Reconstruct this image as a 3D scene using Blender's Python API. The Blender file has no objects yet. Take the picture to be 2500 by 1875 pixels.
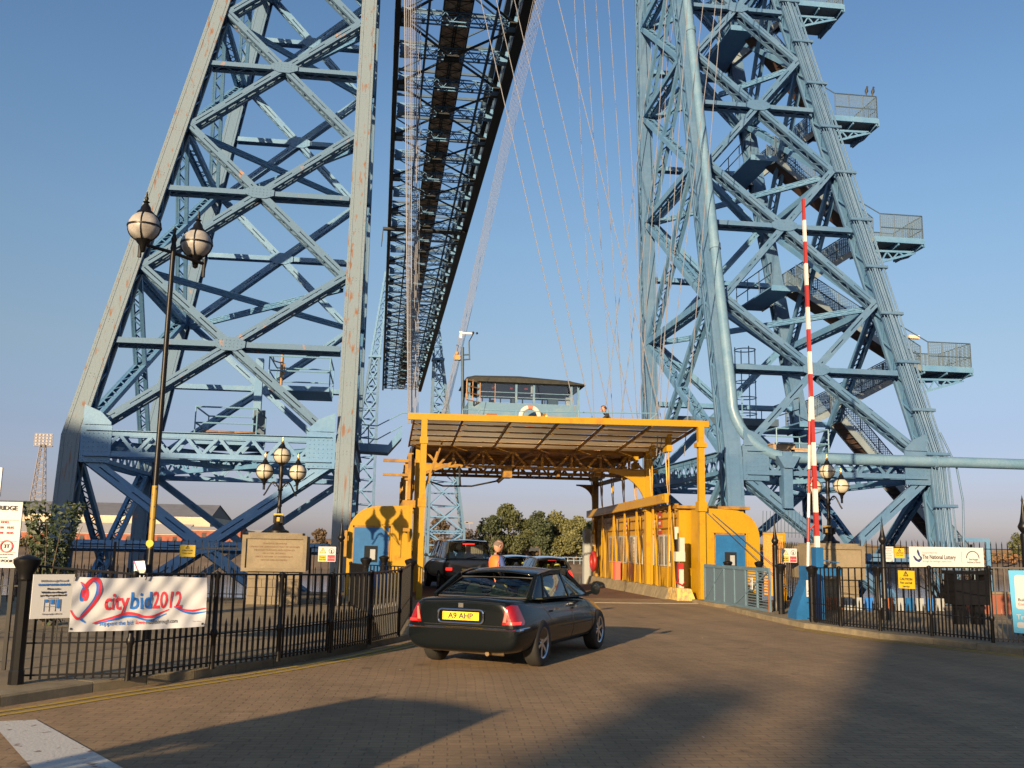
import bpy, bmesh, math, random
from mathutils import Vector, Matrix
from math import radians as RAD, sin, cos, pi
random.seed(7)
sc = bpy.context.scene
# ---------------------------------------------------------------- camera
EYE = 1.6; FPX = 2400.0
CP, CY_, CR = RAD(9.331656), RAD(7.563680), 0.018
_d = Vector((sin(CY_)*cos(CP), cos(CY_)*cos(CP), sin(CP)))
_r0 = Vector((cos(CY_), -sin(CY_), 0)); _u0 = _r0.cross(_d)
_r = cos(CR)*_r0 + sin(CR)*_u0; _u = cos(CR)*_u0 - sin(CR)*_r0
cam_d = bpy.data.cameras.new('camera'); cam = bpy.data.objects.new('camera', cam_d)
sc.collection.objects.link(cam); sc.camera = cam
M = Matrix((_r, _u, -_d)).transposed().to_4x4(); M.translation = Vector((0, 0, EYE)); cam.matrix_world = M
cam_d.sensor_width = 36; cam_d.lens = 36*FPX/2500; cam_d.clip_start = .1; cam_d.clip_end = 6000
# ---------------------------------------------------------------- light
SUN_AZ, SUN_EL = 211.0, 12.5          # azimuth clockwise from +Y
w = bpy.data.worlds.new('World'); sc.world = w; w.use_nodes = True
nt = w.node_tree; nt.nodes.clear()
out = nt.nodes.new('ShaderNodeOutputWorld'); bg = nt.nodes.new('ShaderNodeBackground')
sky = nt.nodes.new('ShaderNodeTexSky'); sky.sky_type = 'NISHITA'; sky.sun_disc = False
sky.sun_elevation = RAD(SUN_EL); sky.sun_rotation = RAD(SUN_AZ); sky.air_density = 1.0; sky.dust_density = 1.2; sky.ozone_density = 2.0
bg.inputs[1].default_value = 0.10
tc = nt.nodes.new('ShaderNodeTexCoord'); sx = nt.nodes.new('ShaderNodeSeparateXYZ'); rp = nt.nodes.new('ShaderNodeValToRGB')
mx = nt.nodes.new('ShaderNodeMix'); mx.data_type = 'RGBA'; mx.blend_type = 'MULTIPLY'; mx.inputs[0].default_value = 1
nt.links.new(tc.outputs['Generated'], sx.inputs[0]); nt.links.new(sx.outputs[2], rp.inputs[0])
cr = rp.color_ramp; cr.elements.remove(cr.elements[1])
for i_, (p_, c_) in enumerate([(0.0, (1.0, .94, 1.42)), (0.046, (.76, .70, 1.08)), (0.107, (.77, .70, .90)), (0.186, (.93, .85, .87)), (0.3, (.98, 1.0, 1.02)), (0.41, (.92, 1.02, 1.10)), (0.55, (.80, .95, 1.10))]):
    e = cr.elements[0] if i_ == 0 else cr.elements.new(p_)
    e.position = p_; e.color = (*[k/1.27 for k in c_], 1)
nt.links.new(sky.outputs[0], mx.inputs[6]); nt.links.new(rp.outputs[0], mx.inputs[7])
nt.links.new(mx.outputs[2], bg.inputs[0]); nt.links.new(bg.outputs[0], out.inputs[0])
sd = bpy.data.lights.new('sun', 'SUN'); sd.energy = 5.0; sd.angle = RAD(.55); sd.color = (1, .74, .44)
so = bpy.data.objects.new('sun', sd); sc.collection.objects.link(so)
_sv = Vector((sin(RAD(SUN_AZ))*cos(RAD(SUN_EL)), cos(RAD(SUN_AZ))*cos(RAD(SUN_EL)), sin(RAD(SUN_EL))))
so.rotation_euler = _sv.to_track_quat('Z', 'Y').to_euler(); so.location = _sv*60
sc.view_settings.view_transform = 'Standard'; sc.view_settings.look = 'None'
sc.view_settings.exposure = 0.935; sc.view_settings.gamma = 1.0
sc.render.engine = 'CYCLES'
# ---------------------------------------------------------------- pixel of the 2212-wide view -> point on a real plane
S = 2500/2212
def ray(x, y): return _d + _r*((x*S-1250)/FPX) + _u*((937.5-y*S)/FPX)
O = Vector((0, 0, EYE))
def gz(x, y, z=0.0): v = ray(x, y); return O + v*((z-EYE)/v.z)
def gy(x, y, Y): v = ray(x, y); return O + v*(Y/v.y)
def gx(x, y, X): v = ray(x, y); return O + v*(X/v.x)
# ---------------------------------------------------------------- materials
MATS = {}
def mat(name, col, rough=.6, metal=0, var=0, vscale=6, vcol=None, bump=0, bscale=40, spec=.5, emit=None, trans=0, coat=0, stretch=None, thr=(.45, .6), det=6):
    if name in MATS: return MATS[name]
    m = bpy.data.materials.new(name); m.use_nodes = True; t = m.node_tree; b = t.nodes['Principled BSDF']
    b.inputs['Base Color'].default_value = (*col, 1); b.inputs['Roughness'].default_value = rough; b.inputs['Metallic'].default_value = metal
    b.inputs['Specular IOR Level'].default_value = spec
    if coat: b.inputs['Coat Weight'].default_value = coat; b.inputs['Coat Roughness'].default_value = .05
    if trans: b.inputs['Transmission Weight'].default_value = trans; b.inputs['IOR'].default_value = 1.05
    if emit: b.inputs['Emission Color'].default_value = (*emit[0], 1); b.inputs['Emission Strength'].default_value = emit[1]
    if var or bump:
        tcn = t.nodes.new('ShaderNodeTexCoord'); mp = t.nodes.new('ShaderNodeMapping'); t.links.new(tcn.outputs['Object'], mp.inputs[0])
        if stretch: mp.inputs['Scale'].default_value = stretch
    if var:
        n = t.nodes.new('ShaderNodeTexNoise'); n.inputs['Scale'].default_value = vscale; n.inputs['Detail'].default_value = det; t.links.new(mp.outputs[0], n.inputs[0])
        r = t.nodes.new('ShaderNodeValToRGB'); c2 = vcol or tuple(c*(1-var) for c in col)
        if vcol:
            r.color_ramp.elements[0].position = thr[0]; r.color_ramp.elements[1].position = thr[1]
            r.color_ramp.elements[0].color = (*col, 1); r.color_ramp.elements[1].color = (*c2, 1)
            # second, finer variation of the ground colour
        else:
            r.color_ramp.elements[0].position = .3; r.color_ramp.elements[1].position = .7
            r.color_ramp.elements[0].color = (*c2, 1); r.color_ramp.elements[1].color = (*[min(1, c*(1+var*.6)) for c in col], 1)
        t.links.new(n.outputs[0], r.inputs[0])
        n2 = t.nodes.new('ShaderNodeTexNoise'); n2.inputs['Scale'].default_value = vscale*7; n2.inputs['Detail'].default_value = 4; t.links.new(tcn.outputs['Object'], n2.inputs[0])
        mr = t.nodes.new('ShaderNodeMapRange'); mr.inputs[3].default_value = .82; mr.inputs[4].default_value = 1.14; t.links.new(n2.outputs[0], mr.inputs[0])
        mm = t.nodes.new('ShaderNodeVectorMath'); mm.operation = 'SCALE'; t.links.new(r.outputs[0], mm.inputs[0]); t.links.new(mr.outputs[0], mm.inputs['Scale'])
        t.links.new(mm.outputs[0], b.inputs['Base Color'])
    if bump:
        n3 = t.nodes.new('ShaderNodeTexNoise'); n3.inputs['Scale'].default_value = bscale; n3.inputs['Detail'].default_value = 4; t.links.new(mp.outputs[0], n3.inputs[0])
        bp = t.nodes.new('ShaderNodeBump'); bp.inputs['Strength'].default_value = bump; bp.inputs['Distance'].default_value = .02
        t.links.new(n3.outputs[0], bp.inputs['Height']); t.links.new(bp.outputs[0], b.inputs['Normal'])
    MATS[name] = m; return m
BLUE = mat('faded blue paint', (.060, .140, .265), .6, var=.1, vscale=.9, vcol=(.085, .165, .28), thr=(.4, .64), bump=.2, bscale=12)
BLUEL = mat('shade toned blue paint', (.085, .21, .39), .55, var=.1, vscale=1.2, vcol=(.11, .235, .39), thr=(.42, .62), bump=.2, bscale=12)  # shaded copy of the steel paint: the tone of shade put into the colour
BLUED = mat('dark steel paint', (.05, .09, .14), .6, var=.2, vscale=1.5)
PALE = mat('chalky blue paint with rust runs', (.145, .195, .24), .65, var=.1, vscale=4.5, vcol=(.17, .075, .03), thr=(.59, .72), det=2.2, bump=.2, bscale=12, stretch=(1.7, 1.7, .07))
PALE2 = mat('pale paint with few rust spots', (.078, .152, .25), .65, var=.1, vscale=2.5, vcol=(.34, .17, .08), thr=(.66, .74), bump=.2, bscale=12, stretch=(1, 1, .5))
FARB = mat('distant blue paint', (.25, .34, .42), .7)
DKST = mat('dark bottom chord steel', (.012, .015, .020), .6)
PLANK = mat('brown timber decking', (.60, .42, .28), .8, var=.5, vscale=3)
CABLE = mat('galvanised wire rope', (.24, .24, .26), .45, metal=.3)
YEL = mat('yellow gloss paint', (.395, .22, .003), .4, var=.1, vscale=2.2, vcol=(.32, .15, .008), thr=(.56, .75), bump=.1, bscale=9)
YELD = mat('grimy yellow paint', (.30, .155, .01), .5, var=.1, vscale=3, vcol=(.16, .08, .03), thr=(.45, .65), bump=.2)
BLDOOR = mat('bright blue paint', (.014, .11, .29), .4, var=.2, vscale=3, bump=.08)
BLACK = mat('black gloss ironwork', (.006, .006, .007), .4, var=.3, vscale=9, spec=.3)
BLK2 = mat('black rubber', (.012, .012, .012), .8)
WHITE = mat('white paint', (.78, .77, .74), .5)
SIGNW = mat('white sign board', (.48, .49, .50), .45)
SIGNY = mat('yellow sign board', (.50, .36, .01), .45)
RED = mat('red paint', (.33, .022, .02), .45, var=.2, vscale=8)
REDT = mat('red lettering', (.62, .04, .06), .5)
BLUT = mat('blue lettering', (.02, .16, .55), .5)
BLKT = mat('black lettering', (.02, .02, .03), .6)
GREYT = mat('grey lettering', (.25, .25, .27), .6)
GOLD = mat('gilded metal', (.75, .45, .12), .3, metal=.8)
GLOBE = mat('cream opal glass', (.50, .45, .35), .3, var=.12, vscale=4)
GLOBE2 = mat('weathered white opal glass', (.33, .315, .30), .3, var=.35, vscale=5)
GLASS = mat('window glass', (.55, .62, .66), .03, trans=.9, spec=.6)
DGLASS = mat('dark window glass', (.02, .025, .03), .04, spec=.8)
CHROME = mat('chrome', (.75, .75, .75), .12, metal=1)
ALLOY = mat('alloy wheel', (.50, .52, .55), .25, metal=.9)
# ---------------------------------------------------------------- mesh builder
class MB:
    def __init__(s): s.v = []; s.f = []; s.sm = []; s.mi = 0; s.ml = []
    def add(s, vs, fs, smooth=False):
        o = len(s.v); s.v += [tuple(v) for v in vs]; s.f += [tuple(i+o for i in f) for f in fs]; s.sm += [smooth]*len(fs); s.ml += [s.mi]*len(fs)
    def box(s, x0, x1, y0, y1, z0, z1):
        vs = [(x, y, z) for x in (x0, x1) for y in (y0, y1) for z in (z0, z1)]
        s.add(vs, [(0, 1, 3, 2), (4, 6, 7, 5), (0, 4, 5, 1), (2, 3, 7, 6), (0, 2, 6, 4), (1, 5, 7, 3)]); return s
    def obox(s, c, X, Y, Z):      # centre and three half vectors
        c = Vector(c); vs = [c+X*a+Y*b+Z*d for a in (-1, 1) for b in (-1, 1) for d in (-1, 1)]
        s.add(vs, [(0, 1, 3, 2), (4, 6, 7, 5), (0, 4, 5, 1), (2, 3, 7, 6), (0, 2, 6, 4), (1, 5, 7, 3)]); return s
    def bar(s, a, b, w, d, n=(0, 0, 1), o=(0, 0)):   # w across, d along n
        a = Vector(a); b = Vector(b); t = (b-a); L = t.length
        if L < 1e-6: return s
        t /= L; n = Vector(n); n = n - t*n.dot(t)
        if n.length < 1e-5: n = Vector((1, 0, 0)) - t*t.x
        if n.length < 1e-3: n = Vector((0, 1, 0)) - t*t.y
        n.normalize(); c = t.cross(n)
        return s.obox((a+b)/2 + c*o[0] + n*o[1], t*(L/2), c*(w/2), n*(d/2))
    def tube(s, pts, r, n=8, cap=True):
        pts = [Vector(p) for p in pts]; rs = r if isinstance(r, (list, tuple)) else [r]*len(pts)
        t0 = (pts[1]-pts[0]).normalized(); up = Vector((0, 0, 1)) if abs(t0.z) < .9 else Vector((1, 0, 0))
        x = t0.cross(up).normalized(); vs = []; N = len(pts)
        for i, p in enumerate(pts):
            t = (pts[min(i+1, N-1)]-pts[max(i-1, 0)]).normalized(); x = (x - t*x.dot(t)).normalized(); y = t.cross(x)
            for k in range(n): a = 2*pi*k/n; vs.append(p + (x*cos(a)+y*sin(a))*rs[i])
        fs = [(i*n+k, i*n+(k+1) % n, (i+1)*n+(k+1) % n, (i+1)*n+k) for i in range(N-1) for k in range(n)]
        s.add(vs, fs, True)
        if cap: s.add(vs[:n], [tuple(range(n))[::-1]]); s.add(vs[-n:], [tuple(range(n))])
        return s
    def lathe(s, c, prof, n=16, axis='z', smooth=True):
        c = Vector(c); vs = []
        for r, h in prof:
            for k in range(n):
                a = 2*pi*k/n
                p = (r*cos(a), r*sin(a), h) if axis == 'z' else ((h, r*cos(a), r*sin(a)) if axis == 'x' else (r*cos(a), h, r*sin(a)))
                vs.append(c+Vector(p))
        N = len(prof)
        s.add(vs, [(i*n+k, i*n+(k+1) % n, (i+1)*n+(k+1) % n, (i+1)*n+k) for i in range(N-1) for k in range(n)], smooth)
        return s
    def ball(s, c, r, n=16, sz=1.0):
        return s.lathe(c, [(max(1e-4, r*sin(pi*i/(n//2))), -r*sz*cos(pi*i/(n//2))) for i in range(n//2+1)], n)
    def prism(s, poly, h, T=None):    # poly in xz, thickness along y
        n = len(poly); vs = [Vector((x, y, z)) for y in (0, h) for x, z in poly]
        if T: vs = [T @ v for v in vs]
        s.add(vs, [tuple(range(n))[::-1], tuple(range(n, 2*n))] + [(i, (i+1) % n, n+(i+1) % n, n+i) for i in range(n)]); return s
    def slab(s, poly, z0, z1):
        n = len(poly); vs = [(x, y, z) for z in (z0, z1) for x, y in poly]
        s.add(vs, [tuple(range(n))[::-1], tuple(range(n, 2*n))] + [(i, (i+1) % n, n+(i+1) % n, n+i) for i in range(n)]); return s
    def laced(s, a, b, w, d, n, pitch=None, t=.05, both=True, bw=.05):   # two flat flanges joined by zigzag lacing
        a = Vector(a); b = Vector(b); T = b-a; L = T.length; T /= L; n = Vector(n); n = (n-T*n.dot(T)).normalized(); c = T.cross(n)
        for q in (-1, 1):
            if q > 0 and w > .22 and L > 1.6:
                for e in (-1, 1): s.bar(a+n*(d/2-t/2)+c*e*(w/4+.009), b+n*(d/2-t/2)+c*e*(w/4+.009), w/2-.018, t, n)
                for i in range(int(L/1.3)+1):
                    g = min(L, i*1.3+.0); s.bar(a+T*max(0, g-.26)+n*(d/2-t*.4), a+T*min(L, g+.26)+n*(d/2-t*.4), w*.5, t, n)
            else: s.bar(a+n*q*(d/2-t/2), b+n*q*(d/2-t/2), w, t, n)
            for e in (-1, 1): s.bar(a+n*q*(d/2-.09)+c*e*(w/2-.02), b+n*q*(d/2-.09)+c*e*(w/2-.02), .03, .09, n)
        k = max(2, int(L/(pitch or d*1.05))); p = L/k
        for e in ((-1, 1) if both else (1,)):
            for i in range(k):
                q = 1 if i % 2 else -1
                s.bar(a+T*(i*p)+n*q*(d/2-t)+c*e*(w/2-.01), a+T*((i+1)*p)-n*q*(d/2-t)+c*e*(w/2-.01), .016, bw, c.cross(T*p-n*q*2*(d/2-t)))
        return s
    def build(s, name, m=None, parent=None, loc=None):
        me = bpy.data.meshes.new(name); me.from_pydata(s.v, [], s.f)
        if any(s.sm): me.polygons.foreach_set('use_smooth', s.sm)
        if m:
            for q in (m if isinstance(m, list) else [m]): me.materials.append(q)
        if any(s.ml): me.polygons.foreach_set('material_index', s.ml)
        me.update(); bm = bmesh.new(); bm.from_mesh(me); bmesh.ops.recalc_face_normals(bm, faces=bm.faces); bm.to_mesh(me); bm.free()
        if any(s.sm):
            try: me.set_sharp_from_angle(angle=RAD(50))
            except Exception: pass
        o = bpy.data.objects.new(name, me); sc.collection.objects.link(o)
        if parent: o.parent = parent
        if loc is not None: o.location = loc
        return o
def empty(name, label, cat, loc=(0, 0, 0), rz=0, group=None):
    o = bpy.data.objects.new(name, None); sc.collection.objects.link(o); o.location = loc; o.rotation_euler = (0, 0, rz); o.empty_display_size = .2
    return tag(o, label, cat, group)
def tag(o, label, cat, group=None):
    o['label'] = label; o['category'] = cat
    if group: o['group'] = group
    return o
def struct(o): o['kind'] = 'structure'; return o
def stuff(o): o['kind'] = 'stuff'; return o
def kids(o): return [c for c in bpy.data.objects if c.parent == o]
def copy_tree(o, parent=None):
    c = o.copy(); sc.collection.objects.link(c)
    if parent: c.parent = parent
    for ch in kids(o): copy_tree(ch, c)
    return c
def text(s, size, m, parent, loc, rot=(RAD(90), 0, 0), align='CENTER', name='lettering', ext=.003, bold=0, sx=1.0):
    cu = bpy.data.curves.new(name, 'FONT'); cu.body = s; cu.size = size; cu.align_x = align; cu.align_y = 'CENTER'; cu.extrude = ext; cu.offset = bold*size
    cu.resolution_u = 3
    t = bpy.data.objects.new(name, cu); sc.collection.objects.link(t)
    dg = bpy.context.evaluated_depsgraph_get(); me = bpy.data.meshes.new_from_object(t.evaluated_get(dg)); bpy.data.objects.remove(t); 
    o = bpy.data.objects.new(name, me); sc.collection.objects.link(o); me.materials.clear(); me.materials.append(m)
    o.parent = parent; o.location = loc; o.rotation_euler = rot; o.scale = (sx, 1, 1); return o
# ================================================================ BRIDGE TOWERS
LV = [4.85, 10.7, 16.45, 21.7, 26.4, 30.7, 34.7, 38.4, 41.7, 44.8]
XI = {1: 11.87, -1: -1.13}
def XO(s, z):
    if s > 0: return 19.25 if z < 4.7 else 19.25-.136*(z-4.7)
    return -9.55 if z < 4.7 else -9.55+.160*(z-4.7)
def YF(z): return 31.1+.253*z if z > 4.7 else 32.289-.10*(4.7-z)
def YB(z): return 42.0+.05*z
def NF(s, inner, z): return Vector((XI[s] if inner else XO(s, z), YF(z), z))
def NB(s, inner, z): return Vector((XI[s] if inner else XO(s, z), YB(z), z))
def xcross(a, b, c, d):   # lines a-b and c-d nearly meet
    u = b-a; v = d-c; w0 = a-c; A = u.dot(u); B = u.dot(v); C = v.dot(v); D = u.dot(w0); E_ = v.dot(w0); t = (B*E_-C*D)/(A*C-B*B)
    return a+u*t
def rivets(mb, c, T, N, n, nx, ny, dx, dy, r=.022):
    for i in range(nx):
        for j in range(ny):
            p = c+T*(i-(nx-1)/2)*dx+N*(j-(ny-1)/2)*dy
            mb.add([p+T*r, p+N*r, p-T*r, p-N*r, p+n*r*.9], [(0, 1, 4), (1, 2, 4), (2, 3, 4), (3, 0, 4)])
def leg(root, pts, ny, mname, front, s_in):
    mb = MB(); lb = mb; lc = mb; rv = mb
    for a, b in zip(pts[:-1], pts[1:]):
        T = (b-a); T = T.normalized(); a = a-T*.05; b = b+T*.05; L = (b-a).length; n = Vector((0, ny, 0)); n = (n-T*n.dot(T)).normalized(); c = T.cross(n)
        mb.bar(a, b, .55, .035, n, (0, .32)); mb.bar(a, b, .54, .035, n, (0, -.32))
        for e in (-1, 1):
            mb.bar(a, b, .05, .12, n, (e*.265, .28)); mb.bar(a, b, .05, .12, n, (e*.265, -.28))
            mb.bar(a, b, .02, .012, n, (e*.18, .344))
        mb.mi = 1; lb.bar(a, b, .32, .60, n)
        k = max(2, int(L/.62)); p = L/k
        for e in (-1, 1):
            for i in range(k):
                q = 1 if i % 2 else -1
                lc.bar(a+T*i*p+n*q*.25+c*e*.24, a+T*(i+1)*p-n*q*.25+c*e*.24, .03, .06, T)
        mb.mi = 0
        if front:
            kk = int(L/.22)
            for i in range(kk):
                for e in (-1, 1): rivets(rv, a+T*(i+.5)*.22+c*e*.23+n*.34, T, c, n, 1, 1, 1, 1, .016)
                if i % 9 == 0: rivets(rv, a+T*(i+.5)*.22+n*.34, T, c, n, 2, 4, .1, .12, .018)
    o = mb.build('leg', [MATS[mname], BLUEL], root)
    return o
def face(root, A, B, n, lvs, m, wide=.25, deep=.46, strut=True, gus=True, dark=False, name='cross_brace'):
    """A(z), B(z): the two leg axes"""
    for z0, z1 in zip(lvs[:-1], lvs[1:]):
        a0, a1, b0, b1 = A(z0), A(z1), B(z0), B(z1); h = (b0-a0).normalized()*.34
        mb = MB(); mb.laced(a0+h, b1-h, wide, deep, n, .42); mb.laced(b0-h+Vector(n)*.0, a1+h, wide, deep-.012, n, .42)
        c = xcross(a0+h, b1-h, b0-h, a1+h)
        if strut:
            f = (c.z-A(z0).z)/(A(z1).z-A(z0).z); p = a0+(a1-a0)*f; q = b0+(b1-b0)*f
            mb.laced(p+h, q-h, wide*.8, deep-.03, n, .45)
        o = mb.build(name, m, root)
        if gus:
            g = MB(); nn = Vector(n); d1 = (b1-a0).normalized(); d2 = (a1-b0).normalized(); up = (d1+d2).normalized(); sd_ = (d1-d2).normalized()
            P = [c+sd_*x+up*y+nn*(deep/2+.004) for x, y in ((-.50, -.11), (-.20, -.25), (.20, -.25), (.50, -.11), (.50, .11), (.20, .25), (-.20, .25), (-.50, .11))]
            g.add(P+[p_+nn*.03 for p_ in P], [tuple(range(8)), tuple(range(8, 16))]+[(i, (i+1) % 8, 8+(i+1) % 8, 8+i) for i in range(8)])
            rivets(g, c+nn*(deep/2+.034), sd_, up, nn, 7, 3, .125, .12, .022)
            g.build('gusset_plate', m, o)
def girder(root, a, b, z0, z1, n, m, dbl=.5, name='lattice_girder'):
    a = Vector(a); b = Vector(b); T = (b-a).normalized(); n = Vector(n); mb = MB(); L = (b-a).length; H = z1-z0
    for q in ((-1, 1) if dbl else (0,)):
        o_ = n*q*dbl/2
        for z in (z0+.08, z1-.08): mb.bar(a+o_+Vector((0, 0, z-a.z)), b+o_+Vector((0, 0, z-a.z)), .05, .16, (0, 0, 1)); 
        for z in (z0, z1): mb.bar(a+o_*1.15+Vector((0, 0, z-a.z)), b+o_*1.15+Vector((0, 0, z-a.z)), .16, .02, (0, 0, 1))
        k = max(3, int(L/(H*.62))); p = L/k
        for i in range(k):
            zz = (z0+.1, z1-.1) if i % 2 else (z1-.1, z0+.1)
            mb.bar(a+T*i*p+o_+Vector((0, 0, zz[0]-a.z)), a+T*(i+1)*p+o_+Vector((0, 0, zz[1]-a.z)), .03, .1, T)
    return mb.build(name, m, root)
def tower(s, label):
    root = empty('bridge_tower', label, 'bridge tower', (0, 0, 0))
    L = s < 0
    for inner in (True, False):
        pf = [NF(s, inner, -5.5), NF(s, inner, 4.7), NF(s, inner, 44.9)]; pb = [NB(s, inner, -5.5), NB(s, inner, 4.7), NB(s, inner, 44.9)]
        leg(root, pf, -1, PALE.name if L else BLUE.name, True, s)
        leg(root, pb, -1, PALE2.name if L else BLUE.name, False, s)
    mF = PALE2 if L else BLUE
    sg = s
    def ordf(fn): return (lambda z: fn(s, False, z)), (lambda z: fn(s, True, z))
    A, B = ordf(NF); 
    face(root, A, B, (0, -1, .25), LV, mF)
    face(root, A, B, (0, -1, .25), [-1.4, 4.15], BLUEL if L else BLUE, .34, .42)
    A, B = ordf(NB)
    face(root, A, B, (0, -1, 0), LV, BLUEL)
    face(root, A, B, (0, -1, 0), [-1.4, 4.15], BLUEL)
    for inner in (True, False):
        A = lambda z, i=inner: NF(s, i, z); B = lambda z, i=inner: NB(s, i, z)
        nx = (1, 0, 0)
        face(root, A, B, nx, [LV[i] for i in range(0, 10, 1)], BLUEL, .20, .46, strut=False, gus=False, name='side_brace')
        face(root, A, B, nx, [-2.5, 4.15], BLUEL, .20, .46, strut=False, gus=False, name='side_brace')
        for z in LV[1:]: 
            mb = MB(); mb.laced(A(z)+Vector((0, .45, 0)), B(z)-Vector((0, .45, 0)), .26, .5, nx); mb.build('side_strut', BLUEL, root)
    for z in LV[1:]:
        a_, b_, c_, d_ = NF(s, 0, z), NB(s, 1, z), NF(s, 1, z), NB(s, 0, z); mb = MB(); mb.laced(a_.lerp(b_, .06), a_.lerp(b_, .94), .14, .22, (0, 0, 1), .5, t=.03, bw=.03); mb.laced(c_.lerp(d_, .06)-Vector((0, 0, .24)), c_.lerp(d_, .94)-Vector((0, 0, .24)), .14, .22, (0, 0, 1), .5, t=.03, bw=.03); mb.build('plan_brace', BLUEL, root)
    # ring of lattice girders at the kink, and diagonals in plan
    z0, z1 = 4.12, 4.92; zc = 4.5; up = Vector
    fo, fi, bo, bi = NF(s, 0, zc), NF(s, 1, zc), NB(s, 0, zc), NB(s, 1, zc); h = Vector((.45 if fi.x > fo.x else -.45, 0, 0))
    girder(root, fo+h, fi-h, z0, z1, (0, 1, 0), BLUEL if L else BLUE, .62); girder(root, bo+h, bi-h, z0-.1, z1-.1, (0, 1, 0), BLUEL)
    for a, b in ((fo, bo), (fi, bi)): girder(root, a+Vector((0, .45, 0)), b-Vector((0, .45, 0)), z0, z1, (1, 0, 0), BLUEL, .5)
    girder(root, fo+h+Vector((0, .4, 0)), bi-h-Vector((0, .4, 0)), z0+.05, z1-.2, (0, 0, 0), BLUEL, 0); girder(root, fi-h+Vector((0, .4, 0)), bo+h-Vector((0, .4, 0)), z0+.04, z1-.21, (0, 0, 0), BLUEL, 0)
    # gusset boxes where the girder meets the front legs
    for q, hh in ((fo, h), (fi, -h)):
        g = MB(); c = q+hh*1.7; yy = -.33
        g.obox(c+Vector((0, yy, .0)), Vector((.46, 0, 0)), Vector((0, .02, 0)), Vector((0, 0, .58)))
        rivets(g, c+Vector((0, yy-.022, -.1)), Vector((1, 0, 0)), Vector((0, 0, 1)), Vector((0, -1, 0)), 6, 7, .14, .14, .02)
        sgn = 1 if hh.x > 0 else -1
        T = Matrix.Translation(c+Vector((0, yy-.02, .6)))
        g.prism([(-.42*sgn, 0), (.42*sgn, 0), (.42*sgn, .08), (.1*sgn, .40), (-.42*sgn, .62)], .04, T)
        g.build('gusset_box', BLUEL if L else BLUE, root)
    # shelf where the legs meet the deck
    mb = MB(); zt = 44.9; a = NF(s, 0, zt); b = NB(s, 1, zt); x0, x1 = sorted((a.x, b.x)); mb.box(x0-.5, x1+.5, a.y-.6, b.y+.6, 44.9, 45.4)
    # upper tower above the shelf
    T0 = [Vector((x, y, 45.4)) for x in (x0, x1) for y in (a.y, b.y)]; cx = 0.0 if L else 10.66
    T1 = [Vector((cx+q*.5, y, 66)) for q in (-1, 1) for y in (42.6, 44)]
    for p, q in zip(T0, T1): mb.bar(p, q, .45, .45, (0, 1, 0))
    for i in range(7):
        for (e, f) in ((0, 2), (1, 3), (0, 1), (2, 3)):
            la = lambda k, t: T0[k]+(T1[k]-T0[k])*t/7
            mb.bar(la(e, i), la(f, i+1), .12, .12, (0, 1, 0)); mb.bar(la(f, i), la(e, i+1), .12, .12, (0, 1, 0)); mb.bar(la(e, i+1), la(f, i+1), .14, .14, (0, 1, 0))
    mb.build('upper_tower', BLUEL, root)
    ft = MB()
    for inner in (0, 1):
        for P in (NF(s, inner, -5), NB(s, inner, -5)): ft.lathe(P, [(0.01, -1), (1.5, -1), (1.5, .4), (1.35, .55), (.01, .55)], 20)
    ft.build('footing', mat('weathered masonry', (.25, .22, .19), .9, var=.3, bump=.5), root)
    return root
tl = tower(-1, 'near left lattice steel bridge tower, chalky pale blue legs streaked with rust')
tr = tower(1, 'near right lattice steel bridge tower, blue green legs, zigzag stairs climbing inside it')
for src, lab in ((tl, 'distant lattice bridge tower across the river, seen just left of the hanging deck end'), (tr, 'distant lattice bridge tower across the river, seen through the yellow gondola portal')):
    c = copy_tree(src); c['label'] = lab; c.rotation_euler = (0, 0, pi)
    c.location = (10.66, 275, 0)
# the copy of the left tower rotated half a turn stands on the right: exchange the two labels
far = [o for o in bpy.data.objects if o.name.startswith('bridge_tower') and abs(o.location.y-275) < 1]
far[0]['label'], far[1]['label'] = far[1]['label'], far[0]['label']
for f_ in far:
    for ch in kids(f_):
        ch.data = ch.data if ch.data.users < 1 else ch.data
# ================================================================ DECK
DX0, DX1, DZ = 0.0, 10.66, 45.6
deck = empty('bridge_deck', 'long dark lattice bridge deck running overhead across the river, seen from below', 'bridge deck', (0, 0, 0))
YS, YE = -2.0, 286.0; PIT = 6.2; NP = int((YE-YS)/PIT)
for k, x in enumerate((DX0, DX1)):
    mb = MB(); wd = .46 if k == 0 else .95
    mb.box(x-wd/2, x+wd/2, YS, YE, DZ, DZ+.12); mb.box(x-.06-wd*.3, x+.06-wd*.3, YS, YE, DZ+.1, DZ+1.3); mb.box(x-.06+wd*.3, x+.06+wd*.3, YS, YE, DZ+.1, DZ+1.3)
    if k: mb.box(x-1.2, x-.7, YS, YE, DZ+.7, DZ+.8); 
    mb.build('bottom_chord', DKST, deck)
    mb = MB(); mb.box(x-.3, x+.3, YS, YE, DZ+8, DZ+8.5); mb.build('top_chord', BLUED, deck)
    mb = MB()
    for i in range(NP+1):
        y = YS+i*PIT; mb.laced((x, y, DZ+.9), (x, y, DZ+8), .3, .5, (0, 1, 0), 1.2, bw=.08)
        if i < NP:
            mb.bar((x-.12, y, DZ+1), (x-.12, y+PIT, DZ+8), .25, .3, (1, 0, 0)); mb.bar((x+.12, y+PIT, DZ+1), (x+.12, y, DZ+8), .25, .3, (1, 0, 0))
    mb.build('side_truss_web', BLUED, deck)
mb = MB(); mt = MB(); gs = MB(); br = MB(); b8 = MB()
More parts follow.
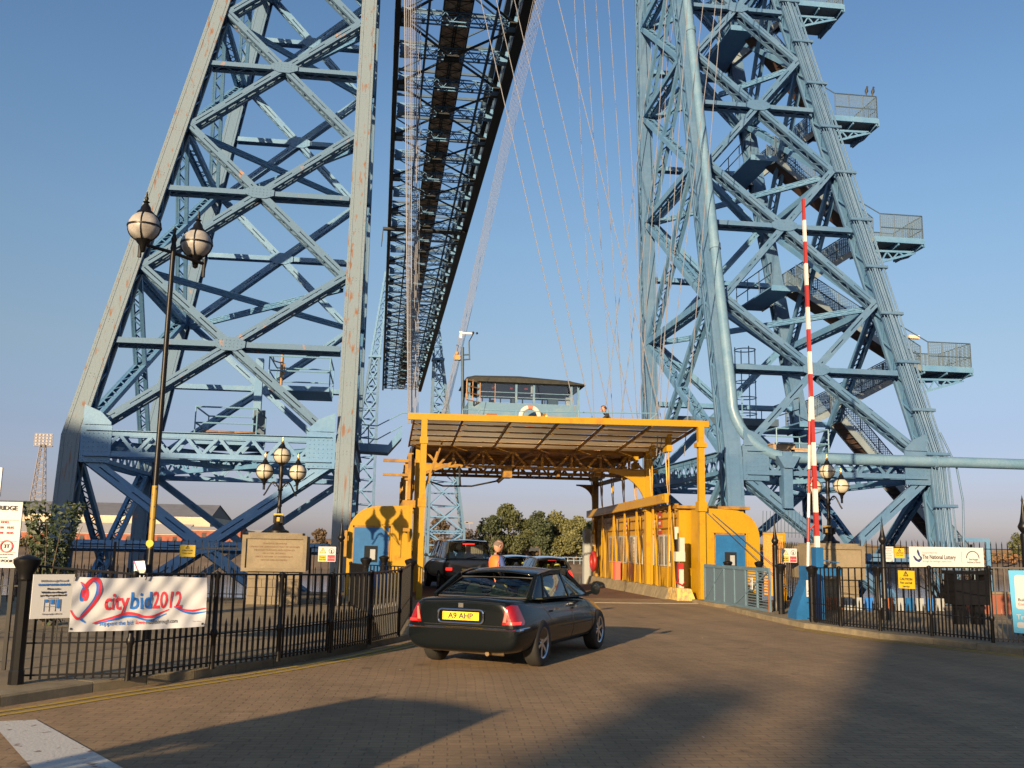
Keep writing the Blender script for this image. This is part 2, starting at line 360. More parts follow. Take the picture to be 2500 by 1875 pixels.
for i in range(NP+1):
    y = YS+i*PIT
    # cross girder: two lattice planes of visible depth
    for dy in (-.32, .32):
        for z in (.25, 1.15): mb.bar((DX0+.3, y+dy, DZ+z), (DX1-.3, y+dy, DZ+z), .14, .10, (0, 0, 1))
        n = 16; p = (DX1-DX0-.6)/n
        for j in range(n):
            z0_, z1_ = ((.3, 1.1) if j % 2 else (1.1, .3)); mb.bar((DX0+.3+j*p, y+dy, DZ+z0_), (DX0+.3+(j+1)*p, y+dy, DZ+z1_), .05, .12, (0, 1, 0))
    for x in (1.0, 2.2, 7.6, 8.9): mb.box(x-.12, x+.12, y-.4, y+.4, DZ+.2, DZ+.3)
    for dx in (DX0+.5, DX1-.95): mt.box(dx-.15, dx+.6, y-.42, y+.42, DZ+.16, DZ+1.2)
    cx = 5.1
    if i < NP:
        ce = i % 2 == 0
        for xs in (DX0+.2, DX1-.2):
            a = Vector((cx, y, DZ+.45)); b = Vector((xs, y+PIT, DZ+.45))
            if not ce: a, b = Vector((xs, y, DZ+.45)), Vector((cx, y+PIT, DZ+.45))
            br.bar(a, b, .15, .18, (0, 0, 1))
            a2 = Vector((cx, y, DZ+8)); b2 = Vector((xs, y+PIT, DZ+8)); 
            if not ce: a2, b2 = Vector((xs, y, DZ+8)), Vector((cx, y+PIT, DZ+8))
            b8.bar(a2, b2, .12, .14, (0, 0, 1))
        b8.bar((DX0, y, DZ+8.2), (DX1, y, DZ+8.2), .22, .3, (0, 0, 1))
    if i % 2 == 0: gs.box(cx-.7, cx+.7, y-.6, y+.6, DZ+.2, DZ+.32)
    else:
        gs.box(DX0, DX0+1.1, y-1.1, y+1.1, DZ+.2, DZ+.32); gs.box(DX1-1.1, DX1, y-1.1, y+1.1, DZ+.2, DZ+.32)
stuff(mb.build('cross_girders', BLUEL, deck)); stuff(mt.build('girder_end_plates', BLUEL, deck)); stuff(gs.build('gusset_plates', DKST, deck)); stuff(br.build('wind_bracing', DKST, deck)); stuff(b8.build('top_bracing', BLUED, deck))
mb = MB(); n = 0
y = YS
while y < YE: mb.box(3.95, 6.25, y, y+.42, DZ+1.35, DZ+1.42); y += .46
mb.build('walkway_boards', PLANK, deck)
mb = MB()
for x in (3.88, 6.32): mb.box(x-.05, x+.05, YS, YE, DZ+1.15, DZ+1.6)
for x in (5.0, 5.2): mb.box(x-.04, x+.04, YS, YE, DZ+1.15, DZ+1.33)
i = 0; y = YS
while y < YE-2: 
    mb.bar((3.9, y, DZ+1.25), (6.3, y+2.06, DZ+1.25), .045, .04); mb.bar((6.3, y, DZ+1.24), (3.9, y+2.06, DZ+1.24), .045, .04); mb.bar((3.9, y, DZ+1.22), (6.3, y, DZ+1.22), .06, .06); y += 2.0667
mb.build('walkway_frame', DKST, deck)
mb = MB()
for x in (8.35, 2.6): mb.box(x-.1, x+.1, YS, YE, DZ+.1, DZ+.5)
mb.build('runway_rail', BLUED, deck)
# maintenance cradle hung under the deck
mb = MB(); p = gz(838, 495, DZ-.3); mb.box(-.9, 11, p.y-.35, p.y+.35, DZ-.45, DZ-.1); mb.bar((-.85, p.y, DZ-.4), (-1.0, p.y, DZ-2.9), .12, .12); mb.bar((-.85, p.y-.3, DZ-.4), (-.9, p.y-.3, DZ-2.2), .08, .08)
mb.build('maintenance_cradle', DKST, deck)
# trolley running under the deck, above the gondola
tro = MB()
for x in (.6, 10.0): tro.box(x-.25, x+.25, 28.5, 47, 44.6, 45.3)
for y in (29, 33, 37.5, 42, 46.5): tro.box(.3, 10.3, y-.15, y+.15, 44.75, 45.1)
tro.build('trolley', BLUED, deck)
# ================================================================ GROUND, RIVER, FAR BANK
def brick_mat():
    m = bpy.data.materials.new('brick paving'); m.use_nodes = True; t = m.node_tree; b = t.nodes['Principled BSDF']; L = t.links
    tcn = t.nodes.new('ShaderNodeTexCoord'); mp = t.nodes.new('ShaderNodeMapping'); L.new(tcn.outputs['Object'], mp.inputs[0]); mp.inputs['Rotation'].default_value = (0, 0, RAD(4))
    dn = t.nodes.new('ShaderNodeTexNoise'); dn.inputs['Scale'].default_value = .35; L.new(mp.outputs[0], dn.inputs[0])
    ad = t.nodes.new('ShaderNodeVectorMath'); ad.operation = 'MULTIPLY_ADD'; ad.inputs[1].default_value = (.12, .12, 0); L.new(dn.outputs[1], ad.inputs[0]); L.new(mp.outputs[0], ad.inputs[2])
    br = t.nodes.new('ShaderNodeTexBrick'); L.new(ad.outputs[0], br.inputs[0]); br.inputs['Scale'].default_value = 1; br.inputs['Brick Width'].default_value = .215; br.inputs['Row Height'].default_value = .105
    br.inputs['Mortar Size'].default_value = .007; br.inputs['Mortar Smooth'].default_value = .4; br.inputs['Bias'].default_value = -.1
    br.inputs['Color1'].default_value = (.268, .178, .094, 1); br.inputs['Color2'].default_value = (.23, .152, .080, 1); br.inputs['Mortar'].default_value = (.19, .122, .065, 1)
    n = t.nodes.new('ShaderNodeTexNoise'); n.inputs['Scale'].default_value = .55; n.inputs['Detail'].default_value = 7; L.new(mp.outputs[0], n.inputs[0])
    mr = t.nodes.new('ShaderNodeMapRange'); mr.inputs[1].default_value = .3; mr.inputs[2].default_value = .7; mr.inputs[3].default_value = .88; mr.inputs[4].default_value = 1.12; L.new(n.outputs[0], mr.inputs[0])
    sc_ = t.nodes.new('ShaderNodeVectorMath'); sc_.operation = 'SCALE'; L.new(br.outputs[0], sc_.inputs[0]); L.new(mr.outputs[0], sc_.inputs['Scale'])
    # oil and tyre stains
    v = t.nodes.new('ShaderNodeTexNoise'); v.inputs['Scale'].default_value = 2.3; v.inputs['Detail'].default_value = 3; L.new(mp.outputs[0], v.inputs[0])
    r = t.nodes.new('ShaderNodeValToRGB'); r.color_ramp.elements[0].position = .64; r.color_ramp.elements[1].position = .74; r.color_ramp.elements[0].color = (1, 1, 1, 1); r.color_ramp.elements[1].color = (.62, .6, .58, 1); L.new(v.outputs[0], r.inputs[0])
    mm = t.nodes.new('ShaderNodeVectorMath'); mm.operation = 'MULTIPLY'; L.new(sc_.outputs[0], mm.inputs[0]); L.new(r.outputs[0], mm.inputs[1]); L.new(mm.outputs[0], b.inputs[0])
    mp2 = t.nodes.new('ShaderNodeMapping'); mp2.inputs['Scale'].default_value = (1.5, .16, 1); mp2.inputs['Rotation'].default_value = (0, 0, RAD(12)); L.new(tcn.outputs['Object'], mp2.inputs[0]); tn = t.nodes.new('ShaderNodeTexNoise'); tn.inputs['Scale'].default_value = 1.0; tn.inputs['Detail'].default_value = 5; L.new(mp2.outputs[0], tn.inputs[0])
    tr = t.nodes.new('ShaderNodeMapRange'); tr.inputs[1].default_value = .35; tr.inputs[2].default_value = .65; tr.inputs[3].default_value = .84; tr.inputs[4].default_value = 1.10; L.new(tn.outputs[0], tr.inputs[0])
    vb = t.nodes.new('ShaderNodeTexVoronoi'); vb.inputs['Scale'].default_value = 5.5; L.new(ad.outputs[0], vb.inputs[0]); vr = t.nodes.new('ShaderNodeMapRange'); vr.inputs[3].default_value = .90; vr.inputs[4].default_value = 1.12; L.new(vb.outputs['Color'], vr.inputs[0])
    m1 = t.nodes.new('ShaderNodeMath'); m1.operation = 'MULTIPLY'; L.new(tr.outputs[0], m1.inputs[0]); L.new(vr.outputs[0], m1.inputs[1]); s2 = t.nodes.new('ShaderNodeVectorMath'); s2.operation = 'SCALE'; L.new(mm.outputs[0], s2.inputs[0]); L.new(m1.outputs[0], s2.inputs['Scale']); L.new(s2.outputs[0], b.inputs[0])
    b.inputs['Roughness'].default_value = .82
    n3 = t.nodes.new('ShaderNodeTexNoise'); n3.inputs['Scale'].default_value = 60; n3.inputs['Detail'].default_value = 4; L.new(mp.outputs[0], n3.inputs[0])
    ma = t.nodes.new('ShaderNodeMath'); ma.operation = 'MULTIPLY_ADD'; ma.inputs[1].default_value = .25; L.new(n3.outputs[0], ma.inputs[0])
    inv = t.nodes.new('ShaderNodeMath'); inv.operation = 'SUBTRACT'; inv.inputs[0].default_value = 1; L.new(br.outputs[1], inv.inputs[1]); L.new(inv.outputs[0], ma.inputs[2])
    bp = t.nodes.new('ShaderNodeBump'); bp.inputs['Strength'].default_value = .9; bp.inputs['Distance'].default_value = .008; L.new(ma.outputs[0], bp.inputs['Height']); L.new(bp.outputs[0], b.inputs['Normal'])
    return m
PAVE = brick_mat()
FLAG = mat('concrete paving', (.22, .17, .10), .85, var=.25, vscale=1.6, bump=.3, bscale=60)
KERB = mat('granite kerb', (.23, .19, .12), .8, var=.25, vscale=5, bump=.4, bscale=80)
YLINE = mat('worn yellow road paint', (.42, .29, .03), .7, var=.1, vscale=14, vcol=(.17, .12, .08), thr=(.58, .68))
WLINE = mat('worn white road paint', (.50, .49, .46), .7, var=.1, vscale=9, vcol=(.20, .15, .12), thr=(.60, .66), bump=.2)
mb = MB(); mb.slab([(-40, -30), (60, -30), (60, 27.6), (13.2, 27.6), (13.2, 31.2), (-2.6, 31.2), (-2.6, 27.6), (-40, 27.6)], -6, 0)
struct(mb.build('road', [PAVE]))
mb = MB(); mb.box(-40, -2.65, 27.6, 27.9, -6, .02); mb.box(13.25, 60, 27.6, 27.9, -6, .02); struct(mb.build('quay_wall', mat('quay stone', (.22, .2, .17), .9, var=.3, bump=.5)))
LK = [(-9, 3.5), (-6.2, 6.9)] + [tuple(gz(*q, 0)[:2]) for q in ((0, 1528), (200, 1496), (420, 1466), (590, 1440), (740, 1413), (880, 1383))] + [(.92, 18.6), (1.05, 20.5), (1.08, 31.1)]
RK = [tuple(gz(x/S, y/S, 0)[:2]) for x, y in ((1772, 1489), (1850, 1509), (1963, 1534), (2060, 1547), (2148, 1560), (2280, 1573), (2500, 1600))] + [(12.6, 12.6), (14.5, 10.5), (30, 4)]
def offset(pl, d):
    res = []
    for i, p in enumerate(pl):
        a = Vector(pl[max(i-1, 0)]); b = Vector(pl[min(i+1, len(pl)-1)]); t = (b-a).normalized(); res.append((p[0]-t.y*d, p[1]+t.x*d))
    return res
KH = .11
# left pavement
LKo = offset(LK, .30)
pol = LKo + [(-1.2, 31.1), (-2.5, 31.1), (-2.5, 27.5), (-40, 27.5), (-40, 3.5)]
mb = MB(); mb.slab(pol, .002, KH-.006); struct(mb.build('pavement', FLAG))
RKo = offset(RK, .30)
pol = [(9.45, 29.2), (9.45, 27.2)] + RKo[::1] + [(60, 4), (60, 27.5), (13.1, 27.5), (13.1, 29.2)]
mb = MB(); mb.slab(pol, .002, KH-.006); struct(mb.build('pavement', FLAG))
def kerb(pl, d):
    mb = MB(); L = 0; step = .915
    pts = []
    for a, b in zip(pl[:-1], pl[1:]):
        a = Vector(a); b = Vector(b); n = max(1, int(round((b-a).length/step)))
        for i in range(n): pts.append(a+(b-a)*i/n)
    pts.append(Vector(pl[-1])); oo = offset(pts, d)
    for i in range(len(pts)-1):
        t = (pts[i+1]-pts[i]); e = t*(.006/max(t.length, .01)); a, b = pts[i]+e, pts[i+1]-e; c, d_ = Vector(oo[i+1])-e, Vector(oo[i])+e
        ch = .02; s = 1
        n = Vector((-t.y, t.x)).normalized()*(ch if d > 0 else -ch)
        vs = [(*a, 0), (*b, 0), (*b, KH-ch), (*a, KH-ch), (*(a+n), KH), (*(b+n), KH), (*c, KH), (*d_, KH), (*d_, 0), (*c, 0)]
        mb.add(vs, [(0, 1, 2, 3), (3, 2, 5, 4), (4, 5, 6, 7), (7, 6, 9, 8), (0, 3, 4, 7, 8), (1, 9, 6, 5, 2)])
    return struct(mb.build('kerb', KERB))
kerb(LK, .295); kerb(RK, .295)
def strip(pl, w0, w1, z, name, m):
    a = offset(pl, w0); b = offset(pl, w1); mb = MB(); n = len(pl)
    mb.add([(*p, z) for p in a]+[(*p, z) for p in b], [(i, i+1, n+i+1, n+i) for i in range(n-1)]); return struct(mb.build(name, m))
def smooth(pl, k=2):
    for _ in range(k):
        q = [pl[0]]
        for a, b in zip(pl[:-1], pl[1:]): q += [(a[0]*.75+b[0]*.25, a[1]*.75+b[1]*.25), (a[0]*.25+b[0]*.75, a[1]*.25+b[1]*.75)]
        pl = q+[pl[-1]]
    return pl
LY = smooth(LK[1:8])
strip(LY, -.22, -.30, .005, 'yellow_line', YLINE); strip(LY, -.40, -.48, .005, 'yellow_line', YLINE)
RY = smooth(RK[2:9]); strip(RY, -.20, -.28, .005, 'yellow_line', YLINE); strip(RY, -.38, -.45, .005, 'yellow_line', YLINE)
# white give-way bar, kerb white line at the gangway, ramp
mb = MB(); P = [gz(*q, 0) for q in ((-90, 1612), (35, 1550), (100, 1556), (290, 1672), (60, 1760))]
P = [gz(*q, 0) for q in ((-20, 1560), (78, 1556), (300, 1680), (120, 1720))]
mb.add([(p.x, p.y, .006) for p in P], [(0, 1, 2, 3)]); struct(mb.build('white_line', WLINE))
mb = MB(); mb.box(1.1, 9.45, 28.6, 28.9, .002, .012); struct(mb.build('concrete_sill', mat('pale concrete', (.34, .28, .2), .8, var=.2)))
# river
def water_mat():
    m = bpy.data.materials.new('river water'); m.use_nodes = True; t = m.node_tree; b = t.nodes['Principled BSDF']
    b.inputs['Base Color'].default_value = (.055, .06, .06, 1); b.inputs['Roughness'].default_value = .08
    tcn = t.nodes.new('ShaderNodeTexCoord'); n = t.nodes.new('ShaderNodeTexNoise'); n.inputs['Scale'].default_value = .8; n.inputs['Detail'].default_value = 5; t.links.new(tcn.outputs['Object'], n.inputs[0])
    bp = t.nodes.new('ShaderNodeBump'); bp.inputs['Strength'].default_value = .35; bp.inputs['Distance'].default_value = .12; t.links.new(n.outputs[0], bp.inputs['Height']); t.links.new(bp.outputs[0], b.inputs['Normal'])
    return m
mb = MB(); mb.add([(-900, 20, -4.6), (900, 20, -4.6), (900, 260, -4.6), (-900, 260, -4.6)], [(0, 1, 2, 3)]); struct(mb.build('river', water_mat()))
GRASS = mat('rough bank grass', (.085, .085, .035), .9, var=.4, vscale=.12, vcol=(.16, .10, .05), thr=(.45, .6), bump=.6, bscale=1.5)
MUD = mat('brown river mud', (.15, .11, .075), .8, var=.4, vscale=.2, bump=.5, bscale=.8)
mb = MB(); xs = [-900+i*12 for i in range(151)]; rows = [(232, -5), (238, -3.2), (244, -1.6), (252, -.6), (262, -.3)]
vs = []; 
for j, (y, z) in enumerate(rows):
    for x in xs: vs.append((x, y+random.uniform(-2, 2)*(j > 0), z+random.uniform(-.35, .35)*(j > 0)))
n = len(xs); mb.add(vs, [(j*n+i, j*n+i+1, (j+1)*n+i+1, (j+1)*n+i) for j in range(len(rows)-1) for i in range(n-1)], True); struct(mb.build('river_bank', MUD))
mb = MB(); mb.add([(-6000, 261, -.4), (6000, 261, -.4), (6000, 5500, -.4), (-6000, 5500, -.4)], [(0, 1, 2, 3)]); struct(mb.build('ground', GRASS))
mb = MB(); mb.add([(-6000, -5500, -5.2), (6000, -5500, -5.2), (6000, 5500, -5.2), (-6000, 5500, -5.2)], [(0, 1, 2, 3)]); struct(mb.build('river_bed', MUD))
mb = MB(); mb.add([(-6000, -5500, -.05), (6000, -5500, -.05), (6000, -30.05, -.05), (-6000, -30.05, -.05)], [(0, 1, 2, 3)]); struct(mb.build('land', GRASS))
# low hills far off
mb = MB(); random.seed(3)
for (x0, x1, Y, h, st) in ((-900, 1500, 1400, 10, 30), (120, 520, 300, 4.2, 4)):
    k = int((x1-x0)/st); top = [h*(.6+.3*sin(i*.21)+.25*random.random()) for i in range(k+1)]
    vs = [(x0+i*st, Y, -1) for i in range(k+1)]+[(x0+i*st, Y+h, top[i]) for i in range(k+1)]+[(x0+i*st, Y+h*4, -1) for i in range(k+1)]
    mb.add(vs, [(j*(k+1)+i, j*(k+1)+i+1, (j+1)*(k+1)+i+1, (j+1)*(k+1)+i) for j in range(2) for i in range(k)], True)
struct(mb.build('hills', mat('far scrub', (.10, .085, .05), .95, var=.3, vscale=.05, vcol=(.17, .10, .06), bump=.5, bscale=.3)))
# ---------------------------------------------------------------- trees
LEAF = [mat('leaf olive', (.075, .085, .03), .7, var=.4, vscale=1.2), mat('leaf dark', (.045, .06, .025), .7, var=.4, vscale=1.2), mat('leaf russet', (.085, .058, .033), .7, var=.4, vscale=1.2), mat('leaf yellow green', (.13, .13, .045), .7, var=.4, vscale=1.2)]
BARK = mat('bark', (.10, .075, .05), .9, var=.3, bump=.6)
def tree(x, y, z, h, w, seed, m, label, cat='tree', group=None, leaves=2600, leaf=.32, trunk=True, name='tree', col=.15):
    rnd = random.Random(seed); root = empty(name, label, cat, (x, y, z), 0, group)
    if trunk:
        t = MB(); t.tube([(0, 0, -.3), (.05*h*.2, 0, h*.3), (-.02*h, .02*h, h*.62)], [h*.028, h*.02, h*.008], 7)
        for i in range(7):
            a = rnd.uniform(0, 6.28); zz = h*rnd.uniform(.22, .55); t.tube([(0, 0, zz), (cos(a)*w*.2, sin(a)*w*.2, zz+h*.12), (cos(a)*w*.36, sin(a)*w*.36, zz+h*.24)], [h*.011, h*.007, h*.003], 5)
        t.build('trunk', BARK, root)
    cl = []
    for i in range(26):
        u = rnd.uniform(col, 1); rr = w/2*math.sqrt(max(.02, 1-((u-.45)/.57)**2))*rnd.uniform(.3, .86); a = rnd.uniform(0, 6.28)
        cl.append((rr*cos(a), rr*sin(a), h*u*.93, w*rnd.uniform(.13, .25)))
    mb = MB()
    for i in range(leaves):
        c = rnd.choice(cl); d = Vector((rnd.gauss(0, 1), rnd.gauss(0, 1), rnd.gauss(0, .8))).normalized()*c[3]*rnd.uniform(.55, 1.1)
        p = Vector(c[:3])+d; a = Vector((rnd.gauss(0, 1), rnd.gauss(0, 1), rnd.gauss(0, 1))).normalized(); b = a.cross(Vector((rnd.gauss(0, 1), rnd.gauss(0, 1), rnd.gauss(0, 1)))).normalized(); q = leaf*rnd.uniform(.6, 1.3)
        mb.add([p+a*q, p+b*q*.7, p-a*q, p-b*q*.7], [(0, 1, 2, 3)])
    mb.build('crown', m, root); return root
G = 'trees on the far river bank'
specs = [(1098, 1090, 78, 0, 'tallest round topped tree on the far bank, left end of the row', 245), (1062, 1120, 60, 1, 'narrow dark tree at the foot of the tallest tree on the far bank', 242), (1140, 1126, 55, 0, 'small rounded tree between the two tall far bank trees', 247), (1166, 1104, 64, 1, 'broad dark tree in the middle of the far bank row', 245),
         (1205, 1113, 72, 3, 'yellowish green tree right of the middle of the far bank row', 248), (1245, 1118, 70, 3, 'yellowish green tree at the right end of the far bank row beside the yellow post', 245), (1285, 1125, 60, 1, 'dark tree behind the far yellow gondola post', 250)]
for i, (x, ytop, wpx, m, lab, Y) in enumerate(specs):
    b = gy(x, 1190, Y); tp = gy(x, ytop, Y); wd = wpx*S*Y/2400; tree(b.x, Y, -1.2, tp.z+1.2, wd, 20+i, LEAF[m], lab, group=G, leaves=7000, leaf=.32)
mb = MB(); rnd = random.Random(5)
for i in range(26000):
    x = rnd.uniform(-200, 330); y = rnd.uniform(246, 275); 
    if -2 < x < 20 and rnd.random() < .5: continue
    hh = (1.2+1.0*sin(x*.13)+.8*sin(x*.37+1))*(.8 if x < 60 else 1.3); z = -.6+rnd.random()*max(.5, hh)
    a = Vector((rnd.gauss(0, 1), rnd.gauss(0, 1), rnd.gauss(0, 1))).normalized(); b = a.cross(Vector((rnd.gauss(0, 1), rnd.gauss(0, 1), rnd.gauss(0, 1)))).normalized(); q = rnd.uniform(.3, .75); p = Vector((x, y, z))
    mb.add([p+a*q, p+b*q*.7, p-a*q, p-b*q*.7], [(0, 1, 2, 3)])
s_ = stuff(tag(mb.build('scrub', mat('bank scrub', (.09, .085, .035), .9, var=.4, vscale=.09, vcol=(.19, .10, .05), thr=(.45, .6))), 'low olive and russet scrub along the far river bank', 'bushes'))
for i, (x, ytop, wpx, lab) in enumerate(((1005, 1140, 60, 'small russet tree behind the right distant tower foot'), (945, 1118, 50, 'russet tree framed by the lower bracing of the right distant tower'), (690, 1142, 30, 'small russet tree beside the left monument on the far bank'), (1225, 1150, 40, 'low bush at the foot of the far bank tree row'), (2195, 1150, 40, 'scrubby bush on the far bank at the right edge of the photo'), (905, 1140, 40, 'russet tree left of the right distant tower foot'))):
    b = gy(x, 1182, 300); tp = gy(x, ytop, 300); tree(b.x, 300, -1, tp.z+1, wpx*S*300/2400, 50+i, LEAF[0] if i > 2 else LEAF[2], lab, leaves=900, leaf=.45, trunk=True)
# ---------------------------------------------------------------- far buildings
ROOFG = mat('grey sheet roof', (.17, .17, .18), .6, var=.15, vscale=.3); CREAM = mat('cream cladding', (.46, .39, .28), .7, var=.1, vscale=.2); BRK = mat('red brick', (.27, .085, .05), .85, var=.25, vscale=.6); PALER = mat('pale sheet roof', (.45, .42, .38), .6)
BKD = mat('dark opening', (.03, .03, .035), .6)
def shed(x0, x1, ytop, yeave, Y, depth, label, wall, roof, base=-1, ridge=.5, win=0, name='warehouse', ledge=None):
    root = empty(name, label, 'warehouse' if name == 'warehouse' else 'building', (0, 0, 0))
    a = gy(x0, yeave, Y); b = gy(x1, yeave, Y); ze = (a.z+b.z)/2; zt = gy((x0+x1)/2, ytop, Y).z
    mb = MB(); mb.box(a.x, b.x, Y, Y+depth, base, ze); mb.build('wall', wall, root)
    mb = MB(); yr = Y+depth*ridge
    mb.add([(a.x-.4, Y-.5, ze), (b.x+.4, Y-.5, ze), (b.x+.4, yr, zt*1.02), (a.x-.4, yr, zt*1.02), (a.x-.4, Y+depth, ze), (b.x+.4, Y+depth, ze)], [(0, 1, 2, 3), (3, 2, 5, 4)]); mb.build('roof', roof, root)
    mb = MB()
    for x in (a.x, b.x): mb.add([(x, Y, ze), (x, Y+depth, ze), (x, yr, zt*1.02-.05)], [(0, 1, 2)])
    mb.build('gable', BKD if roof is ROOFG else wall, root)
    for i in range(win):
        x = a.x+(b.x-a.x)*(i+.5)/win; mb = MB(); mb.box(x-.8, x+.8, Y-.06, Y+.05, ze-2.6, ze-1.0); mb.build('window', DGLASS, root)
    mb = MB(); mb.box(a.x-.2, b.x+.2, Y-.12, Y-.02, ze-.25, ze-.02); mb.build('gutter', mat('white trim', (.55, .53, .5), .6), root)
    return root
shed(-60, 455, 1083, 1112, 420, 60, 'long cream warehouse with grey roof and dark gable, seen through the left tower', CREAM, ROOFG, ridge=.35)
shed(-80, 395, 1127, 1150, 395, 22, 'lower pale roofed brick shed in front of the long cream warehouse', BRK, PALER, ridge=.9, win=14)
shed(408, 520, 1138, 1145, 380, 20, 'red brick block with flat white roof right of the cream warehouse', BRK, PALER, win=5, name='brick_building')
shed(525, 615, 1145, 1152, 390, 20, 'smaller red brick block beside the left stone monument', BRK, PALER, win=4, name='brick_building')
shed(868, 900, 1150, 1165, 330, 12, 'little brick building behind the distant towers, left of the dark van', BRK, ROOFG, win=2, name='brick_building')
# floodlight mast
root = empty('floodlight_mast', 'tall lattice floodlight mast with a bank of lamps behind the warehouses', 'floodlight mast'); Y = 470
b = gy(76, 1140, Y); t_ = gy(79, 960, Y); mb = MB(); HH = t_.z; st = mat('weathered steel mast', (.22, .20, .20), .7)
cor = lambda z, k: (b.x+(-1, 1, 1, -1)[k]*(4.0-3.0*z/HH)*.9, Y+(-1, -1, 1, 1)[k]*(4.0-3.0*z/HH), z)
for k in range(4):
    mb.bar(cor(-1, k), cor(HH, k), .38, .38)
    for i in range(14):
        z0, z1 = HH*i/14, HH*(i+1)/14; mb.bar(cor(z0, k), cor(z1, (k+1) % 4), .16, .16); mb.bar(cor(z1, k), cor(z1, (k+1) % 4), .16, .16)
mb.build('lattice_mast', st, root)
mb = MB(); z0, z1 = HH-.5, gy(79, 936, Y).z
for i in range(6): mb.bar((b.x-3.9+i*1.56, Y, z0), (b.x-3.9+i*1.56, Y, z1), .2, .2)
for i in range(5): mb.bar((b.x-4.1, Y, z0+(z1-z0)*i/4), (b.x+4.1, Y, z0+(z1-z0)*i/4), .24, .24)
mb.box(b.x-4.1, b.x+4.1, Y-.5, Y+1, z0-.3, z0); mb.build('headframe', st, root)
mb = MB()
for i in range(5):
    for j in range(4): mb.lathe((b.x-3.1+i*1.55, Y-.3, z0+(z1-z0)*(j+.5)/4), [(.01, .3), (.55, 0), (.5, -.25), (.01, -.25)], 8, 'y')
mb.build('floodlights', mat('lamp metal', (.26, .24, .23), .5), root)
# thin masts and tidy far poles
for i, (x, y0, y1, Y) in enumerate(((1003, 1128, 1180, 420), (1014, 1130, 1180, 420))):
    r0 = empty('lighting_mast', ('left' if i == 0 else 'right')+' of two small floodlight poles behind the far bank trees', 'lighting mast'); p = gy(x, y1, Y); q = gy(x, y0, Y); mb = MB(); mb.bar(p, q, .3, .3); mb.build('pole', st, r0)
    mb = MB(); mb.box(q.x-1.6, q.x+1.6, Y-.3, Y+.3, q.z-.3, q.z+.4); mb.build('lamp_bank', st, r0)
# railing on the far quay
root = empty('far_railing', 'pale railing on the far river bank below the trees', 'railing'); mb = MB()
for i in range(24): x = 22+i*1.5; mb.bar((x, 238, -2.6), (x, 238, -.9), .12, .12)
mb.bar((22, 238, -.95), (56.5, 238, -.95), .12, .12); mb.bar((22, 238, -1.7), (56.5, 238, -1.7), .1, .1); mb.build('rails', FARB, root)
# ---------------------------------------------------------------- what stands behind the photographer and throws the long shadows
# ================================================================ GONDOLA
gon = empty('gondola', 'yellow transporter gondola with glazed canopy docked between the bridge towers', 'gondola', (5.5, 37.5, 0))
GO = Vector((5.5, 37.5, 0))
def G(mb, name, m, parent=None): return mb.build(name, m, parent or gon, -GO if parent is None else None)
X0, X1 = .98, 9.75; YA, YZ = 31.2, 44.2
m = MB(); m.box(X0, X1, YA, YZ, -.45, -.02); m.box(X1, 12.0, YA, YZ, -.45, .05); G(m, 'deck', mat('worn timber deck', (.17, .085, .05), .8, var=.3, vscale=2, vcol=(.08, .05, .04), bump=.4, stretch=(1, 6, 1)))
m = MB(); m.box(1.0, 9.45, 28.95, YA, -.3, -.012); struct(m.build('ramp', MATS['worn timber deck']))
m = MB()      # concrete kerb beside the cabin
for i in range(9): m.prism([(9.25, -.02), (9.68, -.02), (9.68, .34), (9.40, .34)], 1.32, Matrix.Translation((0, 31.4+i*1.36, 0)))
G(m, 'wheel_kerb', KERB)
# portal at the near end
m = MB()
m.bar((.80, 29.8, 5.42), (10.25, 29.8, 5.50), .12, .20); G(m, 'canopy_beam', YEL)
m = MB(); m.box(1.20, 1.38, 29.70, 29.90, 0, 5.35); m.box(1.17, 1.41, 29.67, 29.93, 2.7, 2.95); m.box(1.17, 1.41, 29.67, 29.93, 4.6, 4.8); G(m, 'portal_post', YEL)
m = MB(); m.box(9.89, 10.08, 29.70, 29.90, 0, 5.42); m.box(9.85, 10.12, 29.64, 29.96, 2.75, 3.05); m.box(9.82, 10.14, 29.64, 29.96, 4.75, 4.9); G(m, 'portal_post', YEL)
GLZ = bpy.data.materials.new('dusty wired glazing'); GLZ.use_nodes = True; t = GLZ.node_tree; b = t.nodes['Principled BSDF']; b.inputs['Base Color'].default_value = (.36, .27, .16, 1); b.inputs['Roughness'].default_value = .55
trn = t.nodes.new('ShaderNodeBsdfTranslucent'); trn.inputs[0].default_value = (.85, .64, .36, 1); ms = t.nodes.new('ShaderNodeMixShader'); ms.inputs[0].default_value = .6
nz = t.nodes.new('ShaderNodeTexNoise'); nz.inputs['Scale'].default_value = 1.3; nz.inputs['Detail'].default_value = 8; mr = t.nodes.new('ShaderNodeMapRange'); mr.inputs[1].default_value = .4; mr.inputs[2].default_value = .65; mr.inputs[3].default_value = .25; mr.inputs[4].default_value = .8; t.links.new(nz.outputs[0], mr.inputs[0]); t.links.new(mr.outputs[0], ms.inputs[0])
t.links.new(b.outputs[0], ms.inputs[1]); t.links.new(trn.outputs[0], ms.inputs[2]); t.links.new(ms.outputs[0], t.nodes['Material Output'].inputs[0])
cz = lambda y: 5.45-(y-29.8)*.085      # canopy falls away from the portal
m = MB(); zA, zB = cz(29.9), cz(34.6)
nx = 6
for i in range(nx):
    for j in range(5):
        xa, xb = .98+(9.9-.98)*i/nx+.03, .98+(9.9-.98)*(i+1)/nx-.03; ya, yb = 29.9+4.7*j/5+.015, 29.9+4.7*(j+1)/5-.015
        if i == nx-1: xb = min(xb, 10.0)
        m.add([(xa, ya, cz(ya)), (xb, ya, cz(ya)), (xb, yb, cz(yb)), (xa, yb, cz(yb))], [(0, 1, 2, 3)])
G(m, 'canopy_glazing', GLZ)
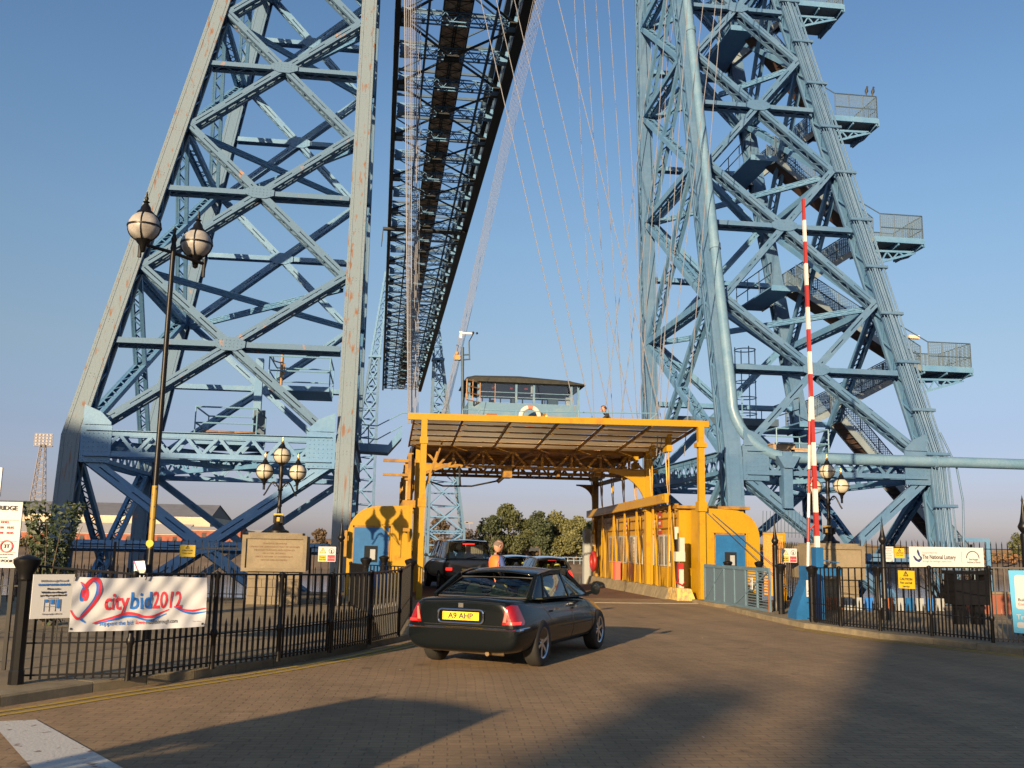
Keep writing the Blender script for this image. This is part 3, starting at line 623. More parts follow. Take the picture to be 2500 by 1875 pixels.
m = MB()
for i in range(nx+1):
    x = .98+(9.9-.98)*i/nx; m.bar((x, 29.8, zA-.05), (x, 34.6, zB-.05), .05, .09)
for j in range(1, 6): y = 29.9+4.7*j/5; m.bar((.98, y, cz(y)-.03), (9.9, y, cz(y)-.03), .035, .05)
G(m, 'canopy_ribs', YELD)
def warren(name, x0, x1, y, z0, z1, n, mt):
    m = MB(); m.box(x0, x1, y-.07, y+.07, z1-.12, z1); m.box(x0, x1, y-.07, y+.07, z0, z0+.12)
    p = (x1-x0)/n
    for i in range(n):
        a = x0+i*p; m.box(a-.04, a+.04, y-.05, y+.05, z0, z1); m.bar((a, y, z1-.06), (a+p/2, y, z0+.06), .08, .05, (0, 1, 0)); m.bar((a+p/2, y, z0+.06), (a+p, y, z1-.06), .08, .05, (0, 1, 0))
    return G(m, name, mt)
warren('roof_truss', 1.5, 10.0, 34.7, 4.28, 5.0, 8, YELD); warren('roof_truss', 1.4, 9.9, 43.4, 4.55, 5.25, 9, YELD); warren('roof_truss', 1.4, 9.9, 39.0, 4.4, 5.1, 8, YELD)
m = MB(); m.box(1.2, 10.0, 34.9, 43.6, 5.3, 5.38)
for i in range(12): m.box(1.2, 10.0, 35+i*.75, 35.08+i*.75, 5.16, 5.3)
for x in (1.3, 3.5, 5.6, 7.8, 9.9): m.box(x-.07, x+.07, 34.7, 43.6, 5.0, 5.3)
G(m, 'roof_deck', PLANK)
m = MB()
for x in (1.3, 9.75): m.box(x-.13, x+.13, 34.7, 43.5, 5.0, 5.35); m.box(x-.09, x+.09, 34.7, 43.5, 4.3, 4.45)
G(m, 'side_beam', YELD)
# gondola columns with knee brackets
def bracket(x, y, zt, r, sg, mt, name='knee_bracket'):
    m = MB(); P = [(0, 0), (0, -r)]
    for k in range(9): a = pi/2*k/8; P.append((sg*(r-r*cos(a))+0, -r+r*sin(a)*.92))
    P.append((sg*r, 0)); m.prism(P, .10, Matrix.Translation((x, y-.05, zt))); return G(m, name, mt)
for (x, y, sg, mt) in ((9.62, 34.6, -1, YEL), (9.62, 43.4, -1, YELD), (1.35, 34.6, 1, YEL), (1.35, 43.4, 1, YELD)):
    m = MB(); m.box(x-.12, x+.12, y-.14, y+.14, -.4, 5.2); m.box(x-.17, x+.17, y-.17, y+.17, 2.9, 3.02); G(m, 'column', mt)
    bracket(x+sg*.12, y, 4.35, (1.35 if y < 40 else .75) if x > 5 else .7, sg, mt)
# right hand passenger cabin
m = MB(); m.box(9.78, 12.0, YA+.3, YZ-.2, .02, 2.9); cab_w = G(m, 'cabin_wall', YEL)
m = MB(); m.box(9.65, 12.15, YA+.1, YZ-.1, 2.9, 3.0); 
for i in range(22): m.box(9.66, 9.78, 31.5+i*.58, 31.62+i*.58, 2.84, 3.06)
G(m, 'cabin_roof', YELD)
GREYM = mat('grey window frame', (.30, .32, .33), .5)
for k, (ya, yb) in enumerate(((32.5, 33.0), (33.1, 34.3), (34.4, 34.95), (36.0, 36.7), (36.8, 37.9), (38.3, 39.6), (40.0, 41.2))):
    m = MB(); m.box(9.735, 9.80, ya, yb, 1.0, 2.06); m.mi = 1; m.box(9.728, 9.79, ya+.05, (ya+yb)/2-.02, 1.05, 2.0); m.box(9.728, 9.79, (ya+yb)/2+.02, yb-.05, 1.05, 2.0); G(m, 'window', [GREYM, mat('hazy reflecting glass', (.13, .13, .12), .12, var=.5, vscale=3, spec=.9)])
m = MB(); m.box(9.74, 9.80, 31.55, 32.1, .05, 2.1); G(m, 'doorway', BKD)
m = MB()
for z in (2.62, 2.28): m.tube([(9.72, 31.6, z), (9.72, 43.8, z)], .022, 6)
m.tube([(9.70, 31.75, 2.3), (9.70, 31.75, 1.2)], .03, 6); m.tube([(9.68, 35.2, 2.9), (9.66, 35.25, 2.3), (9.68, 35.6, 2.15)], .03, 6); G(m, 'pipework', YELD)
m = MB(); m.bar((9.30, 31.25, 3.22), (9.42, 44.0, 3.05), .14, .30); m.lathe((9.23, 31.5, 3.22), [(.01, -.02), (.09, -.02), (.09, .02)], 12, 'x')
for i in range(50):
    for z_ in (-.10, .10): rivets(m, Vector((9.225+i*.0024, 31.4+i*.25, 3.218+z_-i*.0033)), Vector((0, 1, 0)), Vector((0, 0, 1)), Vector((-1, 0, 0)), 1, 1, 1, 1, .02)
G(m, 'spreader_beam', YEL)
# adjustable suspension rods along the cabin side: pairs that lean against each other
HANG = []
m = MB(); rb = MB()
for i, y in enumerate((31.6, 33.6, 35.8, 37.6, 39.4, 41.4, 43.2)):
    m.bar((9.50, y+.34, .0), (9.50, y+.03, 3.1), .05, .04, (1, 0, 0)); m.bar((9.50, y-.62, .0), (9.50, y, 3.1), .045, .04, (1, 0, 0)); m.bar((9.62, y+.1, .02), (9.66, y+.1, 2.75), .08, .04, (1, 0, 0)); m.add([(9.5, y-.72, 0), (9.5, y-.5, 0), (9.6, y-.6, .7), (9.6, y-.66, .7)], [(0, 1, 2, 3)])
    zt = 4.75 if y < 35 else 4.5
    for q in (-.22, .16): m.tube([(9.5, y+q*.2, 3.1), (9.45, y+q*.6, 3.7), (9.45, y+q*.6, 3.95), (9.42, y+q, zt)], [.018, .018, .035, .018], 6)
    m.box(9.34, 9.54, y-.26, y+.2, zt, zt+.22); m.box(9.38, 9.50, y-.10, y+.06, zt+.2, zt+.5); m.box(9.38, 9.5, y-.3, y-.2, zt+.25, zt+.6)
    HANG.append(Vector((9.44, y, zt+.4)))
G(m, 'suspension_rods', YEL)
m = MB(); rnd = random.Random(9)
for i, y in enumerate((31.4, 32.4, 34.0, 36, 38, 40, 42, 43.5)):
    xx = 1.0+rnd.uniform(-.08, .08)
    for q in (-.2, 0, .18): m.bar((xx+q*.3, y+q, 0), (xx+q*.1, y+q*.5, 4.2+rnd.uniform(-.2, .5)), .06, .06); m.box(xx+q*.3-.05, xx+q*.3+.05, y+q-.05, y+q+.05, 3.4+rnd.uniform(-.6, .6), 4.1+rnd.uniform(-.1, .4))
m.bar((1.6, 33, 3.6), (2.05, 33, 5.0), .08, .06); m.bar((1.45, 32.2, 3.3), (1.85, 32.2, 4.6), .08, .06); m.bar((1.5, 34, 4.0), (2.6, 34, 4.42), .1, .1); m.box(.75, 1.15, YA, YZ, 2.72, 2.95); m.box(.1, 1.2, 32, 32.12, 4.2, 4.3); m.box(.1, 1.1, 32, 32.12, 3.75, 3.83)
G(m, 'suspension_rods', YELD)
m = MB(); m.box(.55, 1.05, YA, YZ, -.3, 1.3); m.box(.45, 1.12, YA, YZ, 1.3, 1.36); G(m, 'side_screen', YELD)
m = MB(); m.tube([(1.75, 34.4, 3.75), (2.2, 34.3, 3.60), (3.2, 34.3, 3.62), (4.2, 34.3, 3.85), (4.75, 34.4, 4.35)], .035, 6); m.tube([(2.75, 34.3, 4.3), (2.8, 34.3, 3.6)], .04, 6); G(m, 'hanging_hose', BLK2)
for (a_, b_, c_, d_, e_, f_) in ((4.3, 4.6, 34.2, 34.9, 3.95, 4.3), (8.0, 8.2, 36, 36.3, 4.2, 4.5), (6.9, 7.0, 38, 38.4, 4.3, 4.6)): m = MB(); m.box(a_, b_, c_, d_, e_, f_); G(m, 'lamp_housing', YELD)
m = MB(); m.tube([(4.9, 36, 4.45), (4.3, 36, 3.9)], .08, 8); G(m, 'roof_pipe', YELD)
# upper walkway rail
RAILB = mat('pale blue handrail', (.13, .26, .38), .5)
m = MB(); 
m.tube([gy(*q, 34.2) for q in ((1000, 884), (1180, 890), (1420, 893))], .022, 6); m.tube([gy(*q, 34.2) for q in ((780, 917), (815, 920), (870, 892), (1000, 896), (1030, 898), (1036, 886), (1045, 884))], .022, 6); m.tube([gy(*q, 34.2) for q in ((780, 946), (815, 949), (868, 920))], .022, 6)
for x in (1115, 1182, 1250, 1000): m.tube([gy(x, 886, 34.2), gy(x, 912, 34.2)], .018, 6)
m.tube([gy(1420, 893, 34.2), gy(1400, 910, 34.2)], .022, 6); m.bar(gy(1400, 912, 34.2), gy(1445, 914, 34.2), .08, .06); G(m, 'handrail', RAILB)
# driver's cab
CABB = mat('cab blue paint', (.10, .20, .31), .55, var=.1, vscale=2.5, vcol=(.17, .24, .28), thr=(.5, .7), bump=.15)
TIMB = mat('bare wood window frame', (.36, .20, .10), .6, var=.3)
cx0, cx1, cy0, cy1 = 3.16, 7.36, 36.0, 38.2; zf, zs, ze = 5.4, 6.85, 7.62
cabd = MB(); T_ = .06
cabd.box(cx0, cx1, cy0, cy0+T_, zf, zs); cabd.box(cx0, cx1, cy1-T_, cy1, zf, zs); cabd.box(cx0, cx0+T_, cy0+T_, cy1-T_, zf, zs); cabd.box(cx1-T_, cx1, cy0+T_, cy1-T_, zf, zs); cabd.box(cx0, cx1, cy0, cy1, zf, zf+.05)
for x in (cx0+.35, cx0+.02, 4.95, 5.62, 7.05, cx1-.05): cabd.box(x-.04, x+.04, cy0, cy0+T_, zs, ze)
for x in (cx0+.02, 4.2, 5.2, 6.3, cx1-.03): cabd.box(x-.035, x+.035, cy1-T_, cy1, zs, ze)
cabd.box(cx0, cx1, cy0-.01, cy0+T_, ze-.06, ze); cabd.box(cx0, cx1, cy1-T_, cy1, ze-.3, ze); cabd.box(cx1-T_, cx1, cy0, cy1, ze-.1, ze)
cabm = G(cabd, 'drivers_cab', CABB)
def GP(mb, name, m): o = mb.build(name, m, cabm); return o
m = MB(); 
prof = [(cy0-.18, ze-.02), (cy0-.12, ze+.14), (cy0+.3, ze+.27), ((cy0+cy1)/2, ze+.33), (cy1-.3, ze+.27), (cy1+.12, ze+.14), (cy1+.18, ze-.02)]
vs = []
for x, k in ((cx0-.2, .0), (cx0-.05, .75), (cx0+.25, 1), (5.1, 1.12), (cx1-.3, .75), (cx1+.1, .35), (cx1+.2, -.05)):
    for (y, z) in prof: vs.append((x, y, ze-.02+(z-ze+.02)*k))
n = len(prof); m.add(vs, [(j*n+i, j*n+i+1, (j+1)*n+i+1, (j+1)*n+i) for j in range(6) for i in range(n-1)], True); m.box(cx0-.15, cx1+.15, cy0-.15, cy1+.15, ze-.03, ze+.03)
GP(m, 'roof', mat('black roofing felt', (.035, .036, .030), .85, var=.3, vscale=8, bump=.5))
CLG = bpy.data.materials.new('clear cab glass'); CLG.use_nodes = True; t = CLG.node_tree; t.nodes.remove(t.nodes['Principled BSDF']); a_ = t.nodes.new('ShaderNodeBsdfTransparent'); a_.inputs[0].default_value = (.82, .86, .88, 1); b_ = t.nodes.new('ShaderNodeBsdfGlossy'); b_.inputs['Roughness'].default_value = .03; c_ = t.nodes.new('ShaderNodeMixShader'); c_.inputs[0].default_value = .08; t.links.new(a_.outputs[0], c_.inputs[1]); t.links.new(b_.outputs[0], c_.inputs[2]); t.links.new(c_.outputs[0], t.nodes['Material Output'].inputs[0])
m = MB()
for (xa, xb) in ((cx0+.4, 4.9), (5.0, 5.58), (5.66, 7.0), (7.1, cx1-.1)): m.box(xa, xb, cy0+.02, cy0+.035, zs+.02, ze-.05)
GP(m, 'window_pane', CLG)
m = MB()
for (xa, xb, fr) in ((cx0+.4, 4.92, .42), (5.0, 5.58, .42), (5.66, 7.0, .42)):
    for z_ in (.38, .2): m = MB(); m.box(xa, xb, cy0+.0, cy0+.05, zs+z_, zs+z_+.025); GP(m, 'glazing_bar', CABB)
    m = MB(); m.box(xa, xb, cy1-.05, cy1, zs+.2, zs+.23); GP(m, 'glazing_bar', CABB)
for x in (3.9, 4.62, 5.5, 6.4): m = MB(); m.box(x-.02, x+.02, cy1-.05, cy1, zs, ze); GP(m, 'glazing_bar', CABB)
m = MB()      # open casement at the left
a, b_ = Vector((cx0+.42, cy0, 0)), Vector((cx0-.12, cy0-.55, 0))
for z in (zs-.02, zs+.25, zs+.5, ze-.04): m.bar(a+Vector((0, 0, z)), b_+Vector((0, 0, z)), .03, .035)
for f in (0, 1): p = a+(b_-a)*f; m.bar(p+Vector((0, 0, zs-.02)), p+Vector((0, 0, ze-.02)), .05, .04)
p = a+(b_-a)*.55; m.bar(p+Vector((0, 0, zs)), p+Vector((0, 0, ze)), .025, .03)
GP(m, 'casement', TIMB); m = MB(); m.box(cx0+.98, cx0+1.0, cy0-.02, cy0+.03, zs, ze); GP(m, 'timber_mullion', TIMB)
m = MB(); m.box(4.05, 4.25, 37.0, 37.2, zf, 7.1); m.box(6.35, 6.75, 37.1, 37.5, 6.7, 7.2); m.box(4.9, 5.05, 37.3, 37.4, 6.2, 7.3); GP(m, 'control_panel', BLUED)
m = MB(); m.box(5.52, 5.58, 36.1, 36.2, 7.15, 7.58); m.box(6.86, 7.0, 36.1, 36.3, 6.85, 7.15); m.box(3.6, 3.72, 36.3, 36.34, 7.5, 7.6); GP(m, 'notice', SIGNW)
m = MB(); m.box(4.05, 4.2, 36.3, 36.34, 7.42, 7.52); m.box(4.75, 4.85, 36.3, 36.34, 7.42, 7.52); m.box(5.3, 5.42, 36.3, 36.34, 7.42, 7.52); GP(m, 'red_notice', RED)
# mast with anemometer
ms_ = empty('weather_mast', 'thin dark mast with weather vane and horn beside the blue driver cab', 'weather mast', gy(1000, 905, 35.8)); B0 = gy(1000, 905, 35.8)
def pm(q): return gy(*q, 35.8)-B0
m = MB(); m.tube([Vector((0, 0, -.4)), pm((999, 760))], .055, 8); m.tube([pm((999, 790)), pm((999, 750))], .06, 8); m.build('pole', BLUED, ms_)
m = MB(); m.tube([pm((996, 767)), pm((1014, 766))], .03, 6); m.tube([pm((1014, 777)), pm((1013, 738))], .03, 6); m.tube([pm((990, 778)), pm((1016, 776))], .03, 6); m.tube([pm((989, 765)), pm((988, 748))], .015, 6); m.box(*(c for c in ()),) if False else None; m.build('arm', BLUED, ms_)
q = pm((1013, 722)); m = MB(); m.tube([q+Vector((-.28, 0, .03)), q+Vector((.12, 0, .03))], [.05, .03], 6); m.box(q.x-.36, q.x-.26, -.01, .01, q.z-.16, q.z+.1); m.build('wind_vane', WHITE, ms_)
m = MB(); 
for k in range(3): a = k*2.1; m.ball(q+Vector((.2+.10*cos(a), .1*sin(a), .05)), .045, 8)
m.tube([q+Vector((.15, 0, 0)), pm((1013, 738))], .02, 6); m.ball(pm((988, 746)), .04, 8); m.build('anemometer_cups', BLACK, ms_)
q = pm((988, 771)); m = MB(); m.box(q.x-.14, q.x+.1, -.1, .1, q.z-.12, q.z+.06); m.ball(q+Vector((-.02, 0, .14)), .08, 8); m.build('warning_horn', mat('ochre casing', (.45, .25, .08), .5), ms_)
# lifebuoys
def torus(mb, c, R, r, n=28, k=8, a0=0, a1=2*pi, ax='y'):
    vs = []
    for i in range(n):
        a = a0+(a1-a0)*i/n
        for j in range(k):
            b = 2*pi*j/k; rr = R+r*cos(b); p = (rr*cos(a), r*sin(b), rr*sin(a)) if ax == 'y' else (r*sin(b), rr*cos(a), rr*sin(a)); vs.append(Vector(c)+Vector(p))
    mb.add(vs, [(i*k+j, i*k+(j+1) % k, ((i+1) % n)*k+(j+1) % k, ((i+1) % n)*k+j) for i in range(n) for j in range(k)], True)
q = gy(1145, 905, 35.4); lb = empty('lifebuoy', 'white and red lifebuoy hanging on the rail below the blue driver cab', 'lifebuoy', q)
lb.location.z += .14; m = MB(); torus(m, (0, 0, -.05), .34, .085); m.build('ring', mat('sun bleached ring', (.75, .60, .50), .6), lb)
m = MB()
for a in (pi/2, pi/2+2.2, pi/2-2.2, -pi/2):
    t2 = MB(); vs = []
    for i in range(7):
        aa = a-.27+.09*i
        for j in range(8): b = 2*pi*j/8; rr = .34+.09*cos(b); vs.append((rr*cos(aa), .09*sin(b), rr*sin(aa)-.05))
    m.add(vs, [(i*8+j, i*8+(j+1) % 8, (i+1)*8+(j+1) % 8, (i+1)*8+j) for i in range(6) for j in range(8)], True)
m.build('band', mat('coral red band', (.70, .16, .12), .6), lb)
q = gy(1062, 902, 35.3); b0 = empty('rail_box', 'small white and brown metal box on the rail left of the upper lifebuoy', 'box', q); m = MB(); m.box(-.2, .16, -.1, .1, -.22, .13); m.build('casing', WHITE, b0); m = MB(); m.box(-.21, .17, -.11, -.1, .06, .14); m.box(.1, .18, -.12, .1, -.1, .12); m.build('rusty_trim', mat('rust', (.25, .09, .03), .8), b0)
q = gy(1176, 900, 35.3); b0 = empty('hooter', 'small round brass hooter right of the upper lifebuoy', 'hooter', q); m = MB(); m.lathe((0, 0, 0), [(.01, -.1), (.11, -.12), (.07, 0), (.04, .16)], 14, 'y'); m.build('bell', GOLD, b0)
q = gx(1271, 1215, 9.45); lb = empty('lifebuoy', 'red lifebuoy hung by the far yellow column at the end of the cabin', 'lifebuoy', (9.3, 42.3, 1.0)); m = MB(); torus(m, (0, 0, 0), .36, .09, ax='x'); m.build('ring', RED, lb)
m = MB(); m.box(9.2, 9.6, 43.7, 44.1, -.2, 2.4); G(m, 'locker', GREYM)
q = Vector((9.5, 38.9, .75)); fe = empty('fire_point_box', 'pinkish red box against the yellow cabin wall between the suspension rods', 'box', q); m = MB(); m.box(-.1, .1, -.22, .22, -.55, .25); m.build('casing', mat('faded red', (.65, .13, .09), .5), fe); m = MB(); m.box(-.12, .1, -.24, .24, .25, .3); m.build('lid', mat('faded red', (.65, .13, .09)), fe)
# cabin signs
def sign(name, label, pos, rz, w, h, face, lines=(), cat='sign', group=None, back=GREYM, thick=.02, grp=None):
    r0 = empty(name, label, cat, pos, rz, group); m = MB(); m.box(-w/2, w/2, 0, thick, -h/2, h/2); m.build('board', face, r0)
    for L_ in lines:
        s_, x, z, sz, mt = L_[:5]; al = L_[5] if len(L_) > 5 else 'CENTER'; bd = L_[6] if len(L_) > 6 else 0
        text(s_, sz, mt, r0, (x, -.006, z), align=al, bold=bd)
    return r0
def tri(r0, x, z, s_, mt, mk=None):
    m = MB(); a = s_/2
    for (p, q) in (((-a, -a*.6), (a, -a*.6)), ((a, -a*.6), (0, a)), ((0, a), (-a, -a*.6))): m.bar((x+p[0], -.006, z+p[1]), (x+q[0], -.006, z+q[1]), .006, s_*.13)
    m.box(x-s_*.04, x+s_*.04, -.009, -.003, z-s_*.15, z+s_*.2); m.box(x-s_*.04, x+s_*.04, -.009, -.003, z-s_*.25, z-s_*.18); return m.build('warning_triangle', mt, r0)
RZ = -pi/2    # signs on the cabin wall face -X
sign('notice_board', 'red notice on the yellow cabin wall above the middle windows', (9.75, 38.3, 2.35), RZ, .52, .62, RED, [('PLEASE', 0, .18, .12, SIGNW), ('KEEP', 0, 0, .12, SIGNW), ('CLEAR', 0, -.18, .12, SIGNW)])
sign('notice_board', 'red notice with white lettering high on the yellow cabin wall near its open door', (9.75, 33.6, 2.45), RZ, .42, .80, RED, [('NO', 0, .2, .14, SIGNW), ('EXIT', 0, 0, .14, SIGNW), ('HERE', 0, -.2, .14, SIGNW)])
sign('notice_board', 'white and yellow notice left of the red notice near the open cabin door', (9.75, 34.3, 2.35), RZ, .36, .5, SIGNW, [('CCTV', 0, .1, .1, BLUT), ('ON', 0, -.08, .1, BLKT)])
sign('notice_board', 'tall narrow white sign with vertical lettering between the cabin windows', (9.70, 36.95, 1.50), RZ, .22, 1.0, SIGNW, [(c_, 0, .38-i*.11, .1, BLKT) for i, c_ in enumerate('NO ENTRY')])
sign('notice_board', 'small white notice low beside the open cabin door', (9.70, 32.4, 1.35), RZ, .14, .38, SIGNW, [('i', 0, .05, .12, REDT)])
sign('notice_board', 'narrow white notice on the far yellow column of the gondola', (9.46, 43.2, 1.9), 0, .2, .5, SIGNW, [('T', 0, .1, .12, BLKT), ('B', 0, -.08, .12, BLKT)])
for (a_, b_, c_, d_, e_, f_) in ((9.66, 9.78, 31.55, 31.7, 1.9, 2.3), (9.4, 9.7, 30.6, 30.85, 1.2, 1.5), (9.55, 9.7, 30.65, 30.8, 1.5, 1.95), (9.52, 9.66, 30.65, 30.8, .3, .95)): m = MB(); m.box(a_, b_, c_, d_, e_, f_); G(m, 'control_box', mat('pale grey box', (.45, .43, .38), .5))
m = MB(); m.box(9.50, 9.68, 30.7, 30.86, .55, 1.15); m.tube([(9.5, 30.7, .65), (9.4, 30.6, .55), (9.6, 30.6, .45), (9.7, 30.7, .55)], .03, 6); G(m, 'red_hose_reel', RED)
m = MB(); m.prism([(9.35, 0), (9.95, 0), (9.8, .36), (9.35, .38)], 1.0, Matrix.Translation((0, 30.35, 0))); struct(tag(m.build('kerb_block', mat('yellow painted concrete', (.60, .42, .12), .8, var=.1, vscale=9, vcol=(.30, .22, .14), bump=.5)), '', ''))
for k in ('label', 'category'): del bpy.data.objects['kerb_block'][k]
# ================================================================ QUAYSIDE GATE CABINS
def gate_cabin(label, x0, x1, y, zt, sg, door, dlabel):
    r0 = empty('gate_cabin', label, 'cabin', ((x0+x1)/2, y, 0)); cx = (x0+x1)/2; ed = x0 if sg < 0 else x1; inn = x1 if sg < 0 else x0; R = .85
    P = [(ed-cx, 0), (inn-cx, 0), (inn-cx, zt), (ed-sg*R-cx, zt-.04)]
    for k in range(1, 9): a = pi/2*k/8; P.append((ed-sg*R+sg*R*sin(a)-cx, zt-.04-R+R*cos(a)))
    m = MB(); m.prism(P, 1.5)
    for (a_, b_) in zip(P, P[1:]+P[:1]):
        a_ = Vector((a_[0], 0, a_[1])); b_ = Vector((b_[0], 0, b_[1])); k_ = max(1, int((b_-a_).length/.11)); ctr = Vector((0, 0, 1.3))
        if a_.z < .05 and b_.z < .05: continue
        for q_ in range(k_): p_ = a_+(b_-a_)*q_/k_; p_ = p_+(ctr-p_).normalized()*.05; rivets(m, p_, Vector((1, 0, 0)), Vector((0, 0, 1)), Vector((0, -1, 0)), 1, 1, 1, 1, .011)
    m.build('body', YEL, r0); m = MB(); m.box(-.7 if sg > 0 else -.9, .9 if sg < 0 else .55, -.006, .0, 2.105, 2.112); m.box(door[1]-cx+.1, door[1]-cx+.106, -.006, 0, .05, 2.1); m.build('plate_seam', YELD, r0)
    m = MB(); m.box(door[0]-cx, door[1]-cx, -.03, 0.01, .08, 2.05); d = m.build('door', BLDOOR, r0); m = MB(); [m.box(door[1]-cx-.05, door[1]-cx+.02, -.05, -.02, z_, z_+.12) for z_ in (.35, 1.7)]; m.build('hinge', BLDOOR, d)
    w = (door[0]+door[1])/2-cx; m = MB(); m.box(w-.19, w+.19, -.045, -.02, 1.05, 1.52); m.build('door_window', DGLASS, d); m = MB(); m.box(w-.02, w+.13, -.048, -.046, 1.12, 1.42); m.build('notice', GREYM, d); m = MB(); m.tube([(door[0]-cx+.08, -.05, .95), (door[0]-cx+.2, -.05, .95)], .014, 6); m.build('handle', CHROME, d)  # grey rectangle on the glass paints the pale interior behind the door window
    m = MB(); m.box(door[0]-cx-.04, door[0]-cx, -.02, .01, .05, 2.1); m.box(door[1]-cx, door[1]-cx+.04, -.02, .01, .05, 2.1); m.box(door[0]-cx-.04, door[1]-cx+.04, -.02, .01, 2.05, 2.1); m.build('door_frame', YELD, r0)
    return r0
gl = gate_cabin('yellow round shouldered gate cabin with blue door, left of the gondola portal', -.86, 1.02, 29.5, 2.72, -1, (-.67, .34), '')
m = MB(); m.box(-.05, .55, -.03, 0, 2.15, 2.2); m.box(.55, .62, -.03, 0, 1.2, 2.3); m.bar((0, -.02, 2.15), (.6, -.02, 1.5), .05, .04, (0, 1, 0)); m.bar((.88, -.1, 0), (.88, -.1, 2.75), .08, .1); m.build('stiffeners', YEL, gl)
m = MB(); m.box(.66, .86, -.32, -.02, 1.95, 2.05); m.bar((.82, -.3, 1.95), (.86, -.05, 1.55), .06, .05); m.build('lamp_bracket', YELD, gl)
m = MB(); m.box(-1.02, -.94, -.25, -.1, 1.2, 1.95); m.box(-1.04, -.9, -.22, -.12, 1.65, 1.8); m.build('switch_box', YELD, gl)
gr = gate_cabin('yellow round shouldered gate cabin with blue door, right of the gondola portal', 10.12, 11.86, 29.8, 2.86, 1, (10.42, 11.36), '')
m = MB(); m.box(.98, 1.62, -.02, .02, .2, 2.1); m.build('mesh_wing', mat('amber mesh panel', (.55, .26, .05), .7, var=.3, vscale=30), gr); m = MB(); m.box(1.62, 1.69, -.05, .05, .0, 2.15); m.box(.98, 1.62, -.03, .03, 2.08, 2.14); m.build('wing_frame', YEL, gr)
m = MB(); m.tube([(-.9, -.1, 2.75), (1.5, -1.4, .2)], .012, 5); m.tube([(-.7, -.1, 2.7), (1.9, -.9, .4)], .012, 5); m.build('stay_wires', BLUED, gr)
# ================================================================ SUSPENSION CABLES
def cable(label, pts, group, r=.022): 
    m = MB(); a, b = pts; c = a; T = b-a
    top = b if b.z > 44 else a+T*((44.9-a.z)/T.z); m.tube([-Vector(a)+a, top-a], r, 5, False)
    o = m.build('suspension_cable', CABLE, None, a); tag(o, label, 'cable', group); return o
g1 = 'near vertical cables left of the portal'
for i in range(9):
    Y = 33+i*1.25; xb = 882+i*2.6; xt = 874+i*4.4; a = gy(xb, 915, Y); b = gy(xt, 0, Y)
    cable('thin hanging wire rope in the near vertical bundle rising over the left gondola post', (a, b), g1, .013 if i % 3 else .024)
g2 = 'slanting cables rising to the right deck edge'
for i in range(8):
    Y = 33.5+i*1.2; a = gy(952+i*1.6, 905, Y); b = gy(1152+i*3.4, 0, Y); cable('thin wire rope in the slanting bundle rising to the right edge of the deck', (a, b), g2, .009)
g3 = 'fan of cables down to the right of the cab'
fan = [((478, 0), (818, 1480), 33.2), ((540, 0), (921, 1659), 34.6), ((612, 0), (992, 1659), 36), ((697, 20), (1082, 1659), 37.2), ((785, 0), (1150, 1480), 33.5), ((850, 0), (928, 1640), 43.5), ((888, 0), (1003, 1659), 42.5), ((935, 0), (1045, 1659), 41.5), ((985, 0), (1100, 1659), 40.5), ((1042, 0), (1135, 1659), 39.5), ((1150, 250), (973, 1620), 42), ((1175, 600), (1040, 1620), 41), ((1230, 0), (1155, 1600), 40), ((1270, 0), (1180, 1600), 39)]
for (a, b, Y) in fan:
    f = lambda p: gy(486.5+0+(p[0]*.6145)/S+0 if False else (880+p[0]*.6145)/S, (p[1]*.6145)/S, Y)
    A_, B_ = f(b), f(a); T_ = A_-B_; lowest = B_+T_*((5.6-B_.z)/T_.z); cable('thin wire rope in the open fan above the right half of the gondola roof', (lowest, B_), g3, .016)
g4 = 'cables crossing the right tower'
for (xt, xb, Y) in ((1486, 1418, 31.7), (1547, 1425, 31.9), (1560, 1478, 31.4), (1440, 1375, 35), (1520, 1405, 33)):
    a = gy(xb, 985, Y); b = gy(xt, 0, Y); cable('thin wire rope seen against the inner leg of the right tower', (a, b), g4, .016)
# ================================================================ STAIRS, PLATFORMS, PIPE on the right tower
MESHM = bpy.data.materials.new('wire mesh'); MESHM.use_nodes = True; t = MESHM.node_tree; b = t.nodes['Principled BSDF']; b.inputs['Base Color'].default_value = (.09, .14, .19, 1); b.inputs['Roughness'].default_value = .6
tr_ = t.nodes.new('ShaderNodeBsdfTransparent'); mix = t.nodes.new('ShaderNodeMixShader'); tcn = t.nodes.new('ShaderNodeTexCoord'); mp = t.nodes.new('ShaderNodeMapping'); mp.inputs['Rotation'].default_value = (0, 0, 0); br = t.nodes.new('ShaderNodeTexBrick')
mp.inputs['Rotation'].default_value = (RAD(90), 0, 0); t.links.new(tcn.outputs['Object'], mp.inputs[0]); t.links.new(mp.outputs[0], br.inputs[0]); br.offset = 0; br.inputs['Scale'].default_value = 1; br.inputs['Brick Width'].default_value = .10; br.inputs['Row Height'].default_value = .07; br.inputs['Mortar Size'].default_value = .014; br.inputs['Mortar Smooth'].default_value = 0
t.links.new(br.outputs[1], mix.inputs[0]); t.links.new(tr_.outputs[0], mix.inputs[1]); t.links.new(b.outputs[0], mix.inputs[2]); t.links.new(mix.outputs[0], t.nodes['Material Output'].inputs[0])
st = empty('staircase', 'zigzag steel staircase climbing inside the right tower with caged landings jutting out', 'staircase', (19, 42.5, 0)); SO = Vector((19, 42.5, 0))
def ST(mb, name, m, parent=None): return mb.build(name, m, parent or st, -SO if parent is None else None)
SOFF = mat('pale stair stringer', (.19, .24, .28), .6, var=.15, vscale=2)
RUSTY = mat('rusty tread', (.10, .06, .045), .8, var=.3, vscale=3)
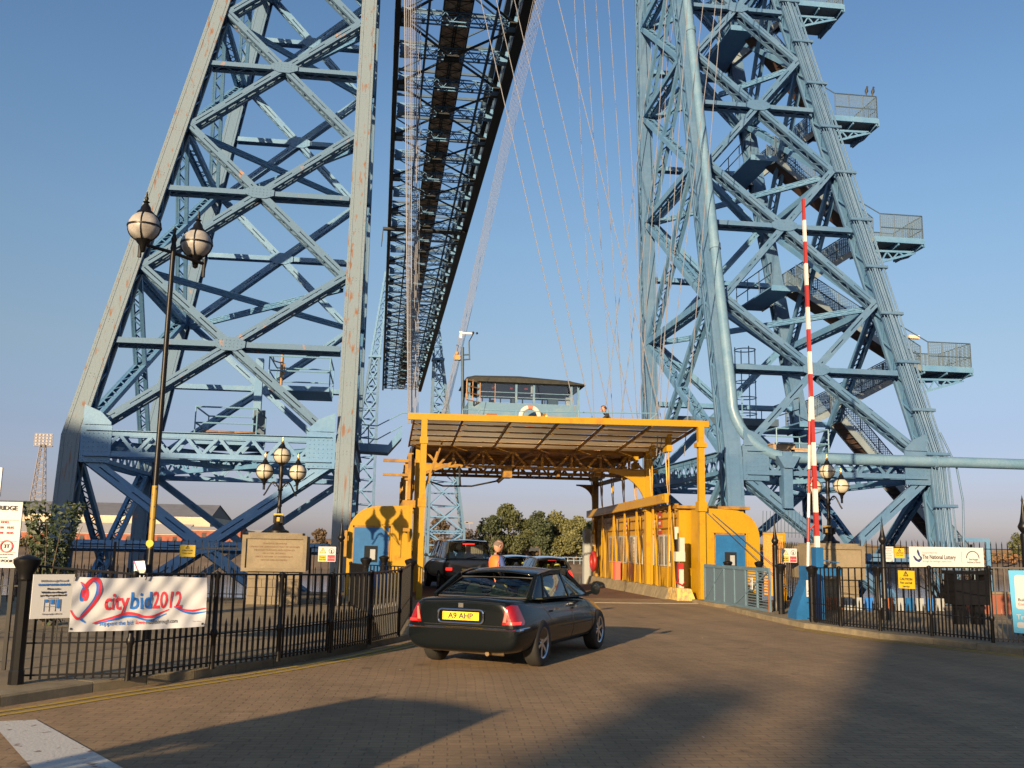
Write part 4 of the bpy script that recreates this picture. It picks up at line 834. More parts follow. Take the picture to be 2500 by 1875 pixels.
def flight(a, b, wdt, wv):
    """a low end, b high end (centre line), wv unit vector across"""
    a = Vector(a); b = Vector(b); wv = Vector(wv); m = MB(); n = int((b.z-a.z)/.2)
    for e in (-1, 1): m.bar(a+wv*e*wdt/2, b+wv*e*wdt/2, .05, .26, (0, 0, 1))
    f = ST(m, 'stair_flight', SOFF); m = MB(); h = (b-a); h.z = 0; h.normalize()
    for i in range(n): p = a+(b-a)*(i+.5)/n; m.obox(p, h*.13, wv*(wdt/2-.03), Vector((0, 0, .02)))
    m.bar(a-Vector((0, 0, .09)), b-Vector((0, 0, .09)), wdt-.1, .02, (0, 0, 1)); m.build('tread', RUSTY, f); m = MB()
    for e in (-1, 1):
        o_ = wv*e*wdt/2; m.tube([a+o_+Vector((0, 0, 1.05)), b+o_+Vector((0, 0, 1.05))], .025, 6); m.tube([a+o_+Vector((0, 0, .55)), b+o_+Vector((0, 0, .55))], .018, 6); k = int((b-a).length/1.1)
        for i in range(k+1): p = a+(b-a)*i/k+o_; m.tube([p, p+Vector((0, 0, 1.05))], .022, 6)
    m.build('handrail', BLUED, f); m = MB()
    o_ = wv*wdt/2; 
    for o_ in (wv*wdt/2, -wv*wdt/2): m.add([a+o_+Vector((0, 0, .1)), b+o_+Vector((0, 0, .1)), b+o_+Vector((0, 0, 1.0)), a+o_+Vector((0, 0, 1.0))], [(0, 1, 2, 3)])
    m.build('mesh_panel', MESHM, f); return f
zo = [9.9, 15.9, 21.7, 27.4, 33.4, 39.4]; xo = [24.9, 22.85, 20.85, 19.35, 17.9, 16.4]
zi = [7.0, 12.9, 18.8, 24.9, 30.9, 36.8]; xi = [18.3, 17.2, 16.4, 15.6, 14.8, 14.2]
ya, yb = 40.6, 43.2
for k in range(6):
    # outer landing, cantilevered beyond the tower leg
    x = xo[k]+.35; z = zo[k]; yA = 41.2; m = MB(); m.box(x-.9, x+1.5, yA, yb+.6, z-.06, z); L_ = ST(m, 'landing', SOFF)
    m = MB()
    for xx in (x-.8, x+.3, x+1.46): m.prism([(0, -.0), (2.6, 0), (2.6, -.16), (1.3, -.34), (0, -.16)], .06, Matrix.Translation((xx, yA, z-.06)) @ Matrix.Rotation(RAD(90), 4, 'Z'))
    m.bar((x-1.1, yA+.4, z-1.15), (x+1.2, yA+.4, z-.45), .1, .1); m.bar((x-1.1, yA+.4, z-.45), (x+1.2, yA+.4, z-.4), .1, .1); m.box(x-.95, x+1.5, yA-.05, yA+.01, z-.12, z+.14); m.box(x+1.5, x+1.55, yA-.05, yb+.6, z-.25, z+.1)
    for i in range(4): xx = x-1.0+i*.58; m.bar((xx, yA+.4, z-1.1+i*.17), (xx+.29, yA+.4, z-.45+i*.01), .05, .06); m.bar((xx+.29, yA+.4, z-.45+i*.01), (xx+.58, yA+.4, z-.95+i*.17), .05, .06)
    m.build('support_bracket', BLUEL, L_); m = MB(); h = 1.25
    cs = [(x-.6, yA), (x+1.48, yA), (x+1.48, yb+.6), (x-.6, yb+.6)]
    for (p, q) in zip(cs[:-1], cs[1:]):
        for zz in (h, .6): m.tube([(*p, z+zz), (*q, z+zz)], .028, 6)
        n = 3
        for i in range(n+1): xx = p[0]+(q[0]-p[0])*i/n; yy = p[1]+(q[1]-p[1])*i/n; m.tube([(xx, yy, z), (xx, yy, z+h)], .022, 6)
    m.tube([(x-.6, yA, z+h), (x-2.0, yA, z+h+.75)], .025, 6); m.tube([(x+.15, yb, z), (x+.15, yb, z+h-.4), (x-.1, yb, z+h)], .025, 6)
    m.build('railing', BLUED, L_); m = MB()
    for (p, q) in zip(cs[:-1], cs[1:]): m.add([(*p, z+.05), (*q, z+.05), (*q, z+h), (*p, z+h)], [(0, 1, 2, 3)])
    m.build('mesh_panel', MESHM, L_)
    # inner landing
    x2, z2 = xi[k], zi[k]; m = MB(); m.box(x2-.7, x2+.5, 39.5, yb+.5, z2-.06, z2); m.box(x2-.7, x2+.5, 39.45, 39.5, z2-.2, z2+.04); L2 = ST(m, 'landing', BLUEL)
    m = MB()
    for zz in (1.05, .55): m.tube([(x2-.68, 39.5, z2+zz), (x2-.68, yb+.5, z2+zz)], .025, 6)
    for p in ((x2-.68, 39.5), (x2-.68, 40.9), (x2-.68, 42.3), (x2-.68, yb+.5)): m.tube([(*p, z2), (*p, z2+1.05)], .022, 6)
    m.build('railing', BLUED, L2)
    # flights: inner landing k -> outer landing k (away from camera), outer k -> inner k+1 (nearer)
    flight((x2+.5, yb, z2), (x-.9, yb, z), .95, (0, 1, 0))
    if k < 5: flight((xi[k+1]+.5, 38.9, zi[k+1]), (x-1.3, ya, z+.0), .95, (0, 1, 0)) if False else flight((x-.9, 41.8, z), (xi[k+1]+.5, 40.1, zi[k+1]), .95, (0, 1, 0))
flight((25.4, 39.2, -.1), (18.9, 38.7, 7.0), 1.0, (0, 1, 0))
# stair foot cage
m = MB(); q = gy(2100, 1145, 39)
cg = empty('entrance_gate_frame', 'light blue metal door frame at the foot of the tower stairs', 'gate', (q.x, 39, 0)); m.box(.62, .78, 0, .12, -.3, 2.25); m.box(-.85, -.69, 0, .12, -.3, 2.25); m.box(-.69, .62, 0, .12, 2.09, 2.25); m.build('frame', BLUEL, cg); m = MB(); m.box(-.3, .25, .3, .8, .9, 1.75); m.build('control_box', WHITE, cg)
# conduits strapped to the outer leg
cd = empty('conduit_bundle', 'bundle of pale conduits strapped to the outer leg of the right tower', 'conduits', (19.2, 31.6, 0)); CO = Vector((19.2, 31.6, 0)); rnd = random.Random(4)
m = MB()
for i in range(9):
    o_ = -.30+i*.075+rnd.uniform(-.015, .015); oy = -.50-rnd.choice((0, .03, .06))
    P = [Vector((XO(1, z)+o_+rnd.uniform(-.02, .02), YF(z)+oy, z))-CO for z in (-1, .8, 2.5, 4.7, 7, 9.5, 12, 16, 20, 24, 28, 34, 40)]; m.tube(P, rnd.choice((.018, .024, .03)), 6)
m.tube([Vector((XO(1, z)+.42+dx, YF(z)-.45, z))-CO for z, dx in ((1.0, 0), (2.2, .18), (3.4, .3), (4.6, .2), (5.8, -.02))], .035, 6)
stuff(m.build('conduits', BLUE, cd))
for z in (1.4, 3.2, 5.0, 6.6, 8.4, 10.3, 12.2, 14.2, 16.3, 18.4, 20.5, 22.6, 24.7, 27, 30, 33, 36): m = MB(); c = Vector((XO(1, z), YF(z)-.56, z))-CO; m.box(c.x-.45, c.x+.42, c.y-.06, c.y-.02, c.z-.05, c.z+.05); m.box(c.x-.45, c.x+.42, c.y-.06, c.y+.15, c.z-.06, c.z-.04); m.build('clamp', BLUE, cd)
# big pipe
PIPE = mat('satin blue pipe paint', (.11, .21, .32), .4, var=.08, vscale=2, vcol=(.14, .24, .34), thr=(.4, .6))
pp = empty('service_pipe', 'large light blue pipe running down the right tower leg and away to the right', 'pipe', (12.2, 31, 4.6)); PO = Vector((12.2, 31, 4.6))
zb = 4.72; PX = 11.93; pts = [Vector((PX, YF(z)-.62, z)) for z in (44, 30, 20, 12, 7.6, 7.0)]
c0 = Vector((12.03, YF(8)-.62, 8.0)); E1 = Vector((15.0, 32.0, zb-.05))
for k in range(1, 11): a = pi/2*k/10; pts.append(Vector((PX+2.0*(1-cos(a)), YF(7)-.62+(31.9-YF(7)+.62)*(k/10), 6.72-2.0*sin(a))))
pts += [Vector((16.5, 31.85, zb)), Vector((20, 31.7, zb)), Vector((34, 31.2, zb-.05))]
m = MB(); m.tube([p-PO for p in pts], .185, 18); m.build('pipe_run', PIPE, pp)
for (p, q) in ((Vector((PX, YF(12.5)-.62, 12.5)), Vector((PX, YF(12.7)-.62, 12.72))), (Vector((PX, YF(22.5)-.62, 22.5)), Vector((PX, YF(22.7)-.62, 22.72))), (Vector((14.9, 31.9, zb)), Vector((15.05, 31.9, zb))), (Vector((19.0, 31.74, zb)), Vector((19.1, 31.74, zb)))): m = MB(); m.tube([p-PO, q-PO], .215, 18); m.build('collar', PIPE, pp)
m = MB(); p = gy(1697, 1010, 31.9); m.box(p.x-.16-PO.x, p.x+.16-PO.x, .7, 1.1, -1.6, .3); m.prism([(-.4, .0), (.4, 0), (.16, -.4), (-.16, -.4)], .5, Matrix.Translation((p.x-PO.x, .6, .15))); m.build('pipe_support', BLUE, pp)
# platforms on the ring girders and higher, drums and boxes
def platform(root, x0, x1, y0, y1, z, mt=BLUEL, rails=True, th=.18, h=1.1):
    m = MB(); m.box(x0, x1, y0, y1, z-th, z); P = m.build('platform', mt, root)
    if rails:
        m = MB(); cs = [(x0, y0), (x1, y0), (x1, y1), (x0, y1), (x0, y0)]
        for (p, q) in zip(cs[:-1], cs[1:]):
            for zz in (h, h*.5): m.tube([(*p, z+zz), (*q, z+zz)], .03, 6)
            n = max(1, int((Vector(p)-Vector(q)).length/1.5))
            for i in range(n): m.tube([(p[0]+(q[0]-p[0])*i/n, p[1]+(q[1]-p[1])*i/n, z), (p[0]+(q[0]-p[0])*i/n, p[1]+(q[1]-p[1])*i/n, z+h)], .025, 6)
        m.build('guard_rail', RAILB, P)
    return P
pl = empty('winch_platform', 'railed steel platform on the left tower with a winch post, upper of two', 'platform'); a = gy(1430//1*0+600, 860, 38); b = gy(722, 868, 38)
P = platform(pl, gy(585, 850, 38).x, gy(714, 850, 38).x, 37.0, 39.6, gy(640, 842, 38).z)
m = MB(); q = gy(606, 842, 37.6); m.tube([q, q+Vector((0, 0, 1.55))], .06, 8); m.tube([q+Vector((-.35, 0, 1.3)), q+Vector((-.3, 0, 1.1)), q+Vector((.1, 0, 1.0)), q+Vector((.1, 0, .6))], .03, 6); m.lathe(q+Vector((0, 0, 1.55)), [(.25, 0), (.33, .05), (.2, .12), (.01, .14)], 14); m.build('winch_post', mat('ochre machinery', (.35, .20, .09), .6, var=.4), pl)
m = MB(); a = gy(556, 880, 37.5); m.bar((a.x, 37.5, 4.9), (a.x, 37.5, gy(556, 775, 37.5).z), .28, .28); m.build('post', BLUEL, pl)
pl = empty('drum_platform', 'lower railed platform on the left tower carrying cable drums', 'platform')
P = platform(pl, gy(430, 940, 35.5).x, gy(560, 940, 35.5).x, 34.6, 37.2, 5.02)
m = MB(); a = gy(558, 900, 36.5); m.box(a.x-.15, a.x+.25, 36.4, 36.5, 5.0, 6.3); m.build('cabinet', BLUED, pl)
DR = mat('brown timber drum', (.22, .13, .08), .8, var=.4)
for i, (x, lab) in enumerate(((457, 'left cable drum lying on the lower platform of the left tower, the darkest'), (484, 'middle cable drum lying on the lower platform of the left tower'), (530, 'right cable drum lying on the lower platform beside the dark cabinet'))):
    q = gy(x, 942, 34.9+i*.2); r0 = empty('cable_drum', lab, 'cable drum', (q.x, 35.4, 5.03), 0, 'cable drums on the lower platform'); m = MB(); m.lathe((0, 0, 0), [(.01, 0), (.48, 0), (.48, .06), (.3, .08)], 18); m.lathe((0, 0, 0), [(.3, .24), (.48, .26), (.48, .32), (.01, .32)], 18); m.build('flange', DR, r0); m = MB(); m.lathe((0, 0, 0), [(.3, .07), (.3, .26)], 18); m.build('core', BLK2, r0)
pr = empty('service_platform', 'railed service platform with tan boxes at the level of the right tower ring girder', 'platform'); platform(pr, gy(1660, 960, 36).x, gy(1770, 960, 36).x, 35.2, 37.8, 5.05)
q = gy(1697, 985, 34.6)
for i, (x, w_, h_, lab) in enumerate(((1689, .85, .5, 'tan box on the service platform of the right tower, nearer the inner leg'), (1725, .8, .32, 'low brown box on the service platform of the right tower'))):
    q = gy(x, 966, 35.6); r0 = empty('equipment_box', lab, 'box', (q.x, 35.7, 5.06)); m = MB(); m.box(-w_/2, w_/2, -.3, .3, 0, h_); m.build('case', mat('tan casing', (.38, .27, .17), .7, var=.2), r0); m = MB(); m.box(-w_/2-.03, w_/2+.03, -.33, .33, h_, h_+.05); m.build('lid', mat('tan casing', (.38, .27, .17)), r0)
m = MB(); lc_ = empty('ladder_cage', 'hooped ladder cage standing on the right tower behind its inner leg', 'ladder'); a = gy(1612, 905, 40); 
for zz in range(5): torus(m, (a.x, 40, a.z+.2+zz*.7), .45, .025, 14, 5, ax='y') if False else m.tube([(a.x+.45*cos(t_*pi/6), 40+.45*sin(t_*pi/6), a.z+.2+zz*.7) for t_ in range(13)], .025, 5, False)
for t_ in range(0, 12, 3): m.tube([(a.x+.45*cos(t_*pi/6), 40+.45*sin(t_*pi/6), a.z), (a.x+.45*cos(t_*pi/6), 40+.45*sin(t_*pi/6), a.z+3.1)], .025, 5)
m.build('cage', RAILB, lc_)
m = MB(); m.box(a.x-3.2, a.x+1.2, 39.4, 41, a.z-.35, a.z-.05); m.build('platform', BLUED, lc_)
# walkway bracket left of gondola, reaching from the left tower
wb = empty('access_walkway', 'cranked blue access walkway between the left tower and the gondola roof', 'walkway'); m = MB()
P0, P1, P2 = gy(776, 974, 34.2), gy(838, 978, 34.2), gy(868, 945, 34.2); m.prism([(P0.x, P0.z), (P1.x, P1.z), (P2.x, P2.z), (P2.x, P2.z+.4), (P1.x, P1.z+.28), (P0.x, P0.z+.28)], 1.2, Matrix.Translation((0, 34.2, 0))); m.build('deck', BLUEL, wb)
m = MB(); a, b = gy(796, 917, 34.2), gy(796, 975, 34.2); m.tube([a, b], .025, 6); torus(m, (a.x-.15, 34.2, a.z-.3), .02, .01, 8, 4); m.tube([gy(776, 920, 34.2), gy(772, 930, 34.2), gy(776, 946, 34.2)], .022, 6); m.build('handrail', RAILB, wb)
# camera and birds
q = gy(1974, 731, 42); r0 = empty('security_camera', 'small cream security camera on a bracket above the lowest stair landing', 'security camera', q); m = MB(); m.box(-.28, .25, -.1, .1, -.02, .14); m.build('housing', mat('cream housing', (.62, .50, .36), .5), r0); m = MB(); m.tube([(.05, 0, 0), (-.1, 0, -.3), (-.5, 0, -.3)], .025, 6); m.build('bracket', RAILB, r0)
def bird(x, y, Y, lab):
    q = Vector((xo[2]+.35+(1.0 if x < 1880 else 1.32), 41.2, zo[2]+1.25+.16)); r0 = empty('pigeon', lab, 'bird', q, 0, 'birds on the landing rail'); m = MB(); sk = BLACK
    m.tube([(-.02, 0, -.12), (-.03, 0, -.02), (0, 0, .08), (.02, 0, .2), (.03, 0, .27)], [.015, .05, .085, .055, .03], 10); m.ball((.035, 0, .30), .042, 10); m.build('body', mat('dark feathers', (.025, .028, .035), .6), r0)
    m = MB(); m.tube([(.07, 0, .30), (.12, 0, .285)], [.012, .003], 6); m.build('beak', BLACK, r0); m = MB(); m.tube([(-.03, 0, .05), (-.05, 0, -.06), (-.06, 0, -.2)], [.03, .03, .012], 6); m.build('tail', BLACK, r0)
bird(1870, 218, 41.2, 'left of two dark pigeons perched on the railing of the second highest landing'); bird(1885, 219, 41.2, 'right of two dark pigeons perched on the railing of the second highest landing')
# ================================================================ STREET FURNITURE
ZK = .105
def lathe_post(mb, c, prof, n=14): mb.lathe(c, prof, n)
FIN = [(.001, 0), (.11, 0), (.11, .22), (.085, .26), (.075, 1.45), (.085, 1.50), (.085, 1.58), (.06, 1.60), (.12, 1.66), (.135, 1.70), (.10, 1.75), (.085, 1.78), (.05, 1.9), (.028, 2.03), (.02, 2.08), (.03, 2.11), (.012, 2.15), (.001, 2.2)]
def finial_post(x, y, h, label, k=1.0, group='finial posts'):
    r0 = empty('finial_post', label, 'post', (x, y, ZK), 0, group); m = MB(); s_ = (h-ZK)/2.2; m.lathe((0, 0, 0), [(r*k*.75, z*s_) for r, z in FIN[:7]], 14); m.build('shaft', BLACK, r0); m = MB(); m.lathe((0, 0, 0), [(r*k*.68, 1.58*s_+(z-1.58)*s_) for r, z in FIN[6:]], 16); m.build('finial', BLACK, r0); return r0
finial_post(-.85, 24.3, 2.20, 'black finial post just left of the left yellow gate cabin')
finial_post(9.95, 24.0, 2.35, 'black finial post between the blue grey gate and the barrier')
finial_post(11.39, 21.3, 2.42, 'black finial post behind the right railing, left of the long white sponsor board')
q = gy(2190, 1100, 17.2); finial_post(q.x+.18, 17.2, 2.72, 'largest black finial post, behind the railing at the right edge of the photo', 1.2)
PIER = [(.001, 0), (.085, 0), (.085, .12), (.075, .14), (.075, .98), (.085, 1.0), (.09, 1.06), (.15, 1.15), (.155, 1.19), (.12, 1.21), (.03, 1.235), (.001, 1.24)]
def pier(x, y, h, label, k=1.0, group='flared cast iron piers', z=ZK):
    r0 = empty('fence_pier', label, 'post', (x, y, z), RAD(30), group); s_ = (h-z)/1.24
    m = MB(); m.lathe((0, 0, 0), [(r*.86*k, q*s_) for r, q in PIER[:6]], 8, smooth=False); m.build('shaft', BLACK, r0); m = MB(); m.lathe((0, 0, 0), [(r*.84*k, q*s_) for r, q in PIER[5:]], 16); m.build('flared_cap', BLACK, r0)
pier(-3.62, 11.05, 1.42, 'nearest black flared pier, at the left end of the banner railing', 1.05)
for (x, y, lab) in ((-.22, 22.3, 'left of three flared piers before the left gate cabin'), (.20, 25.8, 'middle and farthest of three flared piers before the left gate cabin'), (.72, 21.0, 'right of three flared piers before the left gate cabin'), (9.62, 22.9, 'flared pier at the near end of the blue grey gate'), (9.25, 20.35, 'flared pier right of the blue barrier housing'), (11.0, 23.6, 'flared pier behind the railing in front of the right monument'), (11.6, 22.0, 'flared pier behind the railing beside the second finial post'), (9.72, 26.8, 'left of two flared piers behind the blue grey gate'), (10.55, 26.6, 'right of two flared piers behind the blue grey gate')):
    pier(x, y, 1.30, lab)
def railing(label, pts, zt, post_idx, spacing=.155, z0=ZK, posts=True):
    """tall bars to the top rail with short speared bars between them; one panel between posts"""
    c0 = Vector((pts[0][0], pts[0][1], z0)); r0 = empty('railing', label, 'railing', c0)
    for k, (a, b) in enumerate(zip(pts[:-1], pts[1:])):
        A = Vector((*a, z0))-c0; B = Vector((*b, z0))-c0; T = (B-A); L_ = T.length; T /= L_; za, zb_ = (zt[k]-z0, zt[k+1]-z0) if isinstance(zt, list) else (zt-z0, zt-z0)
        m = MB(); zr = lambda f: za+(zb_-za)*f; UP = Vector((0, 0, 1))
        m.bar(A+UP*za, B+UP*zb_, .045, .022); m.bar(A+UP*.075, B+UP*.075, .03, .018); m.bar(A+UP*.40, B+UP*.40, .03, .015)
        n = max(2, int(L_/spacing)); 
        for i in range(n):
            f = (i+.5)/n; p = A+(B-A)*f; m.bar(p+UP*.03, p+UP*zr(f), .021, .021, T); q = A+(B-A)*((i+1.0)/n)
            if i < n-1: m.bar(q+UP*.03, q+UP*.50, .021, .021, T); m.add([q+UP*.50+T*.011+T.cross(UP)*.011, q+UP*.50-T*.011+T.cross(UP)*.011, q+UP*.50-T*.011-T.cross(UP)*.011, q+UP*.50+T*.011-T.cross(UP)*.011, q+UP*.58], [(0, 1, 4), (1, 2, 4), (2, 3, 4), (3, 0, 4)])
            
        m.build('railing_panel', BLACK, r0)
        if posts:
            for P_ in ([A] if k else [])+([B] if k == len(pts)-2 else []):
                m = MB(); h_ = za if P_ is A else zb_
                m.lathe(P_, [(.001, 0), (.033, 0), (.030, .36), (.045, .39), (.045, .43), (.030, .46), (.028, h_-.05), (.04, h_-.03), (.04, h_+.02), (.001, h_+.04)], 10); m.build('post', BLACK, r0)
    return r0
LF = [(-3.60, 11.15)]+[tuple(gz(*q, ZK)[:2]) for q in ((275, 1470), (457, 1445), (600, 1428), (711, 1410), (797, 1392), (860, 1375))]+[(.72, 20.9)]
railing('long black kerbside railing carrying the white campaign banner, left of the road', LF, [1.30, 1.22, 1.20, 1.18, 1.16, 1.16, 1.17, 1.18], None)
railing('short black railing between the flared piers before the left gate cabin', [(.72, 21.0), (-.22, 22.3), (-.6, 24.2)], 1.12, None, .12)
railing('short dense black railing between the right pier and the left gate cabin', [(.72, 21.2), (.85, 25.0), (.9, 29.2)], 1.1, None, .12)
RF = [(9.25, 20.40), (9.37, 19.15), (9.75, 18.2), (10.2, 17.2), (10.72, 16.2), (11.1, 15.6), (11.6, 14.9), (12.6, 13.6)]
RF = [tuple(gz(x/S, y/S, ZK)[:2]) for x, y in ((1973, 1518), (2053, 1530), (2150, 1541), (2276, 1554), (2425, 1570))]+[(11.15, 15.6), (12.2, 14.0)]
railing('long black kerbside railing with a yellow caution sign, right of the road', RF, [1.24, 1.27, 1.30, 1.34, 1.37, 1.38, 1.40], None)
def spear_fence(label, pts, h, z0=ZK, sp=.16, pm=BLACK, posts=2.6):
    r0 = empty('spear_fence', label, 'fence', (*pts[0], z0)); c0 = Vector((*pts[0], z0)); UP = Vector((0, 0, 1))
    for a, b in zip(pts[:-1], pts[1:]):
        A = Vector((*a, z0))-c0; B = Vector((*b, z0))-c0; L_ = (B-A).length; np_ = max(1, int(L_/posts))
        for k in range(np_):
            P = A+(B-A)*k/np_; Q = A+(B-A)*(k+1)/np_; T = (Q-P).normalized(); m = MB(); m.bar(P+UP*.12, Q+UP*.12, .035, .02); m.bar(P+UP*(h-.22), Q+UP*(h-.22), .035, .02)
            n = int((Q-P).length/sp)
            for i in range(n):
                p = P+(Q-P)*(i+.5)/n; m.bar(p, p+UP*(h-.07), .018, .018, T); m.add([p+UP*(h-.08)+T*.016, p+UP*(h-.08)-T.cross(UP)*.016, p+UP*(h-.08)-T*.016, p+UP*(h-.08)+T.cross(UP)*.016, p+UP*h], [(0, 1, 4), (1, 2, 4), (2, 3, 4), (3, 0, 4)])
            m.build('spear_panel', pm, r0); m = MB(); m.box(P.x-.025, P.x+.025, P.y-.025, P.y+.025, 0, h-.1); m.build('post', pm, r0)
    return r0
spear_fence('tall black spear topped fence along the quay edge under the left tower', [(-12, 24.9), (-3.3, 24.9)], 1.52)
spear_fence('tall black spear topped fence between the left monument and the gate cabin', [(-1.6, 24.9), (-.9, 24.9)], 1.45)
spear_fence('tall black spear topped fence along the quay edge under the right tower', [(12.65, 25.3), (23, 25.3)], 1.85)
spear_fence('tall black spear topped fence from the right gate cabin to the right monument', [(11.9, 27.0), (10.4, 25.2), (11.0, 25.2)], 1.75)
spear_fence('low black quay fence seen through the bars left of the left monument', [(-9, 26.9), (-1.0, 26.9)], .85)
spear_fence('curved topped black fence panel behind the ticket board at the left edge', [(-6.5, 15.6), (-4.2, 15.6)], 1.0)
# palisade fan above the right cabin
r0 = empty('anti_climb_fan', 'fan of thin grey spikes above the right yellow gate cabin wing', 'fence', (12.0, 29.9, 2.1)); m = MB()
for i in range(16): x = .0+i*.12; m.bar((x, 0, -.1), (x+.03, 0, .72-.0*i), .014, .014)
m.bar((0, 0, .05), (1.85, 0, .05), .02, .03); m.build('spikes', BLUED, r0)
# blue grey vehicle gate
GB = mat('blue grey gate paint', (.10, .17, .23), .5, var=.15, vscale=4)
a, b = Vector((9.60, 28.4, 0)), Vector((9.62, 23.6, 0)); gt = empty('vehicle_gate', 'blue grey mesh vehicle gate standing open beside the right gate cabin', 'gate', a); T = b-a; UP = Vector((0, 0, 1)); m = MB()
for z in (.12, 1.12): m.bar(UP*z, T+UP*z, .06, .09)
for i in range(7): p = T*i/6; m.bar(p+UP*.1, p+UP*1.14, .05, .06, T)
m.bar(UP*.15, T*.33+UP*1.1, .04, .04); m.bar(T+UP*1.1, T*.5+UP*.15, .04, .04); m.build('frame', GB, gt)
m = MB(); m.add([UP*.12, T+UP*.12, T+UP*1.1, UP*1.1], [(0, 1, 2, 3)]); m.build('mesh_infill', MESHM, gt); m = MB(); m.bar(T+UP*.0+Vector((-.05, -.05, 0)), T+UP*.9+Vector((-.05, -.05, 0)), .025, .025); m.build('drop_bolt', mat('rust', (.25, .09, .03)), gt)
q = a+T*.78+Vector((-.06, 0, .75)); sign('notice_plate', 'small white plate on the near end of the blue grey gate', q, RZ, .12, .3, SIGNW, [('P', 0, .05, .1, BLKT), ('4', 0, -.08, .1, BLKT)])
# ---------------------------------------------------------------- barrier
br0 = empty('rising_barrier', 'raised red and white striped road barrier with blue counterweight housing', 'barrier', (9.62, 21.2, ZK)); m = MB(); 
P = [(-.42, 0), (.24, 0), (.24, 1.16), (-.14, 1.16), (-.14, .86), (-.42, .16)]; m.prism(P, .45, Matrix.Translation((0, -.1, 0))); m.build('housing', BLDOOR, br0); m = MB(); m.box(.12, .30, .0, .25, 1.16, 1.58); m.box(.15, .75, .05, .3, .95, 1.12); m.bar((.28, .1, 1.30), (.72, .1, 1.24), .02, .02); m.build('pivot_box', BLDOOR, br0)
pb = Vector((.215, .12, 1.3)); ptp = gy(1735, 430, 21.3)-Vector((9.62, 21.2, ZK)); ln = (ptp-pb).length; D_ = (ptp-pb).normalized()
n = 16; WHP = mat('white stripe paint', (.58, .56, .52), .5); RDP = mat('red stripe paint', (.30, .025, .022), .5); bo_ = MB(); fm = MB()
for i in range(n): bo_.mi = i % 2; bo_.bar(pb+D_*ln*i/n, pb+D_*ln*(i+1)/n, .10-.045*i/n, .08, (0, 1, 0))
p0, p1 = Vector((-.02, .12, 1.14)), pb+D_*ln*.50
for i in range(8): fm.mi = i % 2; fm.tube([p0+(p1-p0)*i/8, p0+(p1-p0)*(i+1)/8], .034, 8)
fm.mi = 1
for f in (.10, .23, .37): fm.tube([p0+(p1-p0)*f*2*.9, pb+D_*ln*f*.98], .022, 6)
bo_.build('boom', [WHP, RDP], br0); fm.build('stay_frame', [WHP, RDP], br0)
sign('warning_label', 'white and yellow warning label on the blue barrier housing', (9.50, 21.06, .78), 0, .13, .36, SIGNW, [('!', 0, .09, .16, SIGNY), ('ARM', 0, -.06, .05, BLKT), ('MOVES', 0, -.12, .035, BLKT)])
# ---------------------------------------------------------------- monuments with three globe lanterns
STONE = mat('carved sandstone', (.19, .155, .105), .85, var=.22, vscale=3, bump=.35, bscale=30); STONEL = mat('sandstone slab', (.22, .18, .12), .85, var=.22, vscale=2, bump=.25, bscale=30)
def monument(x, y, w, label, txt):
    r0 = empty('monument_plinth', label, 'monument', (x, y, ZK)); m = MB(); rnd = random.Random(int(x*10))
    for j in range(4):
        off = -w*.40; k = 0; row = [.3, .42, .36, .34] if j % 2 else [.4, .3, .38, .34]; tot = sum(row)
        for bw in row: bw = bw/tot*w*.80; m.box(off+.006, off+bw-.006, -.02-rnd.random()*.03, .9, j*.2+.004, j*.2+.196); off += bw
    m.build('rubble_base', STONE, r0); m = MB(); m.box(-w/2, w/2, -.10, 1.0, .80, 1.62); m.build('inscribed_block', STONEL, r0)
    m = MB(); t_ = .09
    m.box(-w/2, w/2, -.15, -.10, 1.55, 1.64); m.box(-w/2, w/2, -.15, -.10, .78, .86); m.box(-w/2, -w/2+t_, -.15, -.10, .86, 1.55); m.box(w/2-t_, w/2, -.15, -.10, .86, 1.55); m.build('moulded_frame', STONE, r0)
    m = MB(); m.box(-w*.42, w*.42, -.05, .9, 1.62, 1.70); m.build('coping', STONE, r0)
    for i, s_ in enumerate(txt): text(s_, .055, mat('weathered inscription', (.20, .12, .07), .8), r0, (0, -.104, 1.44-i*.078))
    return r0
monument(-2.43, 24.6, 1.52, 'left sandstone monument with an inscribed panel, carrying a three globe lantern', ['TRANSPORTER BRIDGE', 'OPENED THE SEVENTEENTH DAY OF OCTOBER', 'NINETEEN HUNDRED AND ELEVEN BY', 'HIS ROYAL HIGHNESS', 'PRINCE ARTHUR OF CONNAUGHT', 'MAYOR AND ALDERMEN'])
monument(11.83, 24.6, 1.50, 'right sandstone monument with a plain panel, behind the red and white barrier', [])
